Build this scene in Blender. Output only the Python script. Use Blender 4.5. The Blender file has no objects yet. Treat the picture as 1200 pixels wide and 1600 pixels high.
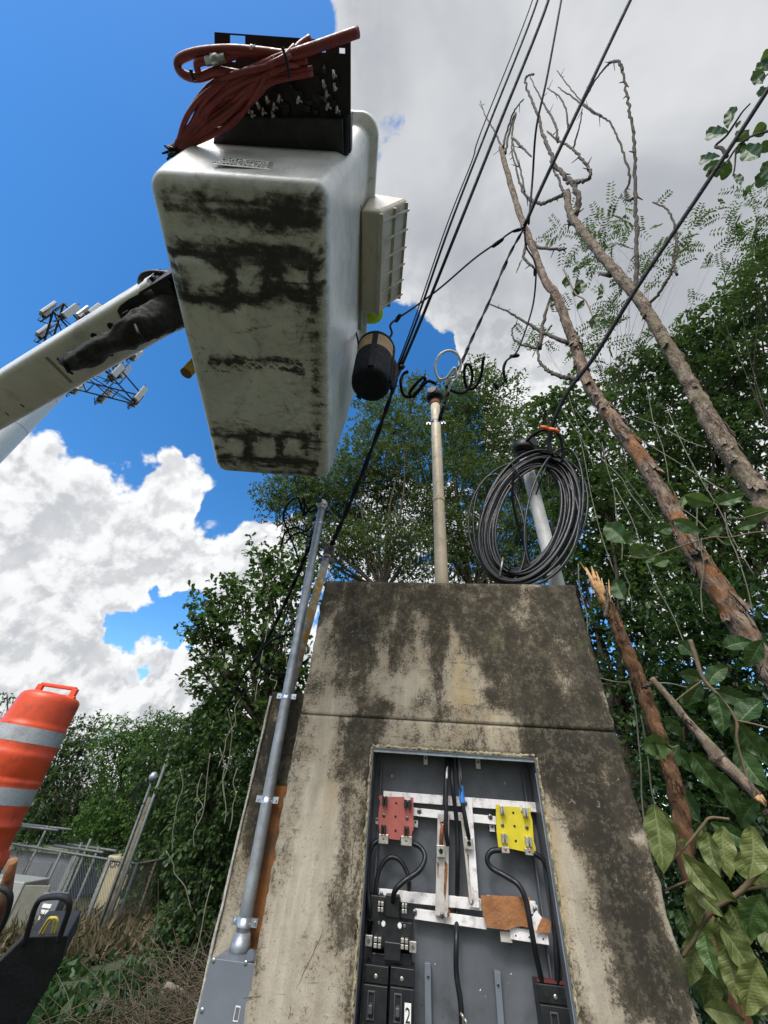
import bpy, math, random
import numpy as np
from mathutils import Vector, Matrix

SC = bpy.context.scene
COL = SC.collection
rnd = random.Random(7)
rng = np.random.default_rng(11)

# ------------------------------------------------------------------ camera
F_PX = 577.0
PITCH, ROLL = math.radians(38.6), math.radians(4.74)
CAM = Vector((0, 0, 1.2))
U = Vector((math.sin(ROLL) * math.cos(PITCH), math.cos(ROLL) * math.cos(PITCH), -math.sin(PITCH)))
XW = Vector((U[1], -U[0], 0)).normalized()
YW = U.cross(XW)
cam_d = bpy.data.cameras.new('camera')
cam = bpy.data.objects.new('camera', cam_d)
COL.objects.link(cam)
M = Matrix((XW, YW, U))          # rows: world axes in camera coordinates
cam.matrix_world = Matrix.Translation(CAM) @ M.to_4x4()
cam_d.sensor_fit = 'HORIZONTAL'
cam_d.sensor_width = 36
cam_d.lens = 36 * F_PX / 1200
cam_d.clip_start = 0.02
cam_d.clip_end = 2000
SC.camera = cam

# ------------------------------------------------------------------ light
SUN_EL, SUN_AZ = math.radians(50), math.radians(203)     # azimuth clockwise from +Y
SKY_STRENGTH = 0.12
sun_dir = Vector((math.sin(SUN_AZ) * math.cos(SUN_EL), math.cos(SUN_AZ) * math.cos(SUN_EL), math.sin(SUN_EL)))
sl = bpy.data.lights.new('sun', 'SUN')
sl.energy = 1.8
sl.angle = math.radians(14)
sl.color = (1.0, 0.95, 0.87)
so = bpy.data.objects.new('sun', sl)
so.rotation_euler = sun_dir.to_track_quat('Z', 'Y').to_euler()
so.location = (0, -5, 20)
COL.objects.link(so)
SC.view_settings.view_transform = 'Standard'
SC.view_settings.look = 'None'
SC.view_settings.exposure = 0.35
SC.view_settings.gamma = 1
SC.render.resolution_x, SC.render.resolution_y = 768, 1024
SC.render.engine = 'CYCLES'
SC.cycles.max_bounces = 8
SC.cycles.transparent_max_bounces = 16


def ray(px, py):
    d = Vector((px - 600, 800 - py, -F_PX)).normalized()
    return M @ d


def atH(px, py, dist):            # at a horizontal distance from the camera
    d = ray(px, py)
    return CAM + d * (dist / math.hypot(d.x, d.y))


def atZ(px, py, h):               # at a height above the camera
    d = ray(px, py)
    return CAM + d * (h / d.z)


def atR(px, py, r):
    return CAM + ray(px, py) * r


# ---- nodes helper
class NT:
    def __init__(s, tree):
        s.t = tree
        s.n = tree.nodes
        s.l = tree.links

    def add(s, typ, **kw):
        n = s.n.new(typ)
        for k, v in kw.items():
            setattr(n, k, v)
        return n

    def set(s, sock, v):
        if isinstance(v, (int, float)):
            sock.default_value = v
        elif isinstance(v, (tuple, list, Vector)):
            v = tuple(v)
            if sock.type == 'RGBA' and len(v) == 3:
                v = v + (1,)
            sock.default_value = v
        else:
            s.l.new(v, sock)

    def math(s, op, a, b=0.0, c=0.0, clamp=False):
        n = s.add('ShaderNodeMath', operation=op, use_clamp=clamp)
        s.set(n.inputs[0], a)
        s.set(n.inputs[1], b)
        if len(n.inputs) > 2:
            s.set(n.inputs[2], c)
        return n.outputs[0]

    def vmath(s, op, a, b=(0, 0, 0), scale=1.0):
        n = s.add('ShaderNodeVectorMath', operation=op)
        s.set(n.inputs[0], a)
        s.set(n.inputs[1], b)
        if op == 'SCALE':
            s.set(n.inputs['Scale'], scale)
        return n.outputs['Value'] if op in ('DOT_PRODUCT', 'LENGTH', 'DISTANCE') else n.outputs['Vector']

    def mapr(s, v, a, b, c=0.0, d=1.0, smooth=True):
        n = s.add('ShaderNodeMapRange', interpolation_type='SMOOTHSTEP' if smooth else 'LINEAR')
        s.set(n.inputs['Value'], v)
        s.set(n.inputs['From Min'], a)
        s.set(n.inputs['From Max'], b)
        s.set(n.inputs['To Min'], c)
        s.set(n.inputs['To Max'], d)
        return n.outputs['Result']

    def mix(s, f, a, b, mode='MIX'):
        n = s.add('ShaderNodeMix', data_type='RGBA', blend_type=mode)
        s.set(n.inputs['Factor'], f)
        s.set(n.inputs[6], a)
        s.set(n.inputs[7], b)
        return n.outputs[2]

    def noise(s, vec, scale=5, detail=4, rough=0.55, dist=0.0, dims='3D', lac=2.0):
        n = s.add('ShaderNodeTexNoise', noise_dimensions=dims)
        if vec is not None:
            s.l.new(vec, n.inputs['Vector'])
        n.inputs['Scale'].default_value = scale
        n.inputs['Detail'].default_value = detail
        n.inputs['Roughness'].default_value = rough
        n.inputs['Lacunarity'].default_value = lac
        n.inputs['Distortion'].default_value = dist
        return n.outputs['Fac']

    def coord(s, which='Object', scale=(1, 1, 1)):
        n = s.add('ShaderNodeTexCoord')
        o = n.outputs[which]
        if scale != (1, 1, 1):
            m = s.add('ShaderNodeMapping')
            m.inputs['Scale'].default_value = scale
            s.l.new(o, m.inputs['Vector'])
            o = m.outputs['Vector']
        return o

    def attr(s, name):
        n = s.add('ShaderNodeAttribute', attribute_name=name)
        return n.outputs['Fac']


# ------------------------------------------------------------------ sky (world)
w = bpy.data.worlds.new('World')
SC.world = w
w.use_nodes = True
t = NT(w.node_tree)
t.n.clear()
out = t.add('ShaderNodeOutputWorld')
bg = t.add('ShaderNodeBackground')
t.l.new(bg.outputs[0], out.inputs[0])
sky = t.add('ShaderNodeTexSky')
sky.sky_type = 'NISHITA'
sky.sun_disc = False
sky.sun_elevation = SUN_EL
sky.sun_rotation = SUN_AZ
sky.air_density = 1.0
sky.dust_density = 0.3
sky.ozone_density = 3.0
hs = t.add('ShaderNodeHueSaturation')
hs.inputs['Saturation'].default_value = 1.30
hs.inputs['Value'].default_value = 1.55
t.l.new(sky.outputs[0], hs.inputs['Color'])
gen = t.coord('Generated')

# cloud masses: (pixel direction, inner radius deg, outer radius deg, weight)
CL = [
    (150, 880, 10, 21, 1.1), (40, 900, 13, 22, 1.1), (250, 850, 7, 15, 1.05), (330, 880, 4, 12, 1), (170, 800, 3, 9, .85), (130, 1050, 13, 20, 1), (260, 1090, 8, 15, 1), (380, 900, 4, 12, .9), (220, 1100, 4, 10, 1.5), (300, 1075, 4, 9, 1.4), (140, 1070, 4, 9, 1.4),
    (-60, 1000, 12, 22, 1), (20, 705, 2, 7, .95), (60, 1150, 14, 20, 1), (280, 1200, 12, 18, 1), (440, 1100, 10, 16, 1), (-40, 740, 5, 12, .9),
    (640, 60, 7, 13, 1), (560, -20, 5, 10, .85), (860, 80, 18, 26, 1.2), (1020, 220, 20, 28, 1.2), (800, 300, 10, 19, 1.2), (720, 400, 4, 11, 1), (950, 420, 16, 24, 1.2),
    (1150, 400, 14, 24, 1.2), (760, 120, 14, 22, 1.2), (680, 480, 2, 6, .75), (800, 500, 6, 12, .9), (1200, 60, 20, 30, 1.2), (660, 260, 6, 14, 1),
    (620, 850, 6, 14, .8), (900, 650, 8, 18, .85), (1100, 800, 10, 20, .9), (470, 860, 3, 8, .75), (700, 900, 6, 12, .8), (590, 30, 3, 7, .9)]
GAP = [(215, 990, .5, 5.2, .95), (255, 990, .5, 5, .5), (165, 1020, .5, 3.5, .4), (440, 640, 6, 12, .6), (660, 560, 1.5, 4.5, .6), (380, 790, 2, 6, .45), (300, 300, 15, 24, .8), (100, 560, 8, 14, .5)]


def cloud_group():
    g = bpy.data.node_groups.new('cloud_density', 'ShaderNodeTree')
    g.interface.new_socket('Vector', in_out='INPUT', socket_type='NodeSocketVector')
    g.interface.new_socket('Density', in_out='OUTPUT', socket_type='NodeSocketFloat')
    g.interface.new_socket('Relief', in_out='OUTPUT', socket_type='NodeSocketFloat')
    q = NT(g)
    gi = q.add('NodeGroupInput')
    go = q.add('NodeGroupOutput')
    v = gi.outputs[0]
    wn = q.add('ShaderNodeTexNoise')
    q.l.new(v, wn.inputs['Vector'])
    wn.inputs['Scale'].default_value = 5
    wn.inputs['Detail'].default_value = 5
    off = q.vmath('SCALE', q.vmath('SUBTRACT', wn.outputs['Color'], (.5, .5, .5)), scale=.46)
    vw = q.vmath('NORMALIZE', q.vmath('ADD', v, off))
    acc = None
    for (px, py, ri, ro, wt) in CL:
        d = ray(px, py)
        m_ = q.mapr(q.vmath('DOT_PRODUCT', vw, tuple(d)), math.cos(math.radians(ro)), math.cos(math.radians(ri)), 0, wt)
        acc = m_ if acc is None else q.math('MAXIMUM', acc, m_)
    # the unseen half of the sky behind the camera is mostly bright cloud
    back = q.mapr(q.vmath('DOT_PRODUCT', v, (0, -.9, .25)), .1, .45, 0, .85)
    acc = q.math('MAXIMUM', acc, back)
    for (px, py, ri, ro, wt) in GAP:
        d = ray(px, py)
        m_ = q.mapr(q.vmath('DOT_PRODUCT', vw, tuple(d)), math.cos(math.radians(ro)), math.cos(math.radians(ri)), 0, wt)
        acc = q.math('SUBTRACT', acc, m_)
    n1 = q.noise(v, 7, 9, .60)
    b1 = q.math('ABSOLUTE', q.math('SUBTRACT', q.noise(q.vmath('ADD', v, q.vmath('SCALE', off, scale=.35)), 10, 5, .55), .5))
    bil = q.math('SUBTRACT', .12, q.math('MULTIPLY', b1, 2.2))
    d1 = q.math('ADD', acc, q.math('MULTIPLY', q.math('SUBTRACT', n1, .5), 1.5))
    d2 = q.math('ADD', d1, q.math('MULTIPLY', bil, .55))
    q.l.new(d2, go.inputs[0])
    q.l.new(q.math('SUBTRACT', d2, q.math('MULTIPLY', acc, .85)), go.inputs[1])
    return g


cg = cloud_group()


def dens(vec):
    n = t.add('ShaderNodeGroup')
    n.node_tree = cg
    t.l.new(vec, n.inputs[0])
    return n.outputs[0], n.outputs[1]


d0, rl0 = dens(gen)
ldir = Vector((-.45, -.35, .8)).normalized()
d1, rl1 = dens(t.vmath('NORMALIZE', t.vmath('ADD', gen, tuple(ldir * .034))))
alpha = t.mapr(d0, .46, .74)
lit = t.mapr(t.math('SUBTRACT', rl0, rl1), -.15, .15, 0, 1)
thick = t.mapr(d0, .58, 1.15, 1, 0)
shade = t.math('ADD', t.math('ADD', t.math('MULTIPLY', lit, .60), .34), t.math('MULTIPLY', thick, .35), clamp=True)
# the big overhead cloud is seen from its grey underside
under = None
for (px, py, ri, ro, wt) in [(850, 150, 14, 30, .86), (1080, 130, 16, 32, .86), (1100, 330, 6, 16, .5), (800, 380, 6, 14, .7), (700, 200, 6, 12, .6)]:
    d = ray(px, py)
    m_ = t.mapr(t.vmath('DOT_PRODUCT', gen, tuple(d)), math.cos(math.radians(ro)), math.cos(math.radians(ri)), 0, wt)
    under = m_ if under is None else t.math('MAXIMUM', under, m_)
soft = t.mapr(t.noise(gen, 2.8, 4, .5, .5), .3, .7, .10, .58)
shade2 = t.mix(t.math('MULTIPLY', under, 1.12, clamp=True), shade, soft)
ccol = t.mix(shade2, (.30, .32, .355), (.78, .785, .79))
# glow added to unseen cloud round the sun, to lift light on front faces
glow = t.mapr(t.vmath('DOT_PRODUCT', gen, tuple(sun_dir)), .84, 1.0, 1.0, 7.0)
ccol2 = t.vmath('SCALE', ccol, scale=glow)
sc_sky = t.vmath('SCALE', hs.outputs[0], scale=SKY_STRENGTH)
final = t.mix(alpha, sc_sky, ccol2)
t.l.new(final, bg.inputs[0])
bg.inputs[1].default_value = 1.0


# ------------------------------------------------------------------ object helpers
ROOTM = {}


def thing(name, label, cat, loc=(0, 0, 0), rotz=0.0, group=None, kind=None):
    o = bpy.data.objects.new(name, None)
    COL.objects.link(o)
    o.empty_display_size = .1
    o.location = loc
    o.rotation_euler = (0, 0, rotz)
    ROOTM[o.name] = (Matrix.Translation(Vector(loc)) @ Matrix.Rotation(rotz, 4, 'Z')).inverted()
    o['label'] = label
    o['category'] = cat
    if group:
        o['group'] = group
    if kind:
        o['kind'] = kind
    return o


def tag(o, label, cat, group=None, kind=None):
    o['label'] = label
    o['category'] = cat
    if group:
        o['group'] = group
    if kind:
        o['kind'] = kind
    return o


def nrm(v):
    v = Vector(v)
    return v.normalized() if v.length > 1e-9 else Vector((0, 0, 1))


def spline(pts, sub=6, closed=False):
    P = [Vector(p) for p in pts]
    n = len(P)
    if n < 3:
        return P
    res = []
    rngi = range(n) if closed else range(n - 1)
    for i in rngi:
        p0 = P[(i - 1) % n] if (closed or i > 0) else P[0] * 2 - P[1]
        p1 = P[i]
        p2 = P[(i + 1) % n]
        p3 = P[(i + 2) % n] if (closed or i < n - 2) else P[-1] * 2 - P[-2]
        for k in range(sub):
            a = k / sub
            res.append(0.5 * ((2 * p1) + (p2 - p0) * a + (2 * p0 - 5 * p1 + 4 * p2 - p3) * a * a + (3 * p1 - p0 - 3 * p2 + p3) * a ** 3))
    if not closed:
        res.append(P[-1])
    return res


class MB:
    def __init__(s):
        s.v = []
        s.f = []
        s.sm = []
        s.mi = []
        s.cur = 0

    def _f(s, idx, smooth=False):
        s.f.append(tuple(idx))
        s.sm.append(smooth)
        s.mi.append(s.cur)

    def box(s, c, size, ax=None):
        c = Vector(c)
        ax = ax or (Vector((1, 0, 0)), Vector((0, 1, 0)), Vector((0, 0, 1)))
        a, b, d = [Vector(ax[i]) * size[i] / 2 for i in range(3)]
        o = len(s.v)
        for k in range(8):
            s.v.append(c + a * (1 if k & 1 else -1) + b * (1 if k & 2 else -1) + d * (1 if k & 4 else -1))
        flip = a.cross(b).dot(d) < 0
        for q in ((0, 2, 3, 1), (4, 5, 7, 6), (0, 1, 5, 4), (2, 6, 7, 3), (0, 4, 6, 2), (1, 3, 7, 5)):
            q = [o + i for i in q]
            s._f(q[::-1] if flip else q)
        return s

    def hexa(s, pts):                       # 8 free corners, ordering as in box
        o = len(s.v)
        s.v += [Vector(p) for p in pts]
        for q in ((0, 2, 3, 1), (4, 5, 7, 6), (0, 1, 5, 4), (2, 6, 7, 3), (0, 4, 6, 2), (1, 3, 7, 5)):
            s._f([o + i for i in q])
        return s

    def tube(s, pts, r, n=8, cap=True, closed=False, flat=None, jitter=0, up=None):
        P = [Vector(p) for p in pts]
        m = len(P)
        R_ = r if isinstance(r, (list, tuple)) else [r] * m
        if len(R_) != m:
            R_ = [R_[0] + (R_[-1] - R_[0]) * i / (m - 1) for i in range(m)] if len(R_) == 2 else list(np.interp(np.linspace(0, len(R_) - 1, m), range(len(R_)), R_))
        T = []
        for i in range(m):
            a = P[(i - 1) % m] if (closed or i > 0) else P[i]
            b = P[(i + 1) % m] if (closed or i < m - 1) else P[i]
            T.append(nrm(b - a))
        ref = Vector(up) if up else (Vector((0, 0, 1)) if abs(T[0].z) < .9 else Vector((1, 0, 0)))
        nx = nrm(ref - T[0] * ref.dot(T[0]))
        o = len(s.v)
        for i in range(m):
            nx = nrm(nx - T[i] * nx.dot(T[i]))
            ny = T[i].cross(nx)
            for k in range(n):
                a = 2 * math.pi * k / n
                rr = R_[i] * (1 + (rnd.uniform(-jitter, jitter) if jitter else 0))
                fx, fy = (flat if flat else (1, 1))
                s.v.append(P[i] + nx * math.cos(a) * rr * fx + ny * math.sin(a) * rr * fy)
        for i in range(m if closed else m - 1):
            j = (i + 1) % m
            for k in range(n):
                k2 = (k + 1) % n
                s._f((o + i * n + k, o + i * n + k2, o + j * n + k2, o + j * n + k), True)
        if cap and not closed:
            s._f([o + k for k in range(n)][::-1])
            s._f([o + (m - 1) * n + k for k in range(n)])
        return s

    def cyl(s, a, b, r0, r1=None, n=16, cap=True):
        return s.tube([a, b], [r0, r0 if r1 is None else r1], n, cap)

    def lathe(s, c, prof, ax=None, n=24, cap=True):        # prof: (radius, height)
        c = Vector(c)
        ax = ax or (Vector((1, 0, 0)), Vector((0, 1, 0)), Vector((0, 0, 1)))
        o = len(s.v)
        for (r, h) in prof:
            for k in range(n):
                a = 2 * math.pi * k / n
                s.v.append(c + Vector(ax[0]) * r * math.cos(a) + Vector(ax[1]) * r * math.sin(a) + Vector(ax[2]) * h)
        for i in range(len(prof) - 1):
            for k in range(n):
                k2 = (k + 1) % n
                s._f((o + i * n + k, o + i * n + k2, o + (i + 1) * n + k2, o + (i + 1) * n + k), True)
        if cap:
            s._f([o + k for k in range(n)][::-1])
            s._f([o + (len(prof) - 1) * n + k for k in range(n)])
        return s

    def prism(s, pts, d):                    # planar outline extruded by vector d
        P = [Vector(p) for p in pts]
        d = Vector(d)
        o = len(s.v)
        n = len(P)
        s.v += P + [p + d for p in P]
        nn = Vector((0, 0, 0))
        for i in range(n):
            nn += P[i].cross(P[(i + 1) % n])
        inv = nn.dot(d) > 0
        a = list(range(o, o + n))
        b = list(range(o + n, o + 2 * n))
        s._f(a[::-1] if inv else a)
        s._f(b if inv else b[::-1])
        for i in range(n):
            j = (i + 1) % n
            q = (a[i], a[j], b[j], b[i])
            s._f(q if inv else q[::-1])
        return s

    def build(s, name, mat, parent=None, bevel=0, seg=2, subsurf=0, weld=False):
        me = bpy.data.meshes.new(name)
        root = parent
        while root is not None and root.parent is not None:
            root = root.parent
        mats = mat if isinstance(mat, (list, tuple)) else [mat]
        vs = s.v
        if root is not None and root.name in ROOTM:
            mi = ROOTM[root.name]
            vs = [mi @ v for v in vs]
        loc = None
        if parent is None:
            # own origin at the base centre
            a = np.array([tuple(v) for v in vs])
            loc = Vector(((a[:, 0].min() + a[:, 0].max()) / 2, (a[:, 1].min() + a[:, 1].max()) / 2, a[:, 2].min()))
            vs = [v - loc for v in vs]
        me.from_pydata([tuple(v) for v in vs], [], s.f)
        me.polygons.foreach_set('use_smooth', s.sm)
        for m_ in mats:
            me.materials.append(m_)
        if len(mats) > 1:
            me.polygons.foreach_set('material_index', s.mi)
        me.update()
        o = bpy.data.objects.new(name, me)
        COL.objects.link(o)
        if parent is not None:
            o.parent = parent
            if parent.parent is None and False:
                pass
        else:
            o.location = loc
        if bevel:
            b = o.modifiers.new('bevel', 'BEVEL')
            b.width = bevel
            b.segments = seg
            b.limit_method = 'ANGLE'
            b.angle_limit = math.radians(40)
        if subsurf:
            b = o.modifiers.new('sub', 'SUBSURF')
            b.levels = b.render_levels = subsurf
        return o


def npmesh(name, V, Fq, mat, parent=None, attrs=None, smooth=False):
    """fast mesh from numpy quads / tris"""
    V = np.asarray(V, dtype=np.float64)
    root = parent
    loc = None
    while root is not None and root.parent is not None:
        root = root.parent
    if root is not None and root.name in ROOTM:
        m4 = np.array(ROOTM[root.name])
        V = V @ m4[:3, :3].T + m4[:3, 3]
    elif parent is None:
        loc = np.array([(V[:, 0].min() + V[:, 0].max()) / 2, (V[:, 1].min() + V[:, 1].max()) / 2, V[:, 2].min()])
        V = V - loc
    me = bpy.data.meshes.new(name)
    k = Fq.shape[1]
    me.vertices.add(len(V))
    me.vertices.foreach_set('co', V.astype(np.float32).ravel())
    me.loops.add(Fq.size)
    me.loops.foreach_set('vertex_index', Fq.astype(np.int32).ravel())
    me.polygons.add(len(Fq))
    me.polygons.foreach_set('loop_start', np.arange(0, Fq.size, k, dtype=np.int32))
    me.polygons.foreach_set('loop_total', np.full(len(Fq), k, dtype=np.int32))
    if smooth:
        me.polygons.foreach_set('use_smooth', np.ones(len(Fq), dtype=bool))
    me.materials.append(mat)
    me.update(calc_edges=True)
    if attrs:
        for an, (dom, arr) in attrs.items():
            a = me.attributes.new(an, 'FLOAT', dom)
            a.data.foreach_set('value', np.asarray(arr, dtype=np.float32).ravel())
    o = bpy.data.objects.new(name, me)
    COL.objects.link(o)
    if parent is not None:
        o.parent = parent
    elif loc is not None:
        o.location = loc
    return o


# value noise in numpy (2D) for wear maps and relief
def vnoise(x, y, seed=0):
    xi = np.floor(x).astype(np.int64)
    yi = np.floor(y).astype(np.int64)
    fx = x - xi
    fy = y - yi
    fx = fx * fx * (3 - 2 * fx)
    fy = fy * fy * (3 - 2 * fy)

    def h(a, b):
        n = (a * 374761393 + b * 668265263 + seed * 1442695041) & 0xffffffff
        n = ((n ^ (n >> 13)) * 1274126177) & 0xffffffff
        return ((n ^ (n >> 16)) & 0xffff) / 65535.0
    return (h(xi, yi) * (1 - fx) + h(xi + 1, yi) * fx) * (1 - fy) + (h(xi, yi + 1) * (1 - fx) + h(xi + 1, yi + 1) * fx) * fy


def fbm(x, y, seed=0, oct=4):
    s = 0
    a = .5
    tot = 0
    for i in range(oct):
        s = s + a * vnoise(x * 2 ** i, y * 2 ** i, seed + i)
        tot += a
        a *= .5
    return s / tot


# ------------------------------------------------------------------ materials
def mat(name, col, rough=.6, metal=0.0, var=.12, scale=12, bump=0.0, bscale=60, dirt=None, dscale=4, damt=.5, spec=.5, sss=0):
    m = bpy.data.materials.new(name)
    m.use_nodes = True
    q = NT(m.node_tree)
    b = q.n['Principled BSDF']
    oc = q.coord('Object')
    n = q.noise(oc, scale, 5, .6)
    hi = tuple(min(1, c * (1 + var)) for c in col)
    lo = tuple(c * (1 - var) for c in col)
    c = q.mix(q.mapr(n, .3, .7), lo, hi)
    if dirt:
        dn = q.noise(oc, dscale, 7, .65)
        c = q.mix(q.math('MULTIPLY', q.mapr(dn, .48, .72), damt), c, dirt)
    q.l.new(c, b.inputs['Base Color'])
    rn = q.mapr(q.noise(oc, scale * 2.3, 4, .6), .3, .7, max(0, rough - .1), min(1, rough + .1))
    q.l.new(rn, b.inputs['Roughness'])
    b.inputs['Metallic'].default_value = metal
    b.inputs['Specular IOR Level'].default_value = spec
    if bump:
        bp = q.add('ShaderNodeBump')
        bp.inputs['Strength'].default_value = bump
        bp.inputs['Distance'].default_value = .01
        q.l.new(q.noise(oc, bscale, 6, .6), bp.inputs['Height'])
        q.l.new(bp.outputs[0], b.inputs['Normal'])
    return m


def leafmat(name, lo, hi, trans=.35, rough=.45, third=None):
    m = bpy.data.materials.new(name)
    m.use_nodes = True
    q = NT(m.node_tree)
    b = q.n['Principled BSDF']
    o = q.n['Material Output']
    tn = q.attr('tone')
    c = q.mix(tn, lo, hi)
    if third:
        c = q.mix(q.mapr(tn, .93, .97), c, third)
    q.l.new(c, b.inputs['Base Color'])
    b.inputs['Roughness'].default_value = rough
    b.inputs['Specular IOR Level'].default_value = .35
    tr = q.add('ShaderNodeBsdfTranslucent')
    cc = q.mix(.5, c, (.12, .22, .03))
    q.l.new(cc, tr.inputs['Color'])
    mx = q.add('ShaderNodeMixShader')
    mx.inputs[0].default_value = trans
    q.l.new(b.outputs[0], mx.inputs[1])
    q.l.new(tr.outputs[0], mx.inputs[2])
    q.l.new(mx.outputs[0], o.inputs[0])
    return m


M_black_cable = mat('black_cable', (.009, .010, .013), .42, var=.3, scale=40, spec=.4)
M_wire = mat('wire_dark', (.008, .009, .012), .7, var=.3, scale=20, spec=.15)
M_white_cable = mat('white_cable', (.62, .62, .58), .45)
M_galv = mat('galvanised_conduit', (.33, .36, .39), .45, .55, var=.22, scale=14, dirt=(.16, .17, .17), dscale=9, damt=.5, bump=.15, bscale=90)
M_zinc = mat('zinc_clamp', (.55, .6, .66), .3, .85, var=.2, scale=50)
M_beige = mat('beige_pvc', (.50, .42, .30), .5, var=.12, scale=9, dirt=(.30, .22, .12), dscale=16, damt=.55, bump=.08)
M_palepipe = mat('pale_pipe', (.52, .53, .51), .5, var=.1, scale=6, dirt=(.25, .24, .21), dscale=12, damt=.6, bump=.1)
M_black_plastic = mat('black_plastic', (.009, .009, .010), .45, var=.3, scale=30, spec=.3)
M_dark_steel = mat('black_painted_steel', (.010, .011, .014), .5, .1, var=.4, scale=18, dirt=(.05, .05, .05), dscale=14, damt=.4)
M_fitting = mat('steel_fitting', (.38, .38, .36), .35, .8, var=.35, scale=60)
M_hose = mat('red_hose', (.22, .028, .026), .5, var=.22, scale=22, dirt=(.10, .03, .028), dscale=10, damt=.5)
M_white_paint = mat('white_gelcoat', (.66, .66, .63), .22, var=.05, scale=5, dirt=(.34, .33, .30), dscale=7, damt=.35, spec=.6)
M_boom = mat('boom_paint', (.72, .71, .68), .4, var=.08, scale=5, dirt=(.24, .22, .19), dscale=6, damt=.5, bump=.05)
M_canvas = mat('dark_canvas', (.022, .023, .020), .9, var=.35, scale=30, bump=.6, bscale=45)
M_tan = mat('tan_canvas', (.42, .30, .17), .85, var=.15, scale=25, bump=.4, bscale=200)
M_black_vinyl = mat('black_vinyl', (.010, .012, .018), .7, var=.3, scale=20, bump=.2, bscale=80, spec=.2)
M_translucent = mat('translucent_plastic', (.50, .46, .38), .4, var=.12, scale=6, dirt=(.22, .17, .12), dscale=6, damt=.8)
M_yellow_tube = mat('yellow_fibreglass', (.60, .38, .04), .35)
M_hivis = mat('hi_vis_cloth', (.55, .80, .03), .8, var=.1, scale=20, bump=.5, bscale=30)
M_skin = mat('skin', (.35, .2, .13), .55)
M_jeans = mat('dark_trousers', (.04, .05, .08), .9)
M_helmet = mat('helmet', (.75, .75, .72), .25)
M_orange_tape = mat('orange_tape', (.75, .12, .03), .5)
M_panel = mat('panel_grey_paint', (.105, .115, .130), .5, var=.16, scale=7, dirt=(.045, .047, .05), dscale=6, damt=.8, bump=.05)
M_panel_edge = mat('panel_edge_metal', (.27, .31, .34), .45, .4, var=.2, scale=20, dirt=(.12, .12, .11), dscale=12)
M_alu = mat('aluminium_bar', (.82, .80, .80), .5, .1, var=.06, scale=30, dirt=(.30, .24, .19), dscale=38, damt=.75)
M_alu_dirty = mat('stained_aluminium', (.52, .50, .47), .5, .3, var=.15, scale=20, dirt=(.20, .085, .03), dscale=14, damt=1.0)
M_red_ins = mat('red_insulator', (.38, .10, .082), .55, var=.10, scale=50, dirt=(.25, .05, .045), dscale=20, damt=.4)
M_yellow_ins = mat('yellow_insulator', (.60, .50, .02), .5, var=.06, scale=40, dirt=(.34, .25, .02), dscale=18, damt=.35)
M_copper = mat('copper', (.50, .17, .09), .4, .7, var=.25, scale=40)
M_tin = mat('tinned_lug', (.50, .49, .45), .35, .7, var=.25, scale=60, dirt=(.2, .15, .1), dscale=40, damt=.5)
M_dark_hole = mat('dark_hole', (.008, .008, .008), .9)
M_screw = mat('screw_steel', (.22, .22, .24), .35, .8, var=.3, scale=60)
M_breaker = mat('breaker_bakelite', (.010, .011, .013), .42, var=.25, scale=20)
M_toggle = mat('breaker_toggle', (.06, .065, .07), .35)
M_blue_tape = mat('blue_tape', (.02, .16, .50), .45)
M_cardboard = mat('brown_fibre_sheet', (.30, .13, .05), .8, var=.25, scale=16, dirt=(.16, .06, .025), dscale=10, damt=.7, bump=.6, bscale=50)
M_label_white = mat('label_white', (.75, .75, .73), .5, var=.04)
M_ink = mat('ink_black', (.015, .015, .015), .5)
M_box_grey = mat('junction_box_grey', (.17, .19, .225), .42, .2, var=.06, scale=10)
M_orange = mat('drum_orange', (.66, .075, .022), .42, var=.10, scale=5, dirt=(.30, .05, .025), dscale=9, damt=.75, bump=.12, bscale=30)
M_band = mat('reflective_band', (.40, .43, .46), .4, .2, var=.14, scale=90, dirt=(.20, .20, .20), dscale=7, damt=.7)
M_rubber = mat('black_rubber', (.014, .015, .018), .7, var=.3, scale=14, bump=.15)
M_rust = mat('rusted_steel', (.26, .11, .045), .85, var=.35, scale=20, dirt=(.5, .46, .38), dscale=8, damt=.8, bump=.4)
M_fence = mat('fence_galvanised', (.11, .12, .12), .6, .3, var=.15)
M_cab = mat('cabinet_grey', (.15, .16, .18), .5, var=.08, dirt=(.12, .12, .12), dscale=3, damt=.5)
M_cab_white = mat('cabinet_white', (.26, .27, .255), .5, var=.06, dirt=(.25, .25, .22), dscale=4, damt=.5)
M_gen = mat('generator_beige', (.38, .33, .21), .5, var=.06)
M_wood_post = mat('weathered_post', (.13, .12, .09), .85, var=.3, scale=12, dirt=(.05, .06, .03), dscale=5, bump=.4)
M_yellow_rope = mat('yellow_rope', (.62, .52, .10), .7)
M_mast = mat('tower_grey_paint', (.42, .46, .48), .5, .1, var=.08)
M_antenna = mat('antenna_shell', (.42, .43, .44), .45, var=.05)
M_tower_steel = mat('tower_dark_steel', (.05, .055, .065), .6, .3)


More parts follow.
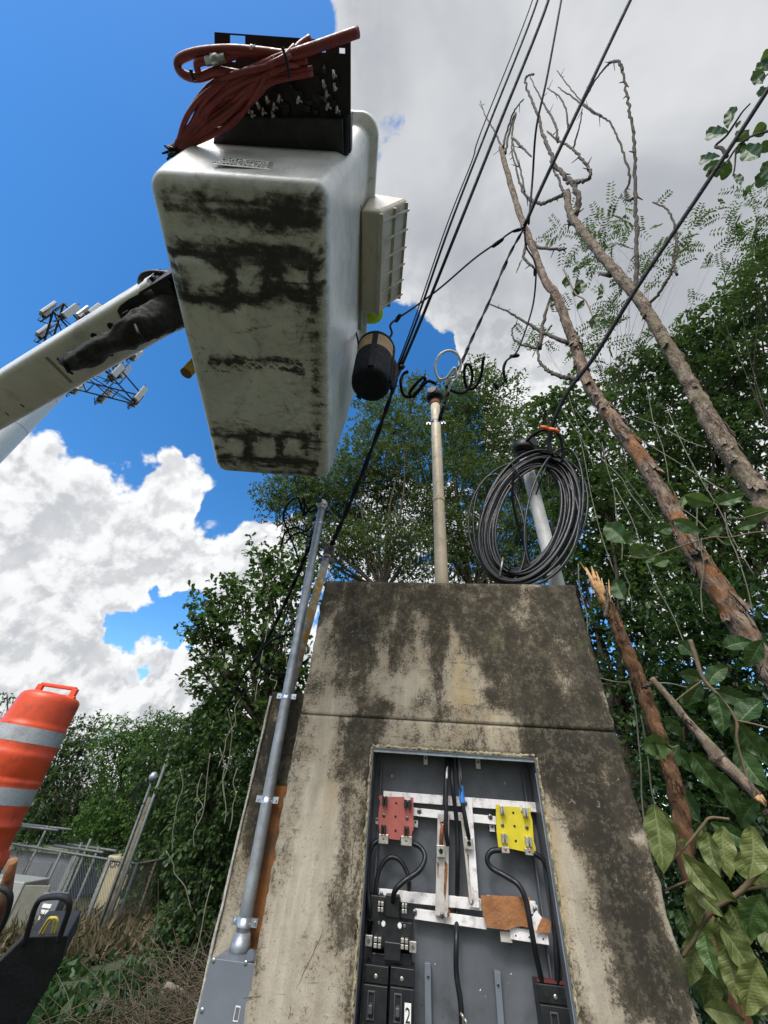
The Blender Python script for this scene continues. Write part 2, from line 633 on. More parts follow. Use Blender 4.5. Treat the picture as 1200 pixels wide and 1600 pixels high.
def barkmat(name, a, b, c, rough_amt=.8, ztop=None):
    m = bpy.data.materials.new(name)
    m.use_nodes = True
    q = NT(m.node_tree)
    bs = q.n['Principled BSDF']
    oc = q.coord('Object', (1, 1, .35))
    n1 = q.noise(oc, 14, 8, .68, .6)
    n2 = q.noise(q.coord('Object'), 5, 6, .6)
    rz = q.math('ABSOLUTE', q.math('SUBTRACT', q.noise(q.coord('Object', (1, 1, .45)), 17, 5, .6, 1.2), .5))
    col = q.mix(q.mapr(n1, .36, .64), a, b)
    n3 = q.noise(q.coord('Object', (1, 1, .6)), 55, 5, .7)
    amt = q.math('MULTIPLY', q.mapr(n2, .47, .60), .85)
    if ztop:
        sx = q.add('ShaderNodeSeparateXYZ')
        q.l.new(q.coord('Object'), sx.inputs[0])
        amt = q.math('MULTIPLY', amt, q.mapr(sx.outputs[2], ztop[0], ztop[1], 1, .08))
    col = q.mix(amt, col, c)
    col = q.mix(q.mapr(n3, .54, .68, 0, .75), col, tuple(min(1, x * 1.35) for x in b))
    crack = q.mapr(q.math('ADD', rz, q.math('MULTIPLY', q.math('SUBTRACT', n3, .5), .12)), .008, .045)
    crack = q.math('MAXIMUM', crack, q.mapr(n2, .40, .50, 0, .8))
    col = q.mix(crack, tuple(x * .22 for x in a), col)
    q.l.new(col, bs.inputs['Base Color'])
    bs.inputs['Roughness'].default_value = .9
    bs.inputs['Specular IOR Level'].default_value = .2
    bp = q.add('ShaderNodeBump')
    bp.inputs['Strength'].default_value = rough_amt
    bp.inputs['Distance'].default_value = .02
    q.l.new(q.math('ADD', n1, q.math('MULTIPLY', crack, .4)), bp.inputs['Height'])
    q.l.new(bp.outputs[0], bs.inputs['Normal'])
    return m


M_bark_orange = barkmat('bark_flaking_orange', (.075, .055, .042), (.27, .205, .155), (.24, .095, .03), ztop=(4.2, 6.2))
M_bark_grey = barkmat('bark_grey_brown', (.09, .065, .05), (.29, .23, .18), (.15, .13, .08))
M_bark_dark = barkmat('bark_dark', (.04, .032, .025), (.10, .085, .065), (.06, .055, .035), .5)
M_bark_twig = barkmat('bark_twig', (.04, .034, .03), (.16, .135, .115), (.09, .075, .06), .4)
M_bark_pale = barkmat('bark_pale', (.20, .17, .14), (.34, .31, .27), (.26, .21, .16), .4)
M_bark_brown = barkmat('bark_brown_wet', (.07, .038, .022), (.20, .11, .06), (.14, .07, .035), .6)
M_split = mat('split_wood', (.45, .26, .11), .7, var=.35, scale=30, bump=.5)
M_stem = mat('green_brown_stem', (.12, .085, .045), .7, var=.25, scale=20)
M_vine = mat('dry_vine', (.14, .14, .10), .8, var=.3)
M_dry = mat('dry_brush', (.095, .070, .045), .9, var=.4, scale=12)

L_broad = leafmat('leaf_broad', (.028, .060, .016), (.095, .165, .042), .35)
L_dark = leafmat('leaf_dark', (.012, .032, .011), (.035, .085, .022), .28)
L_fine = leafmat('leaf_fine', (.042, .066, .026), (.14, .175, .07), .35, .5)
L_mid = leafmat('leaf_mid', (.025, .052, .020), (.085, .145, .042), .35)
L_bright = leafmat('leaf_bright', (.04, .10, .02), (.12, .24, .05), .4)
L_grass = leafmat('leaf_grass', (.035, .055, .018), (.10, .12, .045), .3, .6)
L_dead = leafmat('leaf_dead', (.06, .045, .025), (.15, .12, .07), .2, .8)
L_big = leafmat('leaf_large', (.03, .075, .022), (.085, .16, .045), .3, .42)


def bigleafmat(name, lo, hi, back):
    m = bpy.data.materials.new(name)
    m.use_nodes = True
    q = NT(m.node_tree)
    b = q.n['Principled BSDF']
    o = q.n['Material Output']
    v = q.attr('vein')
    tn = q.attr('tone')
    oc = q.coord('Object')
    n = q.noise(oc, 25, 6, .6)
    c = q.mix(tn, lo, hi)
    c = q.mix(q.mapr(n, .55, .72, 0, .6), c, tuple(x * .55 for x in lo))
    c = q.mix(q.math('MULTIPLY', v, .85), c, back)
    c = q.mix(q.mapr(q.noise(oc, 8, 6, .7), .66, .74, 0, .8), c, (.16, .11, .04))
    q.l.new(c, b.inputs['Base Color'])
    b.inputs['Roughness'].default_value = .45
    b.inputs['Specular IOR Level'].default_value = .35
    bp = q.add('ShaderNodeBump')
    bp.inputs['Strength'].default_value = .5
    bp.inputs['Distance'].default_value = .004
    q.l.new(q.math('SUBTRACT', q.math('MULTIPLY', n, .4), v), bp.inputs['Height'])
    q.l.new(bp.outputs[0], b.inputs['Normal'])
    tr = q.add('ShaderNodeBsdfTranslucent')
    q.l.new(q.mix(.5, c, (.16, .24, .03)), tr.inputs['Color'])
    mx = q.add('ShaderNodeMixShader')
    mx.inputs[0].default_value = .3
    q.l.new(b.outputs[0], mx.inputs[1])
    q.l.new(tr.outputs[0], mx.inputs[2])
    q.l.new(mx.outputs[0], o.inputs[0])
    return m


M_bigleaf = bigleafmat('large_leaf_green', (.022, .058, .018), (.085, .15, .045), (.13, .20, .08))
M_bigleaf_pale = bigleafmat('large_leaf_wilting', (.085, .12, .035), (.23, .26, .09), (.25, .29, .13))


# ------------------------------------------------------------------ ground
def gz(x, y):
    d = np.maximum(0, y + .35 * np.abs(x) - 2.5)
    base = -1.55 * (1 - np.exp(-d / 9.0)) - .15
    return base + .12 * (fbm(x * .4 + 9, y * .4 + 3, 5) - .5)


def make_ground():
    n = 150
    a = np.linspace(-1, 1, n)
    xs = np.sign(a) * (np.abs(a) ** 2.6) * 400
    X, Y = np.meshgrid(xs, xs + 4)
    Z = gz(X, Y)
    V = np.stack([X, Y, Z], -1).reshape(-1, 3)
    i = np.arange(n * n).reshape(n, n)
    Fq = np.stack([i[:-1, :-1], i[:-1, 1:], i[1:, 1:], i[1:, :-1]], -1).reshape(-1, 4)
    m = bpy.data.materials.new('soil_and_turf')
    m.use_nodes = True
    q = NT(m.node_tree)
    b = q.n['Principled BSDF']
    oc = q.coord('Object')
    c = q.mix(q.mapr(q.noise(oc, 1.5, 8, .65), .4, .6), (.06, .05, .032), (.05, .08, .025))
    c = q.mix(q.mapr(q.noise(oc, 18, 6, .7), .5, .7, 0, .7), c, (.13, .10, .06))
    q.l.new(c, b.inputs['Base Color'])
    b.inputs['Roughness'].default_value = .95
    bp = q.add('ShaderNodeBump')
    bp.inputs['Distance'].default_value = .05
    q.l.new(q.noise(oc, 14, 8, .7), bp.inputs['Height'])
    q.l.new(bp.outputs[0], b.inputs['Normal'])
    o = npmesh('ground', V, Fq, m, smooth=True)
    o['kind'] = 'structure'
    return o


make_ground()

# ------------------------------------------------------------------ the concrete pillar frame of reference
PHI = math.radians(7.87)
HX = Vector((math.cos(PHI), -math.sin(PHI), 0))      # to the right along the face
NB = Vector((math.sin(PHI), math.cos(PHI), 0))       # into the pillar
_c = ray(690, 908)
P0 = CAM + Vector((_c.x / _c.y * 1.5, 1.5, 0))


def FW(s, dp, z):                 # face frame -> world, z above the camera height
    return P0 + HX * s + NB * dp + Vector((0, 0, z))


def fp(px, py, dp=0.0):           # pixel -> (s, z) on the plane dp behind the face
    d = ray(px, py)
    o = P0 + NB * dp
    tt = (o - CAM).dot(NB) / d.dot(NB)
    p = CAM + d * tt - o
    return p.dot(HX), p.z


def FP(px, py, dp=0.0):
    s, z = fp(px, py, dp)
    return FW(s, dp, z)


FAX = (HX, NB, Vector((0, 0, 1)))
SL, SR, ZT, ZS = -.545, .577, .812, .256
OL, OR_, OT, OB = -.262, .290, .165, -.95


def concrete_mat():
    m = bpy.data.materials.new('weathered_concrete')
    m.use_nodes = True
    q = NT(m.node_tree)
    b = q.n['Principled BSDF']
    oc = q.coord('Object')
    dk = q.attr('dark')
    yl = q.attr('yellow')
    n_big = q.noise(oc, 5, 8, .68, .4)
    n_fine = q.noise(oc, 44, 10, .8)
    n_str = q.noise(q.coord('Object', (1, 1, .10)), 42, 7, .7)
    n_str2 = q.noise(q.coord('Object', (1, 1, .22)), 11, 7, .66, .3)
    n_spot = q.noise(oc, 110, 6, .7)
    base = q.mix(q.mapr(n_str2, .3, .7), (.34, .30, .235), (.50, .455, .37))
    base = q.mix(q.mapr(n_str, .35, .65, 0, .35), base, (.22, .19, .145))
    base = q.mix(q.math('MULTIPLY', yl, q.mapr(n_str2, .3, .6)), base, (.42, .28, .10))
    # dark biological staining: attribute map broken up by noise at several scales
    fs = q.mapr(q.math('ADD', q.math('MULTIPLY', dk, 1.1), q.math('ADD', q.math('MULTIPLY', q.math('SUBTRACT', n_big, .5), 1.7), q.math('MULTIPLY', q.math('SUBTRACT', n_str2, .5), 1.5))), -.30, 1.15, 0, 1, False)
    grain = q.noise(oc, 150, 8, .85)
    speck = q.mapr(q.math('ADD', q.math('ADD', grain, q.math('MULTIPLY', n_fine, .55)), q.math('MULTIPLY', fs, .36)), .90, 1.0)
    f = q.math('MAXIMUM', fs, q.math('MULTIPLY', speck, .5))
    weather = q.mix(q.mapr(q.noise(oc, 16, 8, .75), .38, .62), (.27, .22, .155), (.34, .30, .235))
    mid = q.mix(q.mapr(n_fine, .4, .6), (.175, .138, .092), (.095, .085, .060))
    c = q.mix(q.mapr(fs, .08, .42, 0, .9), base, weather)
    c = q.mix(q.mapr(fs, .36, .66, 0, .9), c, mid)
    c = q.mix(q.mapr(fs, .66, 1.05, 0, .88), c, (.030, .029, .021))
    diag = q.mapr(q.noise(q.coord('Object', (.25, 1, 1.6)), 34, 6, .75, .5), .57, .66, 0, .5)
    c = q.mix(q.math('MULTIPLY', diag, q.mapr(fs, .02, .25)), c, (.055, .048, .038))
    c = q.mix(q.math('MULTIPLY', speck, .82), c, (.026, .023, .018))
    fleck = q.mapr(q.math('ADD', q.noise(oc, 75, 6, .8), q.math('MULTIPLY', q.noise(oc, 13, 5, .7), .7)), .84, .98)
    c = q.mix(q.math('MULTIPLY', fleck, q.math('MULTIPLY', f, .30)), c, (.24, .21, .155))
    # flaked light patches left in the dark growth
    fl = q.math('MULTIPLY', q.mapr(q.noise(q.coord('Object', (1.4, 1.4, 1)), 38, 7, .7, .9), .62, .67), f)
    c = q.mix(q.math('MULTIPLY', fl, .55), c, (.36, .31, .23))
    # pits
    pits = q.mapr(n_spot, .64, .70)
    c = q.mix(q.math('MULTIPLY', pits, .75), c, (.03, .028, .022))
    # moss
    c = q.mix(q.math('MULTIPLY', f, q.mapr(q.noise(oc, 9, 7, .7), .55, .68, 0, .55)), c, (.055, .058, .022))
    q.l.new(c, b.inputs['Base Color'])
    b.inputs['Roughness'].default_value = .92
    b.inputs['Specular IOR Level'].default_value = .25
    bp = q.add('ShaderNodeBump')
    bp.inputs['Strength'].default_value = .75
    bp.inputs['Distance'].default_value = .006
    h = q.math('ADD', q.math('MULTIPLY', n_fine, .8), q.math('MULTIPLY', n_str, .35))
    h = q.math('SUBTRACT', h, q.math('MULTIPLY', pits, .35))
    h = q.math('ADD', h, q.math('MULTIPLY', n_big, .8))
    q.l.new(h, bp.inputs['Height'])
    q.l.new(bp.outputs[0], b.inputs['Normal'])
    return m


M_conc = concrete_mat()

# stain maps: (px, py, rx, ry, weight) in photograph pixels on the face plane
DARK = [(700, 1010, 300, 120, .36), (700, 940, 260, 34, .20), (560, 930, 70, 34, .45), (700, 915, 190, 16, .55), (600, 975, 80, 45, .45), (800, 925, 120, 45, .65), (860, 960, 70, 60, .65), (770, 980, 60, 45, .35),
        (815, 1075, 45, 55, .95), (900, 1100, 60, 60, .65), (925, 1020, 30, 70, .55), (600, 1105, 60, 16, .35), (685, 1020, 14, 70, .75), (520, 1070, 40, 18, .35), (530, 1000, 30, 50, .35),
        (900, 1165, 85, 30, 1.25), (930, 1230, 60, 70, .95), (950, 1340, 55, 110, .95), (990, 1480, 55, 120, .95), (870, 1190, 25, 50, .7), (1040, 1560, 36, 70, .8), (905, 1250, 22, 60, .4),
        (950, 1560, 45, 60, .55), (560, 1150, 34, 34, .55), (535, 1200, 30, 60, .55), (535, 1320, 22, 70, .40), (520, 1440, 26, 90, .35), (560, 1480, 14, 110, .55), (572, 1250, 9, 100, .5),
        (500, 950, 16, 60, .35), (852, 1420, 10, 150, .45), (880, 1520, 14, 90, .45), (400, 1540, 20, 60, .2), (640, 1150, 60, 12, .2), (480, 1180, 14, 60, .2), (470, 1320, 8, 120, .25), (610, 1030, 12, 50, .3), (760, 1010, 12, 60, .4)]
LIGHT = [(575, 1035, 45, 24, .65), (630, 1075, 60, 30, .5), (730, 1085, 40, 50, 1.0), (500, 1105, 30, 30, .4), (880, 1330, 18, 110, .75), (905, 1450, 20, 110, .75), (925, 1570, 16, 60, .5), (460, 1380, 60, 250, .35),
         (880, 1080, 18, 40, .5), (500, 1010, 20, 20, .4), (948, 1085, 12, 40, .75), (510, 985, 14, 14, .5), (770, 1130, 50, 12, .5), (715, 1000, 14, 40, .4), (960, 1240, 8, 30, .3), (905, 1205, 7, 9, .9), (890, 1180, 6, 8, .9), (988, 1300, 9, 8, .8), (975, 1250, 5, 10, .7), (1000, 1400, 10, 60, .3)]
YEL = [(720, 1050, 22, 60, .65), (735, 1110, 55, 26, .55), (525, 1200, 16, 70, .5), (560, 1180, 13, 50, .5), (700, 1150, 120, 12, .45), (570, 1400, 10, 180, .55), (610, 930, 60, 20, .3), (858, 1260, 12, 60, .55), (872, 1400, 14, 160, .45),
       (640, 1030, 60, 40, .25), (900, 970, 30, 30, .4), (480, 1060, 30, 40, .3)]


def stain(S, Z, lst):
    r = np.zeros_like(S)
    for (px, py, rx, ry, wt) in lst:
        s0, z0 = fp(px, py)
        s1, _ = fp(px + rx, py)
        _, z1 = fp(px, py + ry)
        a = abs(s1 - s0) + 1e-3
        c = abs(z1 - z0) + 1e-3
        r = r + wt * np.exp(-(((S - s0) / a) ** 2 + ((Z - z0) / c) ** 2))
    return r


def concrete_block(name, s0, s1, z0, z1, depth, front, parent, step=.012, hole=None, amp=.0022, back=None):
    """gridded block: rough front face with ragged arrises, optional opening"""
    def lines(a, b, cuts):
        L = list(np.linspace(a, b, max(2, int((b - a) / step) + 1)))
        for c_ in cuts:
            if a < c_ < b:
                k = int(np.argmin([abs(x - c_) for x in L]))
                L[k] = c_
        return np.array(L)
    xs = lines(s0, s1, [hole[0], hole[1]] if hole else [])
    zs = lines(z0, z1, [hole[2], hole[3]] if hole else [])
    nx, nz = len(xs), len(zs)
    S, Z = np.meshgrid(xs, zs)
    D = np.full_like(S, front)
    rel = (fbm(S * 9 + 3, Z * 9, 2, 5) - .5) * amp * 3 + (fbm(S * 60, Z * 60, 8, 3) - .5) * amp * 1.6
    D = D + rel
    jS = (fbm(S * 35 + 1, Z * 35, 21, 4) - .5) * .017
    jZ = (fbm(S * 35 + 7, Z * 35, 31, 4) - .5) * .017
    edge = np.zeros_like(S)
    S2, Z2 = S.copy(), Z.copy()
    oe = (np.isclose(S, s0) | np.isclose(S, s1))
    S2 = np.where(oe, S + jS, S2)
    D = np.where(oe, D + .004, D)
    if hole:
        he = ((np.isclose(S, hole[0]) | np.isclose(S, hole[1])) & (Z <= hole[3] + 1e-6) & (Z >= hole[2] - 1e-6))
        S2 = np.where(he, S + np.where(np.isclose(S, hole[0]), -1, 1) * (np.abs(jS) * 2.0 + .0005), S2)
        ht = (np.isclose(Z, hole[3]) & (S >= hole[0] - 1e-6) & (S <= hole[1] + 1e-6))
        Z2 = np.where(ht, Z + np.abs(jZ) * .9, Z2)
        D = np.where(he | ht, D + .004, D)
    wS, wZ = S + (fbm(S * 14, Z * 9, 51, 4) - .5) * .10, Z + (fbm(S * 14 + 5, Z * 9, 57, 4) - .5) * .12
    dark = np.clip(stain(wS, wZ, DARK), 0, .95) - np.clip(stain(wS, wZ, LIGHT), 0, .9) * .75
    dark = np.clip(dark, -.05, .80)
    dark = np.where(Z > ZS, dark * .84 + .04, dark * 1.08) + (fbm(S * 13, Z * 3.5, 63, 5) - .5) * 1.0 + (fbm(S * 34, Z * 26, 71, 4) - .5) * .55
    yel = np.clip(stain(S, Z, YEL), 0, 1)
    V = []
    idx = np.arange(nx * nz).reshape(nz, nx)
    base = np.array([tuple(P0 + Vector((0, 0, 0)))])
    hx, nb = np.array(HX), np.array(NB)

    def W(S_, D_, Z_):
        return np.array(P0) + S_[..., None] * hx + D_[..., None] * nb + Z_[..., None] * np.array([0, 0, 1.])
    VF = W(S2, D, Z2).reshape(-1, 3)
    faces = []
    for j in range(nz - 1):
        for i in range(nx - 1):
            if hole:
                cx, cz = (xs[i] + xs[i + 1]) / 2, (zs[j] + zs[j + 1]) / 2
                if hole[0] < cx < hole[1] and hole[2] < cz < hole[3]:
                    continue
            faces.append((idx[j, i], idx[j, i + 1], idx[j + 1, i + 1], idx[j + 1, i]))
    verts = [VF]
    attrs_d = [dark.ravel()]
    attrs_y = [yel.ravel()]
    cnt = len(VF)

    def strip(loop, dep, closed, ins=0.0):
        nonlocal cnt
        src = VF[loop]
        # chips: first step back a few mm, then straight to the depth
        for k, off in enumerate((.012, dep)):
            nb_ = src + nb * 0
            cur = src - np.outer((src - np.array(P0)) @ nb, nb) + nb * (front + off)
            verts.append(cur)
            attrs_d.append(dark.ravel()[loop] * .5 - .1)
            attrs_y.append(yel.ravel()[loop])
            prev = np.array(loop) if k == 0 else np.arange(cnt - len(loop), cnt)
            now = np.arange(cnt, cnt + len(loop))
            m_ = len(loop)
            for a in range(m_ if closed else m_ - 1):
                b_ = (a + 1) % m_
                faces.append((prev[a], now[a], now[b_], prev[b_]))
            cnt += len(loop)
    outer = list(idx[0, :]) + list(idx[1:, -1]) + list(idx[-1, :-1][::-1]) + list(idx[1:-1, 0][::-1])
    strip(outer, depth, True)
    last = np.arange(cnt - len(outer), cnt)
    if hole:
        i0 = int(np.argmin(abs(xs - hole[0])))
        i1 = int(np.argmin(abs(xs - hole[1])))
        j0 = int(np.argmin(abs(zs - hole[2])))
        j1 = int(np.argmin(abs(zs - hole[3])))
        loop = list(idx[j0, i0:i1 + 1][::-1]) + list(idx[j0 + 1:j1 + 1, i0]) + list(idx[j1, i0 + 1:i1 + 1]) + list(idx[j0 + 1:j1, i1][::-1])
        strip(loop, .2, True)
    Vn = np.concatenate(verts)
    Fq = np.array(faces)
    # back face of the block as a fan of quads is unseen from the front; close with one box-like sheet
    c4 = [W(np.array([a]), np.array([front + depth]), np.array([b]))[0] for a, b in ((s0, z0), (s1, z0), (s1, z1), (s0, z1))]
    Vn = np.concatenate([Vn, np.array(c4)])
    Fq = np.concatenate([Fq, np.array([[cnt, cnt + 3, cnt + 2, cnt + 1]])])
    return npmesh(name, Vn, Fq, M_conc, parent, {'dark': ('POINT', np.concatenate(attrs_d + [np.full(4, .5)])), 'yellow': ('POINT', np.concatenate(attrs_y + [np.zeros(4)]))}, smooth=False)


pil = thing('concrete_pillar', 'stained concrete service pillar with an open electrical panel set in its front', 'pillar', FW(0, .15, -1.6 - .25), -PHI)
concrete_block('shaft', SL, SR, -1.85, ZS - .0015, .34, 0, pil, hole=(OL, OR_, OB, OT))
concrete_block('cap_block', SL + .003, SR - .002, ZS, ZT, .34, -.003, pil)
# crumbling mortar lip round the panel opening
M_mortar = mat('crumbling_mortar', (.36, .31, .20), .95, var=.35, scale=60, dirt=(.05, .045, .035), dscale=45, damt=1.0, bump=.8, bscale=120)
for (x0, z0, x1, z1) in ((OL - .003, -.62, OL - .003, OT), (OR_ + .004, -.62, OR_ + .004, OT), (OL, OT + .003, OR_, OT + .003)):
    n_ = 90
    mb = MB()
    mb.tube([FW(x0 + (x1 - x0) * k / n_ + rnd.uniform(-.0022, .0022), .004 + rnd.uniform(-.002, .002), z0 + (z1 - z0) * k / n_ + rnd.uniform(-.0015, .0015)) for k in range(n_ + 1)], .0055, 7, jitter=.55)
    mb.build('mortar_lip', M_mortar, pil)
# hairline cracks: thin dark grooves filled as tubes half sunk in the surface
mb = MB()
for pts in ([(553, 1235), (556, 1262), (560, 1290), (551, 1330), (549, 1360), (543, 1400), (540, 1440)], [(505, 1450), (490, 1490), (470, 1530), (455, 1562), (450, 1600)], [(380, 1560), (430, 1553), (470, 1556)]):
    p = []
    for i in range(len(pts) - 1):
        for k in range(5):
            a = k / 5
            p.append(FP(pts[i][0] * (1 - a) + pts[i + 1][0] * a + rnd.uniform(-1.5, 1.5), pts[i][1] * (1 - a) + pts[i + 1][1] * a, -.001))
    mb.tube(p, .0006, 4, jitter=.5)
mb.build('crack', mat('crack_shadow', (.06, .05, .04), .95), pil)

# ------------------------------------------------------------------ lower side wall (set back, left)
WD = .20
wl, _ = fp(425, 1085, WD)
_, wt_ = fp(450, 1082, WD)
sw = thing('side_wall', 'low dark-stained concrete wall set back against the left side of the pillar', 'wall', FW(-.7, WD + .06, -1.85), -PHI)
DARK_keep, LIGHT_keep, YEL_keep = DARK, LIGHT, YEL
DARK = [(440, 1100, 70, 140, 1.3), (420, 1220, 70, 120, 1.0), (400, 1400, 40, 110, .5)]
LIGHT = [(380, 1400, 12, 60, .2)]
YEL = [(430, 1330, 26, 110, 2.5), (410, 1450, 26, 70, 2.5), (370, 1480, 15, 30, 1)]
concrete_block('wall_slab', wl, SL + .02, -1.85, wt_, .12, WD, sw, step=.015)
DARK, LIGHT, YEL = DARK_keep, LIGHT_keep, YEL_keep
# weathered plaster arris on its outer edge
mb = MB()
z = -1.85
pts = []
while z < wt_:
    pts.append(FW(wl - .001 + rnd.uniform(-.001, .001), WD - .002, z))
    z += .04
mb.tube(pts, .005, 6, jitter=.35)
mb.build('plaster_edge', mat('plaster_edge', (.42, .40, .35), .9, var=.3, scale=30, bump=.5), sw)
# orange rust streak board between conduit and pillar
mb = MB()
a0, b0 = fp(440, 1275, WD - .004)
mb.box(FW(SL - .045, WD - .006, -.45), (.115, .008, .98), FAX)
mb.build('rusty_board', mat('rusty_plywood', (.22, .085, .022), .85, var=.4, scale=9, dirt=(.08, .05, .03), dscale=5, damt=.9, bump=.5), sw)

# ------------------------------------------------------------------ electrical panel
PB = .105                       # depth of the back plate
ep = thing('electrical_panel', 'open grey electrical panel without its door, busbars and breakers exposed', 'electrical panel', FW(0, PB, -1.0), -PHI)
mb = MB()
mb.box(FW((OL + OR_) / 2, PB + .006, (OB + OT) / 2), (OR_ - OL - .006, .004, OT - OB - .004), FAX)
mb.build('back_plate', M_panel, ep)
mb = MB()
for s in (OL + .0035, OR_ - .0035):
    mb.box(FW(s, PB / 2 - .004, (OB + OT) / 2), (.003, PB + .01, OT - OB), FAX)
mb.box(FW((OL + OR_) / 2, PB / 2 - .004, OT - .004), (OR_ - OL - .012, PB + .01, .003), FAX)
for s in (OL + .028, OR_ - .03):
    mb.box(FW(s, PB - .012, (OB + OT) / 2 - .01), (.003, .026, OT - OB - .05), FAX)
mb.build('enclosure', M_panel, ep)
mb = MB()
mb.box(FW((OL + OR_) / 2, -.002, OT - .009), (OR_ - OL - .004, .004, .012), FAX)
mb.box(FW(OR_ - .006, -.0005, (OT + OB) / 2 - .02), (.004, .004, OT - OB - .05), FAX)
mb.build('trim_flange', M_panel_edge, ep, bevel=.0008)


def bar(pxa, pya, pxb, pyb, hpx, dp, th, matl, name='busbar', parent=ep):
    """flat bar between two pixel positions (its centre line) on plane dp"""
    a, b = FP(pxa, pya, dp), FP(pxb, pyb, dp)
    ax = nrm(b - a)
    mid = (a + b) / 2
    up = nrm(NB.cross(ax))
    w0 = (FP((pxa + pxb) / 2 , (pya + pyb) / 2 + hpx / 2, dp) - FP((pxa + pxb) / 2, (pya + pyb) / 2 - hpx / 2, dp)).length if abs(pxa - pxb) > abs(pya - pyb) else (FP((pxa + pxb) / 2 + hpx / 2, (pya + pyb) / 2, dp) - FP((pxa + pxb) / 2 - hpx / 2, (pya + pyb) / 2, dp)).length
    m_ = MB()
    m_.box(mid + NB * (th / 2), ((b - a).length, w0, th), (ax, up, NB))
    return m_.build(name, matl, parent, bevel=.0008)


def screws(lst, dp, r, parent, matl=None, name='screw'):
    for (px, py) in lst:
        m_ = MB()
        c = FP(px, py, dp)
        m_.lathe(c, [(r, 0), (r, .002), (r * .7, .0038), (r * .3, .004)], (HX, Vector((0, 0, 1)), -NB), 14)
        o = m_.build(name, matl or M_screw, parent)
        m_ = MB()
        m_.box(c - NB * .0042, (r * 1.1, .001, r * .25), FAX)
        m_.box(c - NB * .0042, (r * .25, .0012, r * 1.1), FAX)
        m_.build('screw_slot', M_dark_hole, o)


D1 = PB - .045
D2 = PB - .03
bars = []
bars.append(bar(599, 1243, 858, 1263, 15, D2, .012, M_alu))
bars.append(bar(645, 1268, 775, 1282, 13, D2, .012, M_alu))
bars.append(bar(592, 1397, 752, 1414, 18, D2, .012, M_alu))
bars.append(bar(648, 1428, 760, 1444, 17, D2, .012, M_alu))
bars.append(bar(762, 1409, 838, 1419, 20, D2 + .002, .009, M_alu))
bars.append(bar(760, 1442, 812, 1449, 15, D2 + .002, .009, M_alu))
# vertical bars with a stepped joggle
v1 = bar(693, 1272, 690, 1432, 19, D1, .006, M_alu_dirty)
v2 = bar(730, 1247, 741, 1418, 15, D1, .006, M_alu)
v3 = bar(722, 1277, 736, 1412, 4, D1 - .008, .008, M_alu_dirty)
screws([(655, 1267), (766, 1276)], D2 - .001, .0075, bars[1])
screws([(596, 1397)], D2 - .001, .006, bars[2])
screws([(648, 1425)], D2 - .002, .007, bars[3])
screws([(691, 1430), (691, 1285)], D1 - .001, .007, v1)
screws([(736, 1408), (727, 1255)], D1 - .001, .007, v2)
screws([(836, 1421)], D2 - .002, .006, bars[4])


def box_at(mb_, px, py, wpx, hpx, dp, th):
    a, b = fp(px - wpx / 2, py, dp), fp(px + wpx / 2, py, dp)
    c, d = fp(px, py - hpx / 2, dp), fp(px, py + hpx / 2, dp)
    s, z = fp(px, py, dp)
    mb_.box(FW(s, dp + th / 2, z), (abs(b[0] - a[0]), th, abs(c[1] - d[1])), FAX)


def ragged(pts, n=6, amp=.7):
    r = []
    for i in range(len(pts)):
        a_, b_ = pts[i], pts[(i + 1) % len(pts)]
        for k in range(n):
            q_ = k / n
            r.append((a_[0] * (1 - q_) + b_[0] * q_ + rnd.uniform(-amp, amp), a_[1] * (1 - q_) + b_[1] * q_ + rnd.uniform(-amp, amp)))
    return r


M_ruststreak = mat('rust_streak', (.20, .075, .02), .85, var=.5, scale=60)
for (pts, nm) in (([(695, 1344), (699, 1350), (698, 1385), (695, 1410), (693, 1392), (695, 1360)], v1), ([(683, 1346), (686, 1350), (685, 1372), (683, 1364)], v1), ([(729, 1330), (732, 1336), (735, 1400), (732, 1410), (730, 1370)], v2), ([(700, 1420), (703, 1422), (702, 1432), (698, 1436)], v1)):
    m_ = MB()
    m_.prism([FP(x, y, D1 - .0006) for x, y in ragged(pts, 4, .5)], NB * .0004)
    m_.build('rust_stain', M_ruststreak, nm)
for k in range(16):
    x, y = rnd.uniform(655, 840), rnd.uniform(1470, 1600)
    m_ = MB()
    m_.prism([FP(x + rnd.uniform(-1.6, 1.6), y + rnd.uniform(-2.2, 2.2), PB + .0032) for _ in range(4)], NB * .0004)
    m_.build('paint_chip', M_alu if k % 3 == 0 else M_dark_hole, ep)
# ---- lugs on the vertical bars
for (px, py, par) in ((689, 1330, v1), (733, 1318, v2)):
    m_ = MB()
    box_at(m_, px, py, 13, 19, D1 - .020, .020)
    o = m_.build('cable_lug', M_tin, par, bevel=.0012)
    m_ = MB()
    m_.lathe(FP(px, py, D1 - .0205), [(.0062, 0), (.0062, .0015), (.0035, .0015), (.0035, .0005)], (HX, Vector((0, 0, 1)), -NB), 16)
    m_.build('set_screw', M_dark_hole, o)

# ---- red and yellow insulator plates with jaws
def outline(pts, dp):
    return [FP(x, y, dp) for x, y in pts]


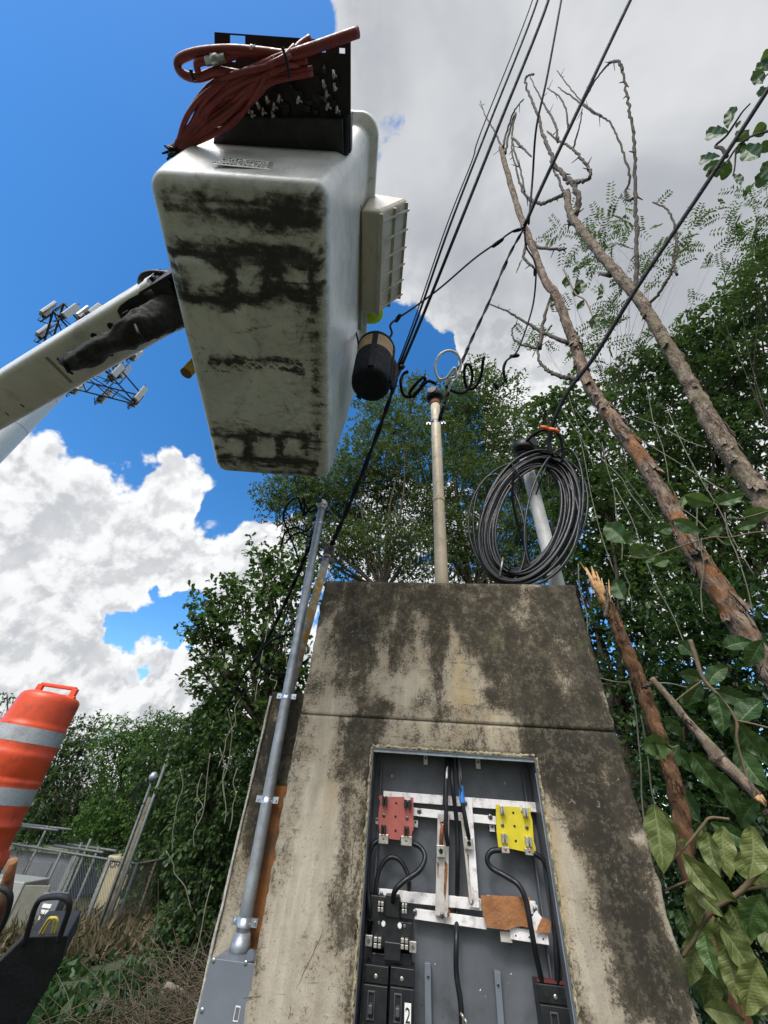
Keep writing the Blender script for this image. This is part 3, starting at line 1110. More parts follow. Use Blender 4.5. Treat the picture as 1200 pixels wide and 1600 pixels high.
def socket(name, pts, matl, jaws, holes, scr, lugs, jm):
    dp = D1 - .006
    m_ = MB()
    m_.prism(outline(pts, dp), NB * .005)
    m_2 = MB()
    o = m_.build(name, matl, ep, bevel=.0006)
    for (x, y, r) in holes:
        h = MB()
        h.lathe(FP(x, y, dp - .0003), [(r, 0), (r, .0004)], (HX, Vector((0, 0, 1)), -NB), 12)
        h.build('mounting_hole', M_dark_hole, o)
    screws(scr, dp - .0005, .0055, o, M_screw)
    for (x, y, wpx, hpx) in jaws:
        h = MB()
        s, z = fp(x, y, dp - .012)
        a = fp(x + wpx, y, dp - .012)[0] - s
        c = abs(fp(x, y + hpx, dp - .012)[1] - z)
        for k in (-1, 1):
            h.box(FW(s + k * a * .28, dp - .010, z), (a * .34, .02, c), FAX)
        h.box(FW(s, dp - .003, z), (a * 1.0, .005, c * .5), FAX)
        h.build('contact_jaw', jm, o, bevel=.0008)
    for (x, y, wpx, hpx) in lugs:
        h = MB()
        box_at(h, x, y, wpx, hpx, dp - .012, .016)
        lo = h.build('cable_lug', M_tin, o, bevel=.001)
        h = MB()
        h.lathe(FP(x, y - 1, dp - .0125), [(.0035, 0), (.0035, .001), (.0015, .0015)], (HX, Vector((0, 0, 1)), -NB), 12)
        h.build('lug_screw', M_copper, lo)
    return o


red_pts = [(592, 1243), (597, 1243), (598, 1245), (632, 1245), (632, 1251), (641, 1250), (641, 1246), (646, 1246), (646, 1298), (644, 1299), (643, 1309), (626, 1309), (625, 1313), (608, 1311), (606, 1308), (593, 1306), (592, 1290), (590, 1288), (592, 1262), (594, 1258), (594, 1251), (592, 1249)]
red = socket('red_insulator_plate', red_pts, M_red_ins,
             [(601, 1251, 8, 15), (637, 1256, 12, 13), (599, 1296, 8, 15), (635, 1298, 8, 15)],
             [(619, 1255, .0035), (618, 1276, .0035), (618, 1298, .0035)], [(600, 1274), (636, 1278)],
             [(599, 1311, 15, 15), (635, 1314, 17, 15)], M_breaker)
yel_pts = [(775, 1257), (779, 1256), (781, 1259), (813, 1261), (815, 1271), (821, 1272), (823, 1262), (829, 1262), (829, 1272), (832, 1282), (834, 1313), (837, 1324), (837, 1333), (820, 1331), (797, 1326), (779, 1325), (778, 1318), (776, 1300), (775, 1275)]
yel = socket('yellow_insulator_plate', yel_pts, M_yellow_ins,
             [(785, 1266, 7, 13), (821, 1269, 8, 14), (788, 1310, 9, 15), (826, 1315, 10, 16)],
             [(802, 1270, .0035), (804, 1291, .0035), (806, 1314, .0035)], [(785, 1289), (823, 1293)],
             [(790, 1328, 12, 10), (827, 1331, 12, 11)], M_tin)
# small tabs behind the plates
for (x, y, wpx, hpx) in ((649, 1287, 8, 11), (769, 1294, 8, 11), (665, 1187, 6, 15), (747, 1193, 7, 16), (836, 1421, 9, 14), (589, 1283, 4, 10)):
    m_ = MB()
    box_at(m_, x, y, wpx, hpx, PB - .016, .006)
    o = m_.build('mounting_tab', M_alu, ep, bevel=.0006)
    h = MB()
    h.lathe(FP(x, y - 2, PB - .0165), [(.003, 0), (.003, .0004)], (HX, Vector((0, 0, 1)), -NB), 10)
    h.build('tab_hole', M_dark_hole, o)
# rear rust spots / screws on back plate
for (x, y, r) in ((613, 1213, .006), (788, 1224, .005)):
    h = MB()
    h.lathe(FP(x, y, PB + .003), [(r, 0), (r * .8, .004)], (HX, Vector((0, 0, 1)), -NB), 12)
    h.build('plate_bolt', M_screw, ep)

# ---- black breaker socket block (left), with jaws
blk = MB()
dp = D1 - .004
for (x, y, wpx, hpx, th) in ((600, 1421, 50, 42, .03), (613, 1416, 22, 36, .036), (613, 1460, 62, 44, .03), (613, 1487, 26, 30, .036), (598, 1500, 36, 20, .02), (628, 1500, 30, 22, .016)):
    box_at(blk, x, y, wpx, hpx, dp - (th - .03), th + .02)
blko = blk.build('socket_block', M_breaker, ep, bevel=.002)
for (x, y, wpx, hpx) in ((595, 1416, 9, 17), (632, 1419, 8, 16), (590, 1472, 12, 18), (632, 1474, 12, 18)):
    s, z = fp(x, y, dp - .012)
    a = fp(x + wpx, y, dp - .012)[0] - s
    c = abs(fp(x, y + hpx, dp - .012)[1] - z)
    h = MB()
    for k in (-1, 1):
        for kk in (-1, 1):
            h.box(FW(s + k * a * .27, dp - .012, z + kk * c * .27), (a * .4, .016, c * .42), FAX)
    h.build('contact_jaw', M_tin, blko, bevel=.0008)
for (x, y) in ((576, 1470), (645, 1480)):
    h = MB()
    box_at(h, x, y, 11, 18, dp - .006, .01)
    lo = h.build('terminal', M_tin, blko, bevel=.001)
    h = MB()
    h.lathe(FP(x, y, dp - .0065), [(.0045, 0), (.004, .002)], (HX, Vector((0, 0, 1)), -NB), 12)
    h.build('terminal_screw', M_screw, lo)
for (x, y, mm) in ((599, 1443.5, M_label_white), (624.5, 1446.5, M_label_white), (592, 1442, M_screw), (632, 1447, M_screw)):
    h = MB()
    h.lathe(FP(x, y, dp - .0006), [(.0065 if mm is M_label_white else .0045, 0), (.005 if mm is M_label_white else .003, .001)], (HX, Vector((0, 0, 1)), -NB), 16)
    h.build('cap_disc' if mm is M_label_white else 'screw', mm, blko)


def breaker(cx, top, wpx, dpb, name='circuit_breaker', toggles=1):
    b = MB()
    s0, z0 = fp(cx - wpx / 2, top, dpb)
    s1, _ = fp(cx + wpx / 2, top, dpb)
    w_ = s1 - s0
    sc = (s0 + s1) / 2
    b.box(FW(sc, dpb + .03, z0 - .016), (w_, .06, .032), FAX)
    b.box(FW(sc, dpb + .025, z0 - .034 - .06), (w_ * .98, .066, .122), FAX)
    b.box(FW(sc, dpb + .030, z0 - .157 - .025), (w_, .06, .05), FAX)
    o = b.build(name, M_breaker, ep, bevel=.0015)
    for k in (-1, 1):
        h = MB()
        h.lathe(FW(sc + k * w_ * .26, dpb - .0004, z0 - .014), [(.0075, 0), (.0075, .0005)], (HX, Vector((0, 0, 1)), -NB), 14)
        h.build('terminal_well', M_dark_hole, o)
    h = MB()
    h.lathe(FW(sc - w_ * .02, dpb - .0006, z0 - .019), [(.005, 0), (.0045, .0018), (.002, .0022)], (HX, Vector((0, 0, 1)), -NB), 14)
    h.build('cover_screw', M_tin, o)
    # toggle in its frame
    h = MB()
    sz = z0 - .066
    for k in (-1, 1):
        h.box(FW(sc - w_ * .15 + k * .0085, dpb - .0105, sz), (.003, .004, .044), FAX)
        h.box(FW(sc - w_ * .15, dpb - .0105, sz + k * .0225), (.02, .004, .003), FAX)
    h.build('toggle_frame', M_toggle, o, bevel=.0006)
    h = MB()
    h.box(FW(sc - w_ * .15, dpb - .016, sz - .004), (.011, .018, .016), FAX)
    h.build('toggle', M_toggle, o, bevel=.002)
    return o


bk1 = breaker(589, 1506, 37, D1 - .020)
bk2 = breaker(629, 1510, 37, D1 - .020)
bk2['label'] = 'breaker with a white number 2 sticker'
bk3 = breaker(866, 1536, 56, D1 - .004)
h = MB()
a = FP(637, 1588, D1 - .034)
h.box(a + NB * .0005, (.017, .001, .042), FAX)
lab = h.build('number_label', M_label_white, bk2)


def text_obj(body, name, size, loc, ax_x, ax_y, matl, parent, extrude=.0003, align='CENTER', squeeze=1.0):
    cu = bpy.data.curves.new(name, 'FONT')
    cu.body = body
    cu.size = size
    cu.extrude = extrude
    cu.align_x = align
    cu.align_y = 'CENTER'
    tmp = bpy.data.objects.new(name, cu)
    COL.objects.link(tmp)
    dg = bpy.context.evaluated_depsgraph_get()
    me = bpy.data.meshes.new_from_object(tmp.evaluated_get(dg))
    bpy.data.objects.remove(tmp)
    X, Y = nrm(ax_x), nrm(ax_y)
    Z = X.cross(Y)
    b = MB()
    b.v = [Vector(loc) + X * v.co.x * squeeze + Y * v.co.y + Z * v.co.z for v in me.vertices]
    for p in me.polygons:
        b._f(list(p.vertices))
    bpy.data.meshes.remove(me)
    return b.build(name, matl, parent)


text_obj('2', 'numeral', .036, a - NB * .0008, HX, Vector((0, 0, 1)), M_ink, lab, squeeze=.8)

# ---- red rim plate over right breaker, spare grey rails, folded bracket, fibre sheet
h = MB()
box_at(h, 860, 1534, 42, 5, D1 - .002, .012)
h.build('red_barrier', mat('red_barrier', (.12, .02, .02), .6), ep)
for (x0, y0, x1, y1) in ((668, 1505, 670, 1640), (777, 1518, 786, 1640)):
    o = bar(x0, y0, x1, y1, 10, PB - .02, .02, M_box_grey, 'mounting_rail')
    screws([(x0 + 1, y0 + 20)], PB - .0205, .0035, o)
o = bar(797, 1458, 857, 1467, 19, D1, .012, M_alu, 'bracket')
for x, y in ((806, 1462), (827, 1464.5), (849, 1467.5)):
    h = MB()
    h.lathe(FP(x, y, D1 - .0003), [(.0022, 0), (.0022, .0004)], (HX, Vector((0, 0, 1)), -NB), 10)
    h.build('bracket_hole', M_dark_hole, o)
bar(782, 1463, 800, 1465, 17, D1 + .004, .006, M_alu_dirty, 'bracket_foot')


for pts in ([(751, 1399), (790, 1400), (828, 1402), (829, 1432), (826, 1449), (808, 1447), (792, 1454), (775, 1450), (760, 1448), (755, 1430)], [(848, 1432), (861, 1440), (859, 1458), (838, 1456)]):
    m_ = MB()
    m_.prism([FP(x, y, D1 - .010) for x, y in ragged(pts)], NB * .003)
    m_.build('fibre_sheet', M_cardboard, ep)
bar(832, 1450, 844, 1430, 14, D1 - .002, .003, M_alu, 'bracket_tail')


def cable(pts, r, matl=None, name='cable', parent=ep, dp=None, n=10, sub=8):
    P_ = []
    for p in pts:
        P_.append(FP(p[0], p[1], p[2] if len(p) > 2 else dp))
    m_ = MB()
    m_.tube(spline(P_, sub), r, n)
    return m_.build(name, matl or M_black_cable, parent)


RC = .0072
DC = PB - .05
cable([(591, 1313, D1), (581, 1322, DC), (576, 1345, DC), (575, 1390, DC), (578, 1425, DC), (577, 1460, PB - .01)], RC)
cable([(645, 1317, D1), (658, 1325, DC), (664, 1340, DC - .01), (655, 1360, DC - .02), (630, 1378, DC - .03), (617, 1392, DC - .03), (614, 1408, D1 - .01)], RC)
cable([(584, 1425, D2 + .01), (587, 1392, DC + .012), (592, 1362, DC + .012), (606, 1341, DC + .012), (622, 1342, DC + .012), (634, 1358, DC + .012), (639, 1378, DC + .012), (638, 1400, PB - .01)], RC * .9)
cable([(783, 1328, D1 - .004), (768, 1330, DC), (761, 1342, DC), (768, 1356, DC), (790, 1369, DC - .01), (810, 1383, DC - .025), (822, 1408, DC - .03), (830, 1452, DC - .03), (838, 1495, DC - .015), (847, 1535, D1 + .005)], RC)
cable([(834, 1333, D1 - .004), (848, 1343, DC), (858, 1365, DC), (862, 1400, DC), (867, 1450, DC), (870, 1500, DC), (871, 1538, D1 + .005)], RC)
# three feeders entering at the top
cable([(700, 1172, PB - .035), (697, 1215, D1 - .018), (697, 1260, D1 - .03), (697, 1300, D1 - .03), (700, 1321, D1 - .02)], RC * .95)
cable([(700, 1172, PB - .035), (696, 1230, D1 - .02), (694, 1262, D1 - .028)], RC * .9)
cable([(705, 1172, PB - .03), (707, 1225, DC - .01), (714, 1290, DC), (715, 1350, DC), (714, 1420, PB - .012), (713, 1470, DC), (713, 1520, DC), (720, 1570, DC), (723, 1640, DC)], RC)
cable([(713, 1172, PB - .035), (718, 1215, D1 - .02), (722, 1250, D1 - .03), (729, 1290, D1 - .028), (733, 1312, D1 - .014)], RC * .95)
cable([(692, 1287, D1 - .024), (690, 1305, D1 - .022), (689, 1322, D1 - .012)], .0062, M_copper, 'bare_conductor')
cable([(720, 1228, D1 - .023), (721, 1240, D1 - .0265), (723, 1256, D1 - .030)], RC * 1.25, M_blue_tape, 'blue_tape')
cable([(700, 1178, PB - .036), (698, 1205, D1 - .016), (697, 1225, D1 - .023)], .0045, M_alu, 'bare_conductor')
cable([(716, 1180, D1 + .0), (719, 1205, D1 - .017), (720, 1224, D1 - .023)], .0050, mat('faded_insulation', (.13, .13, .14), .6), 'worn_cable')
for x, y in ((723, 1588), (728, 1596)):
    cable([(x - 3, y - 4, DC - .008), (x, y, DC - .014), (x + 1, y + 12, DC - .008)], .003, M_tin, 'wire_strand')

# ------------------------------------------------------------------ grey junction box and its conduit
BXF = .055
jb = thing('junction_box', 'flat grey steel junction box screwed to the low wall beneath the galvanised conduit', 'junction box', FW(-.75, .1, -1.1), -PHI)
s0, zt = fp(330, 1495, BXF)
s1 = SL + .03
mb = MB()
mb.box(FW((s0 + s1) / 2, (BXF + WD) / 2 + .002, zt - .22), (s1 - s0 - .006, WD - BXF - .004, .43), FAX)
mb.build('box_body', M_box_grey, jb, bevel=.003)
mb = MB()
mb.box(FW((s0 + s1) / 2, BXF, zt - .22), (s1 - s0, .003, .436), FAX)
mb.build('cover', M_box_grey, jb, bevel=.001)
for px, py in ((334, 1500), (384, 1504), (316, 1578)):
    h = MB()
    h.lathe(FP(px, py, BXF - .0015), [(.0055, 0), (.005, .0025), (.002, .0035)], (HX, Vector((0, 0, 1)), -NB), 14)
    h.build('screw', M_zinc, jb)
h = MB()
h.box(FP(370, 1584, BXF - .002), (.014, .001, .026), FAX)
st = h.build('sticker', M_label_white, jb)
h = MB()
h.box(FP(370, 1584, BXF - .0028), (.011, .0005, .021), FAX)
h.build('sticker_print', mat('sticker_print', (.12, .13, .16), .5), st)
h = MB()
h.lathe(FP(392, 1492, BXF + .01), [(.012, 0), (.012, .004)], (HX, Vector((0, 0, 1)), -NB), 16)
h.build('mounting_ear', M_box_grey, jb)


def weatherhead(parent, base, r, matl, lean=0.25, size=1.0, dark=False, yaw=-1, name='weatherhead'):
    """hooded cable entry cap: collar + bulging hood tipped forward with a dark mouth plate"""
    b = Vector(base)
    ax = nrm(Vector((yaw * lean * .6, -lean, 1)))
    X_ = nrm(ax.cross(Vector((0, 1, 0))) if abs(ax.y) < .9 else Vector((1, 0, 0)))
    Y_ = ax.cross(X_)
    R_ = r * 1.6 * size
    m_ = MB()
    m_.lathe(b - Vector((0, 0, r * .9)), [(r * 1.12, 0), (r * 1.16, r * .3), (r * 1.2, r * 1.2)], n=20)
    prof = []
    for k in range(9):
        a = k / 8 * math.pi / 2
        prof.append((R_ * math.cos(a) + .0005, R_ * .3 + R_ * 1.05 * math.sin(a)))
    m_.lathe(b, [(r * 1.15, 0), (R_ * .98, R_ * .12), (R_, R_ * .3)] + prof[1:], (X_, Y_, ax), 22)
    o = m_.build(name, matl, parent)
    m_ = MB()
    f = nrm(Vector((yaw * .5, -1, -.1)))
    fx = nrm(f.cross(ax))
    m_.lathe(b + ax * R_ * .55 + f * R_ * .80, [(R_ * .55, 0), (R_ * .5, R_ * .18)], (fx, f.cross(fx), f), 16)
    m_.build('cable_mouth', M_black_plastic, o)
    return o


def strap_ring(parent, c, r, h_, matl, name='clamp', tabs=True, n=20):
    m_ = MB()
    m_.lathe(Vector(c) - Vector((0, 0, h_ / 2)), [(r * 1.06, 0), (r * 1.06, h_), (r * 1.0, h_), (r * 1.0, 0), (r * 1.06, 0)], n=n, cap=False)
    if tabs:
        for k in (-1, 1):
            m_.box(Vector(c) + HX * (r * 1.5) * k, (r * .9, r * .28, h_ * .9), FAX)
            m_.cyl(Vector(c) + HX * (r * 1.55) * k - NB * r * .45, Vector(c) + HX * (r * 1.55) * k + NB * r * .45, r * .16, n=8)
    return m_.build(name, matl, parent)


# galvanised conduit
CD = .15
sA, zA = fp(373, 1490, CD)
sB, zB = fp(502, 788, CD)
gc = thing('galvanised_conduit', 'tall grey galvanised conduit clamped to the low wall left of the pillar', 'conduit', FW(sA, CD, zA), 0)
mb = MB()
N = 24
cz = lambda k: FW(sA + (sB - sA) * k, CD + .02 * k, zA + .02 + (zB - zA - .02) * k)
mb.tube([cz(k / N) for k in range(N + 1)], .0215, 20)
mb.build('pipe', M_galv, gc)
mb = MB()
mb.lathe(cz(0) - Vector((0, 0, .02)), [(.031, 0), (.031, .022), (.028, .026), (.024, .045)], n=8)
mb.build('coupling', M_galv, gc)
for py in (1462, 1260, 1092, 815):
    k = (fp(440, py, CD)[1] - zA) / (zB - zA)
    strap_ring(gc, cz(k), .0215, .022, M_zinc)
weatherhead(gc, cz(1), .0215, mat('weatherhead_aluminium', (.62, .63, .63), .4, .3), .3, 1.0)

# lichen-covered pale conduit behind
sA2, zA2 = fp(452, 1080, .24)
sB2, zB2 = fp(512, 862, .24)
lc = thing('lichen_conduit', 'pale conduit blotched with orange lichen rising beside the left edge of the pillar', 'conduit', FW(sA2, .24, -1.85), 0)
m_l = bpy.data.materials.new('lichen_pipe')
m_l.use_nodes = True
q = NT(m_l.node_tree)
oc = q.coord('Object')
c = q.mix(q.mapr(q.noise(oc, 20, 6, .6), .4, .65), (.45, .45, .40), (.26, .25, .20))
li = q.math('MULTIPLY', q.mapr(q.noise(oc, 34, 9, .75), .47, .53), q.mapr(q.noise(oc, 2.2, 2, .5), .40, .50))
c = q.mix(li, c, (.42, .22, .015))
q.l.new(c, q.n['Principled BSDF'].inputs['Base Color'])
q.n['Principled BSDF'].inputs['Roughness'].default_value = .85
mb = MB()
mb.tube([FW(sA2 - (sB2 - sA2) * .0, .24, -1.85), FW(sA2, .24, zA2), FW(sB2, .25, zB2)], .0225, 18)
mb.build('pipe', m_l, lc)
weatherhead(lc, FW(sB2, .25, zB2), .022, mat('weathered_head', (.10, .10, .10), .7), .5, .9, yaw=1)
strap_ring(lc, FW(sB2 - .004, .25, zB2 - .05), .0235, .03, M_screw)

# beige mast
BD = .16
sM, _ = fp(690, 905, BD)
_, zM = fp(681, 628, BD)
bm_ = thing('beige_mast', 'beige service mast rising from the pillar top with a black weatherhead', 'service mast', FW(sM, BD, ZT), 0)
mb = MB()
mb.tube([FW(sM + .0 * k, BD, ZT - .02 + (zM - ZT + .02) * k / 10) for k in range(11)], .034, 26)
mb.build('pipe', M_beige, bm_)
zz = fp(685, 782, BD)[1]
strap_ring(bm_, FW(sM, BD, zz), .0345, .03, mat('beige_joint', (.38, .30, .20), .6), 'pipe_joint', False, 26)
zz = fp(683, 662, BD)[1]
strap_ring(bm_, FW(sM, BD, zz), .035, .024, M_screw, 'wire_clamp')
mb = MB()
mb.lathe(FW(sM, BD, zM - .05), [(.035, 0), (.037, .05), (.033, .1)], n=24)
mb.build('pipe_collar', mat('terracotta_collar', (.36, .14, .07), .7), bm_)
weatherhead(bm_, FW(sM, BD, zM + .03), .036, M_black_plastic, .35, 1.15)

# pale pipe with the coil
s2, _ = fp(868, 905, .17)
_, z2 = fp(815, 708, .17)
pp = thing('pale_mast', 'pale grey service mast carrying the big coil of black cable', 'service mast', FW(s2, .17, ZT), 0)
mb = MB()
mb.tube([FW(s2, .17, ZT - .02 + (z2 - ZT + .02) * k / 8) for k in range(9)], .036, 26)
mb.build('pipe', M_palepipe, pp)
weatherhead(pp, FW(s2, .17, z2), .038, M_black_plastic, .35, 1.25, yaw=1)

# ------------------------------------------------------------------ cable coil
def ellipse_pts(cx, cy, a, b, ang, n, dp, ph=0, wob=0, dj=0):
    P_ = []
    w1, w2 = rnd.uniform(0, 6), rnd.uniform(0, 6)
    for k in range(n):
        t_ = 2 * math.pi * k / n + ph
        ra = 1 + wob * math.sin(2 * t_ + w1) + wob * .6 * math.sin(3 * t_ + w2)
        x, y = a * math.cos(t_) * ra, b * math.sin(t_) * ra
        P_.append(FP(cx + x * math.cos(ang) - y * math.sin(ang), cy + x * math.sin(ang) + y * math.cos(ang), dp + dj * math.sin(t_ + w1)))
    return P_


coil = thing('cable_coil', 'big hanging coil of black service cable resting on the pillar top', 'cable coil', FW(*[fp(830, 905, .06)[0], .06, fp(830, 905, .06)[1]]), 0)
ang = math.radians(-68)
mb = MB()
for i in range(30):
    u_ = rnd.random()
    k = 0.78 + .22 * u_ ** .9
    mb.tube(ellipse_pts(826 + rnd.uniform(-6, 6), 811 + rnd.uniform(-4, 4), 108 * k, 72 * (k - .30) / .70, ang + rnd.uniform(-.05, .05), 48, .05 + rnd.uniform(-.028, .028), 0, .012, .012), .0068, 7, closed=True)
mb.build('wound_cable', M_black_cable, coil)
for (cx, cy, a_, b_, an, ph) in ((818, 818, 98, 86, -75, 0), (838, 806, 100, 74, -64, 1), (780, 828, 86, 40, -95, 0), (866, 802, 104, 42, -80, 1)):
    mb = MB()
    mb.tube(ellipse_pts(cx, cy, a_, b_, math.radians(an), 48, .03 + rnd.uniform(-.02, .02), ph, .02, .02), .0062, 7, closed=True)
    mb.build('loose_turn', M_black_cable, coil)
for (px, py, dx, dy) in ((800, 722, 16, 30), (856, 720, -12, 34), (795, 893, 10, -30), (782, 896, 4, -26)):
    mb = MB()
    a_ = FP(px, py, -.0)
    b_ = FP(px + dx, py + dy, -.0)
    mid = (a_ + b_) / 2
    mb.tube([a_ + NB * .10, a_ + NB * .01, mid - NB * .005, b_ + NB * .01, b_ + NB * .10], .0045, 6)
    mb.build('tie', M_black_plastic if dx > 6 or dx < 0 else M_fitting, coil)


# ------------------------------------------------------------------ overhead wires
def wire(label, pts, r, matl=None, cat='cable', group=None, name='overhead_wire', knots=(), twist=0, sub=8, n=10):
    r = r * 1.35
    """pts: (px, py, horizontal distance)"""
    P_ = spline([atR(*p) for p in pts], sub)
    b = MB()
    if twist:
        for k in range(twist):
            Q = []
            for i, p in enumerate(P_):
                a_ = i * .9 + 2 * math.pi * k / twist
                tdir = nrm(P_[min(i + 1, len(P_) - 1)] - P_[max(i - 1, 0)])
                x_ = nrm(tdir.cross(Vector((.3, .5, .8))))
                y_ = tdir.cross(x_)
                Q.append(p + (x_ * math.cos(a_) + y_ * math.sin(a_)) * r * .95)
            b.tube(Q, r, n)
    else:
        b.tube(P_, r, n)
    if not knots:
        o = b.build(name, matl or M_wire)
        return tag(o, label, cat, group)
    root = thing(name, label, cat, P_[-1], 0, group)
    b.build('conductor', matl or M_wire, root)
    for (px, py, dist, ln, rr, ax, ay) in knots:
        kb = MB()
        c_ = atR(px, py, dist)
        e_ = atR(px + ax * ln, py + ay * ln, dist)
        s_ = atR(px - ax * ln, py - ay * ln, dist)
        kb.tube([s_, s_ * .7 + c_ * .3, c_, c_ * .3 + e_ * .7, e_], [rr * .45, rr * .9, rr, rr * .9, rr * .4], 10)
        kb.build('splice', M_black_plastic, root)
    return root


G_W = 'black overhead service wires'
wire('thick overhead cable running down to the black bag joint, rightmost of the left bundle', [(862, -60, 5.2), (857, 0, 4.6), (780, 195, 3.6), (715, 358, 3.0), (660, 495, 2.75), (626, 575, 2.6)], .0075, knots=[(620, 577, 2.6, 14, .018, -.9, .35)])
wire('overhead cable just left of the thickest one in the left bundle', [(845, -60, 5.25), (840, 0, 4.65), (762, 200, 3.6), (702, 355, 3.0), (654, 492, 2.72), (622, 575, 2.58)], .0055)
wire('thin outermost overhead wire left of the bundle of three', [(838, -60, 5.0), (832, 0, 4.5), (752, 205, 3.5), (738, 250, 3.35), (698, 352, 2.98), (650, 492, 2.70), (618, 578, 2.56)], .003)
wire('twisted drop cable from the bundle joint down to the lichen covered conduit', [(624, 578, 2.58), (600, 650, 2.45), (560, 755, 2.25), (530, 825, 2.2), (518, 852, 2.2)], .006, twist=2)
wire('straight thick overhead cable from the top edge to the wire junction', [(1010, -50, 6), (985, 0, 5.4), (890, 200, 4.2), (845, 295, 3.8), (820, 352, 3.6)], .010)
wire('slim overhead wire speckled with vine scraps, between the two straight cables', [(884, -40, 5.6), (877, 0, 5.2), (855, 120, 4.5), (838, 200, 4.2), (832, 280, 4.0), (826, 350, 3.65)], .006)
wire('long diagonal cable from the right edge down to the hanging coil', [(1240, 75, 4.2), (1200, 140, 4.0), (1100, 293, 3.5), (1000, 442, 3.0), (930, 555, 2.7), (890, 608, 2.55), (866, 655, 2.45), (858, 690, 2.4), (862, 712, 2.35)], .0095)
wire('sagging wire with splices from the junction to the black bag', [(820, 355, 3.6), (800, 362, 3.5), (775, 380, 3.4), (740, 405, 3.2), (690, 448, 3.0), (650, 478, 2.8), (622, 497, 2.65), (610, 508, 2.5), (612, 522, 2.4), (600, 540, 2.3), (606, 560, 2.3), (620, 575, 2.5)], .0048,
     knots=[(778, 379, 3.4, 12, .015, .8, -.6), (622, 497, 2.65, 8, .014, .6, -.8), (808, 360, 3.55, 8, .011, .95, -.2)])
wire('twisted messenger wire from the junction to the beige mast', [(820, 355, 3.6), (795, 400, 3.4), (765, 470, 3.0), (738, 528, 2.7), (722, 565, 2.5), (706, 600, 2.35), (695, 630, 2.25), (688, 655, 2.2)], .0042, twist=2,
     knots=[(789, 415, 3.35, 9, .012, -.4, .9), (728, 552, 2.6, 12, .009, -.45, .9), (690, 645, 2.22, 14, .012, -.3, .95)])
wire('slack black wire dropping from the junction past the tree trunk', [(820, 355, 3.6), (822, 385, 3.5), (836, 410, 3.4), (837, 440, 3.3), (832, 480, 3.2), (818, 525, 3.0), (806, 552, 2.9), (790, 565, 2.85), (786, 580, 2.8), (792, 598, 2.8)], .0045,
     knots=[(836, 425, 3.35, 7, .012, 0, 1), (804, 556, 2.9, 8, .014, 1, -.1)])
wire('black hook of wire ending with a cap, right of the beige mast', [(755, 562, 2.4), (752, 585, 2.4), (745, 602, 2.4), (735, 608, 2.4), (727, 600, 2.4), (726, 575, 2.4), (733, 570, 2.4), (738, 585, 2.4), (734, 604, 2.38), (722, 614, 2.35), (705, 610, 2.3), (694, 600, 2.2)], .0065, knots=[(756, 560, 2.4, 4, .009, .2, -1)])
wire('small capped wire end floating right of the mast loops', [(808, 557, 2.9), (795, 560, 2.9), (788, 575, 2.9), (789, 592, 2.9), (785, 600, 2.9), (777, 606, 2.9)], .004, knots=[(775, 603, 2.9, 7, .016, .5, .85)])
wire('loose black pigtail loops left of the beige mast', [(682, 600, 2.2), (668, 596, 2.2), (655, 610, 2.2), (645, 620, 2.2), (640, 614, 2.2), (650, 600, 2.2), (661, 590, 2.22), (664, 594, 2.22), (655, 608, 2.24), (642, 620, 2.24), (630, 616, 2.26), (626, 598, 2.26), (630, 585, 2.3), (638, 580, 2.3)], .0065)
wire('white cable curled in a ring above the beige mast', [(694, 603, 2.2), (702, 592, 2.2), (712, 588, 2.2), (710, 575, 2.2), (698, 590, 2.2), (686, 592, 2.22), (680, 575, 2.24), (686, 556, 2.26), (700, 548, 2.28), (714, 553, 2.28), (720, 570, 2.28), (715, 585, 2.26), (706, 598, 2.2), (700, 612, 2.2)], .0052, M_white_cable, 'cable')
wire('black stub loop with orange tape beside the coil top', [(822, 690, 2.35), (835, 678, 2.35), (848, 672, 2.35), (862, 672, 2.35), (874, 680, 2.35), (879, 700, 2.33), (878, 722, 2.3)], .006, knots=[])
tp = thing('orange_tape_wrap', 'short orange tape wrap round two cable ends above the coil', 'tape', atR(860, 670, 2.33))
for (x0, y0, x1, y1) in ((845, 667, 858, 671), (858, 670, 874, 675)):
    mb = MB()
    mb.tube([atR(x0, y0, 2.32), atR((x0 + x1) / 2, (y0 + y1) / 2 - 1, 2.31), atR(x1, y1, 2.32)], .010, 8, jitter=.15)
    mb.build('tape_wrap', M_orange_tape, tp)
wire('thin wire falling inside the coil of cable', [(803, 735, 2.15), (801, 780, 2.12), (812, 830, 2.1), (826, 870, 2.08), (822, 890, 2.08)], .005)
# pigtails of the galvanised conduit
G_P = 'black pigtails of the galvanised conduit'
for i, pts in enumerate(([(500, 792, 2.35), (485, 800, 2.35), (478, 790, 2.35), (475, 780, 2.35), (470, 795, 2.35), (478, 802, 2.35), (470, 790, 2.35), (466, 778, 2.35), (452, 785, 2.35), (443, 805, 2.35), (448, 825, 2.36), (462, 860, 2.38), (467, 878, 2.4)],
                         [(498, 805, 2.35), (488, 815, 2.35), (486, 822, 2.35), (478, 830, 2.36), (462, 824, 2.38), (446, 832, 2.4), (440, 850, 2.4), (438, 856, 2.4)],
                         [(500, 800, 2.33), (490, 790, 2.32), (474, 806, 2.33), (476, 790, 2.33), (472, 778, 2.33)],
                         [(496, 822, 2.35), (484, 838, 2.36), (470, 832, 2.38), (455, 838, 2.38), (445, 850, 2.4)])):
    wire(['curly black pigtail looping left off the galvanised conduit head, then down', 'black pigtail reaching furthest left below the conduit head',
          'short tight black curl closest under the conduit head', 'lower short black pigtail below the clamp of the conduit head'][i], pts, .0042, name='pigtail_wire')
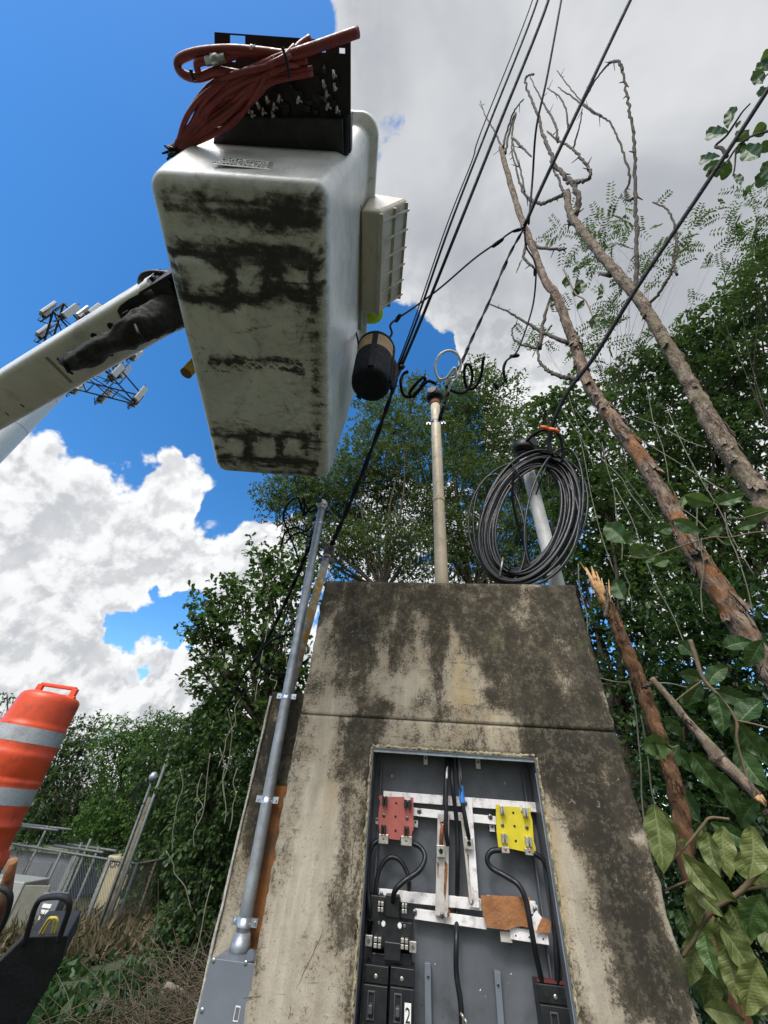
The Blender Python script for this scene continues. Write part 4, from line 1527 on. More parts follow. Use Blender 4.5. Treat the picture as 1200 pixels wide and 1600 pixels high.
wire('twisted drop cable swooping down from the conduit to the meter post by the fence', [(492, 835, 2.4), (478, 866, 2.5), (462, 905, 2.7), (435, 965, 3.1), (405, 1020, 3.7), (380, 1055, 4.4), (362, 1090, 5.2), (335, 1130, 6.4), (300, 1170, 8), (262, 1215, 10.5), (238, 1238, 12.5)], .006, twist=2)
wire('black loop of cable bulging left of the galvanised conduit at mid height', [(470, 990, 2.1), (440, 994, 2.1), (418, 1006, 2.1), (404, 1024, 2.1), (408, 1042, 2.1), (425, 1052, 2.1), (450, 1052, 2.1), (468, 1040, 2.12), (482, 1030, 2.1)], .005)
wire('faint thin wire hanging behind the conduit among the leaves', [(480, 945, 2.6), (440, 1000, 3.0), (415, 1045, 3.6), (380, 1085, 4.5), (350, 1120, 5.5)], .004)

# ------------------------------------------------------------------ bucket lift
FWD = Vector((0, math.cos(PITCH), math.sin(PITCH)))


def atD(px, py, depth):
    return CAM + (M @ Vector(((px - 600) / F_PX, (800 - py) / F_PX, -1))) * depth


HN, HF = 1.60, 1.37
cTL, cTR = atZ(224, 258, HN), atZ(512, 288, HN)
cBR, cBL = atZ(516, 750, HF), atZ(338, 740, HF)
BO = (cTL + cTR + cBR + cBL) / 4
BA = nrm((cTR + cBR) / 2 - (cTL + cBL) / 2)
BB = nrm((cBL + cBR) / 2 - (cTL + cTR) / 2)
BW = ((cTR - cTL).length + (cBR - cBL).length) / 2
BL_ = ((cBL - cTL).length + (cBR - cTR).length) / 2
BN = nrm(BA.cross(BB))
if BN.z < 0:
    BN = -BN
ZUP = Vector((0, 0, 1))

lift = thing('bucket_lift', 'white fibreglass work bucket with scuffed underside overhead on its boom arm', 'bucket lift', (BO.x, BO.y, BO.z), 0)


def rr_map(u, v, W_, L_, r):       # square [-1,1]^2 -> rounded rectangle
    x, y = u * W_ / 2, v * L_ / 2
    cx, cy = W_ / 2 - r, L_ / 2 - r
    dx, dy = np.maximum(np.abs(x) - cx, 0), np.maximum(np.abs(y) - cy, 0)
    both = (dx > 0) & (dy > 0)
    ln = np.hypot(dx, dy) + 1e-9
    mx = np.maximum(dx, dy)
    x = np.where(both, np.sign(x) * (cx + dx / ln * mx), x)
    y = np.where(both, np.sign(y) * (cy + dy / ln * mx), y)
    return x, y


def px_xy(px, py):                 # pixel -> bucket bottom plane metric coordinates
    d = ray(px, py)
    tt = (BO - CAM).dot(BN) / d.dot(BN)
    p = CAM + d * tt - BO
    return p.dot(BA), p.dot(BB)


nu, nv = 110, 200
uu = np.linspace(-1, 1, nu)
vv = np.linspace(-1, 1, nv)
UU, VV = np.meshgrid(uu, vv)
INS = .035
Xb, Yb = rr_map(UU, VV, BW - 2 * INS, BL_ - 2 * INS, .03)


def srect(x0, y0, x1, y1, r, X, Y):     # signed distance to a rounded rect given by two pixel corners
    a, b = px_xy(x0, y0), px_xy(x1, y1)
    c = px_xy(x1, y0)
    e = px_xy(x0, y1)
    lx, hx_ = (a[0] + e[0]) / 2, (b[0] + c[0]) / 2
    ly, hy = (a[1] + c[1]) / 2, (b[1] + e[1]) / 2
    cx, cy = (lx + hx_) / 2, (ly + hy) / 2
    qx = np.abs(X - cx) - abs(hx_ - lx) / 2 + r
    qy = np.abs(Y - cy) - abs(hy - ly) / 2 + r
    return np.hypot(np.maximum(qx, 0), np.maximum(qy, 0)) + np.minimum(np.maximum(qx, qy), 0) - r


nzx = fbm(Xb * 9, Yb * 16, 3, 6) - .5
nzy = fbm(Xb * 9 + 40, Yb * 16, 4, 6) - .5
fine = fbm(Xb * 90, Yb * 60, 9, 4)
scr = fbm(Xb * 25, Yb * 160, 13, 4)
Xn, Yn = Xb + nzx * .12, Yb + nzy * .075
relief = np.zeros_like(Xb)
dirt = np.zeros_like(Xb)
pads = [(272, 398, 345, 458), (358, 402, 408, 462), (432, 408, 478, 458),
        (334, 680, 388, 712), (396, 682, 436, 716), (446, 688, 484, 716)]
for p in pads:
    sd = srect(*p, .012, Xb, Yb)
    sdn = srect(*p, .015, Xn, Yn)
    relief += -.011 * np.clip(-sd / .014, 0, 1)
    sde = srect(*p, .015, Xb + nzx * .03, Yb + nzy * .025)
    dirt += .42 * np.exp(-((sdn - .012) / .035) ** 2) + .55 * np.exp(-((sde - .004) / .009) ** 2) + .25 * np.exp(-((sdn + .004) / .03) ** 2)
for (x0, y0, x1, y1, wt, sg) in ((250, 305, 485, 345, 1.0, .012), (255, 378, 480, 402, .75, .012), (262, 448, 482, 470, .7, .012), (330, 560, 475, 578, .9, .004),
                                 (330, 668, 488, 680, .5, .01), (345, 718, 500, 742, .9, .008), (390, 330, 480, 350, .6, .01), (350, 395, 360, 470, .9, .01), (410, 395, 425, 470, .8, .01), (330, 676, 340, 712, .7, .008)):
    sdn = srect(x0, y0, x1, y1, .01, Xn, Yn)
    dirt += .8 * wt * np.clip(1 - np.maximum(sdn, 0) / (sg * 2.4), 0, 1) ** 1.3
# stripe of smeared lattice tape
a0, a1 = px_xy(320, 568), px_xy(490, 576)
tq = (Xb - a0[0]) / (a1[0] - a0[0])
yc = a0[1] + (a1[1] - a0[1]) * tq
zig = np.abs(((tq * 9) % 1) - .5) * 2
dirt -= .9 * ((np.abs(Yb - yc - (zig - .5) * .018) < .0035) & (tq > .08) & (tq < .92))
for off in (-.024, .024):
    dirt += .6 * ((np.abs(Yb - yc - off) < .002) & (tq > 0) & (tq < 1) & (fine > .4))
# grime along the right-hand and the near edges, drips, scratches
dirt += .45 * np.exp(-((Xb - (BW / 2 - .06)) / .03) ** 2) * (fbm(Xb * 30, Yb * 6, 17, 4) > .45)
dirt += .35 * np.exp(-((Xb - (BW / 2 - .10)) / .10) ** 2) * fbm(Xb * 40, Yb * 14, 19, 4)
dirt += .22 * np.clip(fbm(Xb * 10, Yb * 5, 23, 5) * 2 - .9, 0, 1)
for k in range(90):
    p = (rnd.uniform(-BW / 2 + .05, BW / 2 - .05), rnd.uniform(-BL_ / 2 + .05, BL_ / 2 - .05))
    an_ = rnd.gauss(.15, .5) if k % 3 else rnd.uniform(0, 3.1)
    ln_ = rnd.uniform(.02, .16)
    tt = np.clip((Xb - p[0]) * math.cos(an_) + (Yb - p[1]) * math.sin(an_), 0, ln_)
    dd = np.hypot(Xb - p[0] - tt * math.cos(an_), Yb - p[1] - tt * math.sin(an_))
    dirt += rnd.uniform(.2, .6) * np.clip(1 - dd / .0045, 0, 1)
for (x0, y0, x1, y1) in ((322, 700, 348, 716), (350, 440, 362, 500), (398, 590, 372, 660), (405, 500, 395, 560), (330, 620, 470, 640), (440, 480, 480, 520), (300, 520, 350, 600), (395, 690, 420, 650), (470, 440, 470, 620), (280, 360, 470, 366)):
    p, q_ = px_xy(x0, y0), px_xy(x1, y1)
    L2 = (q_[0] - p[0]) ** 2 + (q_[1] - p[1]) ** 2
    tt = np.clip(((Xn - p[0]) * (q_[0] - p[0]) + (Yn - p[1]) * (q_[1] - p[1])) / L2, 0, 1)
    dd = np.hypot(Xn - p[0] - tt * (q_[0] - p[0]), Yn - p[1] - tt * (q_[1] - p[1]))
    dirt += .32 * (dd < .003) * (fine > .42)
# smears dragged across the width
smear = fbm(Xb * 5, Yb * 70, 61, 4)
dirt = dirt * (.35 + 1.2 * smear)
dirt = dirt * (.35 + 1.3 * fbm(Xb * 22, Yb * 45, 29, 5)) + (scr - .5) * .25
dirt = np.clip(dirt, 0, 1.3)
relief += (fbm(Xb * 5, Yb * 5, 41, 3) - .5) * .006
base = np.array(tuple(BO))
nA, nB_, nN = np.array(BA), np.array(BB), np.array(BN)


def BP(x, y, h=0.0):               # bucket frame -> world; walls rise vertically
    return BO + BA * x + BB * y + ZUP * h


VB = base + Xb[..., None] * nA + Yb[..., None] * nB_ - relief[..., None] * np.array([0, 0, -1.0])
VB = VB.reshape(-1, 3)
ii = np.arange(nu * nv).reshape(nv, nu)
Fq = [np.stack([ii[:-1, :-1], ii[1:, :-1], ii[1:, 1:], ii[:-1, 1:]], -1).reshape(-1, 4)]
loop = np.concatenate([ii[0, :], ii[1:, -1], ii[-1, :-1][::-1], ii[1:-1, 0][::-1]])
lu, lv = UU.ravel()[loop], VV.ravel()[loop]
levels = [(.014, .006, .045), (.004, .018, .055), (0, .036, .06), (-.006, .10, .06), (-.028, .55, .065), (-.046, .955, .07), (-.052, .968, .075), (-.085, .972, .09), (-.090, .982, .09), (-.090, 1.018, .09), (-.085, 1.028, .09), (-.04, 1.03, .07), (-.032, 1.01, .07), (0, .5, .06), (.02, .03, .05)]
vs = [VB]
dl = [dirt.ravel()]
cnt = len(VB)
prev = loop
ed = dirt.ravel()[loop]
for k, (ins, h, r) in enumerate(levels):
    x, y = rr_map(lu, lv, BW - 2 * ins, BL_ - 2 * ins, r)
    vs.append(base + x[:, None] * nA + y[:, None] * nB_ + np.array([0, 0, h]))
    dl.append(np.clip(ed * max(0, .5 - k * .25), 0, 1) + (.12 if 4 <= k <= 6 else 0))
    now = np.arange(cnt, cnt + len(loop))
    nx_ = np.roll(np.arange(len(loop)), -1)
    Fq.append(np.stack([prev, prev[nx_], now[nx_], now], -1))
    prev = now
    cnt += len(loop)
# inner floor
vs.append(np.array([[BO.x, BO.y, BO.z + .03]]))
dl.append(np.array([.2]))
nx_ = np.roll(np.arange(len(loop)), -1)
half = [[prev[k], prev[(k + 1) % len(prev)], prev[(k + 2) % len(prev)], cnt] for k in range(0, len(prev) - 1, 2)]
Fq.append(np.array(half))
m_b = bpy.data.materials.new('scuffed_gelcoat')
m_b.use_nodes = True
q = NT(m_b.node_tree)
b = q.n['Principled BSDF']
oc = q.coord('Object')
dn = q.attr('dirt')
g = q.math('ADD', dn, q.math('MULTIPLY', q.math('SUBTRACT', q.noise(oc, 34, 10, .8), .5), 2.3))
g = q.math('ADD', g, q.math('MULTIPLY', q.math('SUBTRACT', q.noise(q.coord('Object', (1, 3, 1)), 9, 8, .72, 1.0), .5), 1.5))
basec = q.mix(q.mapr(q.noise(oc, 6, 7, .65), .35, .7), (.67, .68, .68), (.52, .525, .52))
c = q.mix(q.math('MULTIPLY', q.mapr(q.math('MULTIPLY', q.noise(oc, 130, 5, .7), q.noise(oc, 9, 4, .6)), .31, .42), .45), basec, (.16, .14, .11))
c = q.mix(q.mapr(g, .05, 1.0, 0, .85), c, (.115, .11, .105))
c = q.mix(q.mapr(g, .55, 1.35, 0, .88), c, (.018, .018, .019))
q.l.new(c, b.inputs['Base Color'])
q.l.new(q.mapr(g, .3, .9, .24, .75), b.inputs['Roughness'])
bp = q.add('ShaderNodeBump')
bp.inputs['Strength'].default_value = .25
bp.inputs['Distance'].default_value = .003
q.l.new(q.math('ADD', q.noise(oc, 60, 6, .6), q.math('MULTIPLY', g, .5)), bp.inputs['Height'])
q.l.new(bp.outputs[0], b.inputs['Normal'])
npmesh('bucket', np.concatenate(vs), np.concatenate(Fq), m_b, lift, {'dirt': ('POINT', np.concatenate(dl))}, smooth=True)


# warning label on the near end wall, in the wall's own plane
wall_y = -BL_ / 2 - .004
wn_ = -BB
def wallp(px, py, out=.004):
    d = ray(px, py)
    n_ = nrm(BB - ZUP * BB.dot(ZUP))
    o_ = BO + BB * (wall_y) + ZUP * .1 - n_ * out
    # wall flares slightly outward with height
    nn = nrm(n_ + ZUP * .04)
    tt = (o_ - CAM).dot(nn) / d.dot(nn)
    return CAM + d * tt


h = MB()
q4 = [wallp(332, 257), wallp(424, 266), wallp(444, 255), wallp(357, 247)]
nn = nrm((q4[1] - q4[0]).cross(q4[3] - q4[0]))
if nn.dot(CAM - q4[0]) < 0:
    nn = -nn
h.prism(q4, nn * .0015)
lb = h.build('warning_label', M_label_white, lift)
ax_x = nrm(q4[1] - q4[0])
ax_y = nn.cross(ax_x)
cen = (q4[0] + q4[1] + q4[2] + q4[3]) / 4 + nn * .002
hh = abs((q4[3] - q4[0]).dot(ax_y))
for k, tx in enumerate(('NEVER WORK ON', 'ENERGIZED LINES', 'WITHOUT PROPER', 'RUBBER PROTECTION')):
    text_obj(tx, 'lettering', hh * .20, cen + ax_y * hh * (.33 - .22 * k), ax_x, ax_y, M_ink, lb, squeeze=1.15)

# control box on the near end wall
ZP = 2.02


def zp(px, py, dz=0.0):
    p = atZ(px, py, ZP)
    return Vector((p.x, p.y, p.z + dz))


h = MB()
step = 3
gx = np.arange(335, 548.1, step)
gy = np.arange(50, 240.1, step)
vid = {}


def gv(i, j, top):
    key = (i, j, top)
    if key not in vid:
        x = gx[i] + (0 if i else 0)
        y = gy[j] + (gx[i] - 335) / 213 * 15 * (1 - (gy[j] - 50) / 190)
        vid[key] = len(h.v)
        h.v.append(zp(x, y, .006 if top else 0))
    return vid[key]


def solid(i, j):
    if i < 0 or j < 0 or i >= len(gx) - 1 or j >= len(gy) - 1:
        return False
    x, y = gx[i] + 1.5, gy[j] + 1.5 + (gx[i] - 335) / 213 * 15
    if 358 < x < 383 and 56 < y < 73:
        return False
    for (cx, cy, r) in ((365, 93, 4.5), (505, 78, 5), (534, 80, 5.5), (458, 74, 4)):
        if (x - cx) ** 2 + (y - cy) ** 2 < r * r:
            return False
    return True


for i in range(len(gx) - 1):
    for j in range(len(gy) - 1):
        if not solid(i, j):
            continue
        h._f((gv(i, j, 0), gv(i, j + 1, 0), gv(i + 1, j + 1, 0), gv(i + 1, j, 0))[::-1])
        h._f((gv(i, j, 1), gv(i, j + 1, 1), gv(i + 1, j + 1, 1), gv(i + 1, j, 1)))
        for (di, dj, e) in ((-1, 0, ((0, 0), (0, 1))), (1, 0, ((1, 0), (1, 1))), (0, -1, ((0, 0), (1, 0))), (0, 1, ((0, 1), (1, 1)))):
            if not solid(i + di, j + dj):
                a_, b_ = e
                h._f((gv(i + a_[0], j + a_[1], 0), gv(i + b_[0], j + b_[1], 0), gv(i + b_[0], j + b_[1], 1), gv(i + a_[0], j + a_[1], 1)))
plate = h.build('control_plate', M_dark_steel, lift)
h = MB()
h.hexa([zp(333, 238, -.02), zp(538, 242, -.02), zp(345, 180, -.04), zp(537, 184, -.04), zp(333, 238, .10), zp(538, 242, .10), zp(345, 180, .10), zp(537, 184, .10)])
h.hexa([zp(538, 243, -.01), zp(545, 243, -.01), zp(538, 178, -.01), zp(546, 178, -.01), zp(538, 243, .12), zp(545, 243, .12), zp(538, 178, .12), zp(546, 178, .12)])
h.build('valve_box', M_dark_steel, lift, bevel=.004)
for k in range(34):
    h = MB()
    x, y = rnd.uniform(400, 535), rnd.uniform(88, 178)
    p = zp(x, y, -.008)
    if rnd.random() < .5:
        h.box(p, (rnd.uniform(.01, .035), rnd.uniform(.008, .02), rnd.uniform(.01, .03)))
    else:
        h.cyl(p, p + Vector((rnd.uniform(-.03, .03), rnd.uniform(-.02, .02), -.02)), rnd.uniform(.004, .009), n=8)
    h.build('valve', M_dark_steel, plate, bevel=.001)
for (x, y) in ((390, 165), (405, 158), (420, 150), (432, 160), (415, 168), (440, 148), (398, 172), (428, 172), (470, 150), (512, 140), (524, 130), (515, 160), (528, 165), (507, 125), (523, 110)):
    p = zp(x, y, -.03)
    h = MB()
    h.cyl(p, p + Vector((rnd.uniform(-.008, .008), .018, -.010)), .0062, .005, n=6)
    h.cyl(p + Vector((0, .01, -.004)), p + Vector((.012, .012, -.006)), .0032, n=8)
    h.build('hose_fitting', M_fitting, plate)

# ---- boom arm
bA = atD(236, 486, 1.80)
b0 = atD(0, 626, 2.05)
bdir = nrm(b0 - bA)
bE = bA + bdir * 4.6
side = nrm(bdir.cross(ZUP))
bup = side.cross(bdir)
if bup.z < 0:
    bup = -bup
h = MB()
sz = .215


def sect(p, w_, hgt, r=.03, k=3):
    pts = []
    for (sx, sy) in ((1, 1), (-1, 1), (-1, -1), (1, -1)):
        for i in range(k + 1):
            a = math.pi / 2 * i / k + {(1, 1): 0, (-1, 1): math.pi / 2, (-1, -1): math.pi, (1, -1): 1.5 * math.pi}[(sx, sy)]
            pts.append(p + side * (sx * (w_ / 2 - r) + r * math.cos(a)) + bup * (sy * (hgt / 2 - r) + r * math.sin(a)))
    return pts


def loft(mb_, secs, cap=True, smooth=True):
    o = len(mb_.v)
    n = len(secs[0])
    for s_ in secs:
        mb_.v += s_
    for i in range(len(secs) - 1):
        for k in range(n):
            k2 = (k + 1) % n
            mb_._f((o + i * n + k, o + i * n + k2, o + (i + 1) * n + k2, o + (i + 1) * n + k), smooth)
    if cap:
        mb_._f([o + k for k in range(n)][::-1])
        mb_._f([o + (len(secs) - 1) * n + k for k in range(n)])


bS = bA - bdir * .12
loft(h, [sect(bS + bdir * d_, sz, sz) for d_ in (0, .05, 1.0, 2.4, 4.5)] , True)
beam = h.build('boom_beam', M_boom, lift)
h = MB()
for d_ in (.0, ):
    loft(h, [sect(bS - bdir * .012, sz + .008, sz + .008), sect(bS + bdir * .03, sz + .008, sz + .008)], False)
h.build('beam_end_band', M_boom, beam)
h = MB()
op = []
for (x, y) in ((183, 486), (187, 478), (200, 468), (262, 436), (275, 470), (250, 486), (205, 505), (194, 508)):
    d = ray(x, y)
    o_ = bS - bup * (sz / 2 + .004)
    op.append(CAM + d * ((o_ - CAM).dot(bup) / d.dot(bup)))
h.prism(op, bup * .003)
h.build('opening_shade_plate', M_dark_steel, beam)  # dark plate laid on the beam, standing for its shaded open inside
# holes on the underside
for (x, y, r) in ((174, 510, .017), (148, 526, .017), (92, 562, .009), (173, 553, .012), (112, 583, .008)):
    d = ray(x, y)
    o_ = bS - bup * (sz / 2 + .0015)
    p = CAM + d * ((o_ - CAM).dot(bup) / d.dot(bup))
    g_ = MB()
    g_.lathe(p, [(r, 0), (r, .001)], (bdir, side, -bup), 16)
    g_.build('bolt_hole', M_dark_hole, beam)
for (x0, y0, x1, y1, w_) in ((72, 558, 112, 598, .018), (32, 632, 38, 636, .008), (8, 645, 14, 649, .006)):
    pts = []
    for (x, y) in ((x0, y0), (x1, y1)):
        d = ray(x, y)
        o_ = bS - bup * (sz / 2 + .0012)
        pts.append(CAM + d * ((o_ - CAM).dot(bup) / d.dot(bup)))
    g_ = MB()
    a_ = nrm(pts[1] - pts[0])
    g_.box((pts[0] + pts[1]) / 2, ((pts[1] - pts[0]).length, w_, .0012), (a_, bup.cross(a_), bup))
    g_.build('worn_decal' if w_ > .01 else 'scratch', M_cab_white if w_ > .01 else M_dark_steel, beam)
# dark steel knuckle between beam and bucket
kn = MB()
k0 = bS - bdir * .0
k1 = bS - bdir * .52
for sgn in (-1, 1):
    kn.hexa([k0 + bdir * .05 + side * (sgn * .085 - .006) - bup * .11, k1 + side * (sgn * .085 - .006) - bup * .13, k0 + bdir * .05 + side * (sgn * .085 + .006) - bup * .11, k1 + side * (sgn * .085 + .006) - bup * .13,
             k0 + bdir * .05 + side * (sgn * .085 - .006) + bup * .12, k1 + side * (sgn * .085 - .006) + bup * .13, k0 + bdir * .05 + side * (sgn * .085 + .006) + bup * .12, k1 + side * (sgn * .085 + .006) + bup * .13])
kn.box((k0 + k1) / 2 + bup * .10, (.5, .17, .01), (bdir, side, bup))
kn.cyl(k1 + side * .14, k1 - side * .14, .05, n=16)
knuckle = kn.build('knuckle', M_dark_steel, lift, bevel=.002)
for (x, y, r) in ((220, 469, .010), (228, 480, .010), (236, 473, .006)):
    p = atD(x, y, 1.68)
    g_ = MB()
    g_.lathe(p, [(r, 0), (r, .003)], (bdir, side, -bup), 14)
    g_.build('bolt_washer', M_zinc, knuckle)
# canvas sleeve sagging under the beam
h = MB()
pts = [atD(x, y, d_) for x, y, d_ in ((104, 566, 1.80), (112, 566, 1.76), (135, 556, 1.70), (160, 541, 1.66), (185, 531, 1.63), (205, 520, 1.62), (222, 508, 1.62), (240, 500, 1.65), (258, 490, 1.70), (275, 482, 1.76), (290, 476, 1.82))]
P_ = spline(pts, 5)
rad = np.interp(np.linspace(0, 10, len(P_)), range(11), [.026, .040, .046, .047, .046, .054, .062, .068, .076, .078, .078])
o_ = len(h.v)
h.tube(P_, list(rad), 28)
for i, v in enumerate(h.v[o_:]):
    a = i % 28
    ring = i // 28
    dv = v - P_[min(ring, len(P_) - 1)]
    f = 1 + .05 * math.sin(ring * 1.9 + 2.5 * math.sin(a * .45) + .02 * ring * ring) + .34 * (float(fbm(np.array(a * .35), np.array(ring * .4), 5, 3)) - .5) * 2
    h.v[o_ + i] = P_[min(ring, len(P_) - 1)] + dv * f
slv = h.build('hose_sleeve', M_canvas, lift, subsurf=1)
h = MB()
h.tube([p for p in spline([atD(211, 507, 1.56), atD(216, 520, 1.52), atD(224, 533, 1.54)], 4)], .006, 6)
h.build('sleeve_strap', M_black_vinyl, slv)
h = MB()
h.tube([p for p in spline([atD(104, 550, 1.76), atD(101, 566, 1.72), atD(108, 581, 1.76)], 4)], .010, 6)
h.build('sleeve_strap', M_black_vinyl, slv)
h = MB()
h.tube(spline([atD(x, y, d_) for x, y, d_ in ((268, 428, 1.72), (255, 427, 1.72), (238, 426, 1.72), (224, 430, 1.72), (219, 440, 1.72), (224, 452, 1.72), (236, 462, 1.74), (250, 470, 1.76))], 6), .012, 10)
h.build('hydraulic_hose', M_black_cable, lift)
h = MB()
h.tube(spline([atD(x, y, d_) for x, y, d_ in ((258, 428, 1.718), (264, 429, 1.718))], 3), .0135, 10)
h.build('hose_end', M_hose, lift)
for (x, y) in ((238, 440), (250, 452), (262, 446), (245, 466), (258, 462), (215, 490), (206, 498), (200, 490)):
    p = atD(x, y, rnd.uniform(1.66, 1.74))
    h = MB()
    h.box(p, (rnd.uniform(.02, .05), rnd.uniform(.02, .04), rnd.uniform(.02, .04)), (bdir, side, bup))
    h.build('knuckle_fitting', M_dark_steel, knuckle, bevel=.003)
# pedestal outside the photograph that carries the arm
h = MB()
h.cyl(Vector((bE.x, bE.y, -1.2)), Vector((bE.x, bE.y, bE.z)), .22, .18, n=20)
h.box(Vector((bE.x, bE.y, -.9)), (1.6, 2.4, .7))
h.build('pedestal', M_boom, lift, bevel=.02)

# ---- red hoses slung under the control box
hz = thing('hose_bundle', 'tangled bundle of red hydraulic hoses tied in front of the black control box', 'hose bundle', zp(400, 140, -.1), 0)


def hose(pts, r=.0105, z=ZP, name='hose', matl=None):
    P_ = [atZ(p[0], p[1], z + (p[2] if len(p) > 2 else 0) - .06) for p in pts]
    m_ = MB()
    m_.tube(spline(P_, 6), r, 10)
    return m_.build(name, matl or M_hose, hz)


hose([(560, 50, .03), (520, 64, -.01), (480, 78, -.05), (440, 92, -.06), (400, 112, -.06), (355, 140, -.04), (320, 180, -.02), (292, 222, 0), (278, 240, .02)], .0145)
hose([(485, 62, .0), (470, 72, -.02), (452, 86, -.05), (410, 82, -.05), (360, 78, -.04), (310, 82, -.03), (282, 92, -.02), (278, 106, -.02), (290, 118, -.03), (312, 121, -.03), (340, 112, -.04), (380, 118, -.04)], .013)
hose([(385, 84, -.02), (382, 78, -.03), (392, 76, -.03)], .008)
hose([(310, 115, -.04), (308, 100, -.04), (322, 95, -.04), (352, 91, -.04), (380, 80, -.03)], .011)
for k in range(20):
    u_ = k / 19
    j = lambda a=4: rnd.uniform(-a, a) * 1.7
    hose([(455 + 85 * u_ * .4 + j(), 76 + 34 * u_ + j(), -.04), (430 + j(6), 92 + 30 * u_ + j(), -.06 - .03 * rnd.random()), (375 + 28 * u_ + j(5), 112 + 42 * u_ + j(4), -.07 + .03 * rnd.random()),
          (325 + 38 * u_ + j(4), 140 + 52 * u_ + j(), -.05 + .03 * rnd.random()), (292 + 34 * u_ + j(3), 185 + 24 * u_ + j(3), -.03), (276 + 18 * u_ + j(2), 220 + 10 * u_, -.01), (270 + 10 * u_ + j(2), 243, .02)], rnd.uniform(.0055, .0092))
for (pts, r) in (([(441, 73), (446, 88), (450, 104), (452, 122)], .005), ([(298, 108), (300, 118), (304, 126)], .006)):
    P_ = [atZ(x, y, ZP - .16) for x, y in pts]
    m_ = MB()
    m_.tube(spline(P_, 4), r, 7)
    m_.build('tie', M_black_plastic, hz)
for (x0, y0, x1, y1, r) in ((322, 96, 352, 90, .015), (388, 78, 400, 75, .010)):
    h = MB()
    a_, b_ = atZ(x0, y0, ZP - .11), atZ(x1, y1, ZP - .11)
    h.tube([a_, a_ * .7 + b_ * .3, a_ * .69 + b_ * .31, a_ * .35 + b_ * .65, a_ * .34 + b_ * .66, b_], [r * .8, r * .8, r, r, r * .8, r * .8], 10)
    h.build('coupling', M_fitting, hz)
h = MB()
for k in range(10):
    p = atZ(270 + rnd.uniform(-3, 10), 236 + rnd.uniform(-4, 6), ZP - .06)
    h.tube([p, p + Vector((rnd.uniform(-.04, .02), rnd.uniform(-.02, .03), rnd.uniform(-.05, .0)))], [.007, .003], 6)
h.tube([atZ(320, 236, ZP - .03), atZ(300, 232, ZP - .05), atZ(282, 232, ZP - .05), atZ(270, 240, ZP - .04)], .022, 10, jitter=.2)
h.build('frayed_end', M_black_plastic, hz)

# ---- pale plastic tray on the far side rim
tr = thing('tool_tray', 'pale translucent ribbed plastic tool tray hung outside the bucket rim', 'tray', (-.13, .75, CAM.z + 2.3))
CZ = CAM.z


def tsec(y, g=0.0):
    return [Vector((-.235 + g, y, CZ + 2.30 + g)), Vector((-.135 - g * .6, y, CZ + 2.30 + g)), Vector((-.012 - g, y, CZ + 2.575)), Vector((-.225 + g, y, CZ + 2.62))]


h = MB()
loft(h, [tsec(.50, .02), tsec(.51), tsec(.99), tsec(1.0, .02)], True, False)
h.build('tray_body', M_translucent, tr, bevel=.008, seg=3)
h = MB()
for k in range(6):
    y = .54 + k * .085
    h.prism([Vector((-.137, y, CZ + 2.282)), Vector((.004, y, CZ + 2.560)), Vector((-.020, y, CZ + 2.575)), Vector((-.15, y, CZ + 2.31))], Vector((0, .011, 0)))
for k in range(3):
    a_ = k / 2.0
    x, z = -.137 + .118 * a_, CZ + 2.294 + .262 * a_
    h.box(Vector((x + .001, .755, z)), (.022, .485, .014))
h.build('rib', M_translucent, tr, bevel=.0015)
h = MB()
h.box(Vector((-.245, .8, CZ + 2.40)), (.02, .62, .16))
h.build('hanger_plate', mat('grey_plastic', (.35, .34, .31), .5), tr, bevel=.004)

# ---- black lineman bag
bgc = atZ(579, 603, 1.70)
bag = thing('tool_bag', 'black and tan canvas tool bag hanging from the bucket rim', 'tool bag', bgc)
h = MB()
pr = [(.001, 0), (.07, -.006), (.092, .0), (.101, .014), (.104, .05), (.105, .22), (.104, .24)]
h.lathe(bgc, pr, n=36)
h.build('bag_base', M_black_vinyl, bag)
h = MB()
h.lathe(bgc + Vector((0, 0, .238)), [(.1035, 0), (.105, .01), (.104, .12), (.107, .135), (.103, .14), (.098, .13), (.098, .0)], n=36, cap=False)
h.build('bag_body', M_tan, bag)
h = MB()
h.lathe(bgc + Vector((0, 0, .355)), [(.1055, 0), (.1085, .004), (.1085, .02), (.1055, .024)], n=36, cap=False)
for a in (2.2, -.2, -1.6):
    c_ = bgc + Vector((math.cos(a) * .108, math.sin(a) * .108, .19))
    h.box(c_, (.006, .028, .36), (Vector((math.cos(a), math.sin(a), 0)), Vector((-math.sin(a), math.cos(a), 0)), ZUP))
h.build('strap', M_black_vinyl, bag)
h = MB()
h.tube(spline([bgc + Vector((.11, .02, .02)), bgc + Vector((.122, .02, .1)), bgc + Vector((.12, .02, .22)), bgc + Vector((.11, .02, .3))], 5), [.010, .018, .018, .010], 10)
h.build('side_pocket', M_black_vinyl, bag)
h = MB()
h.tube(spline([bgc + Vector((-.10, 0, .36)), bgc + Vector((-.115, 0, .46)), bgc + Vector((-.15, -.01, .60)), bgc + Vector((-.16, -.02, .70))], 5), .006, 6)
h.build('rope_hanger', M_black_vinyl, bag)

# ---- yellow stick
ys = thing('hot_stick', 'yellow fibreglass stick end poking out beyond the left side of the bucket', 'stick', atZ(290, 583, 1.60))
p = atZ(291, 583, 1.60)
h = MB()
h.cyl(p, p + Vector((.10, .0, .9)), .027, n=18)
h.build('tube', M_yellow_tube, ys)
h = MB()
h.cyl(p - Vector((.0005, 0, .004)), p, .0272, n=18)
h.build('end_cap', mat('amber_cap', (.16, .09, .02), .6), ys)


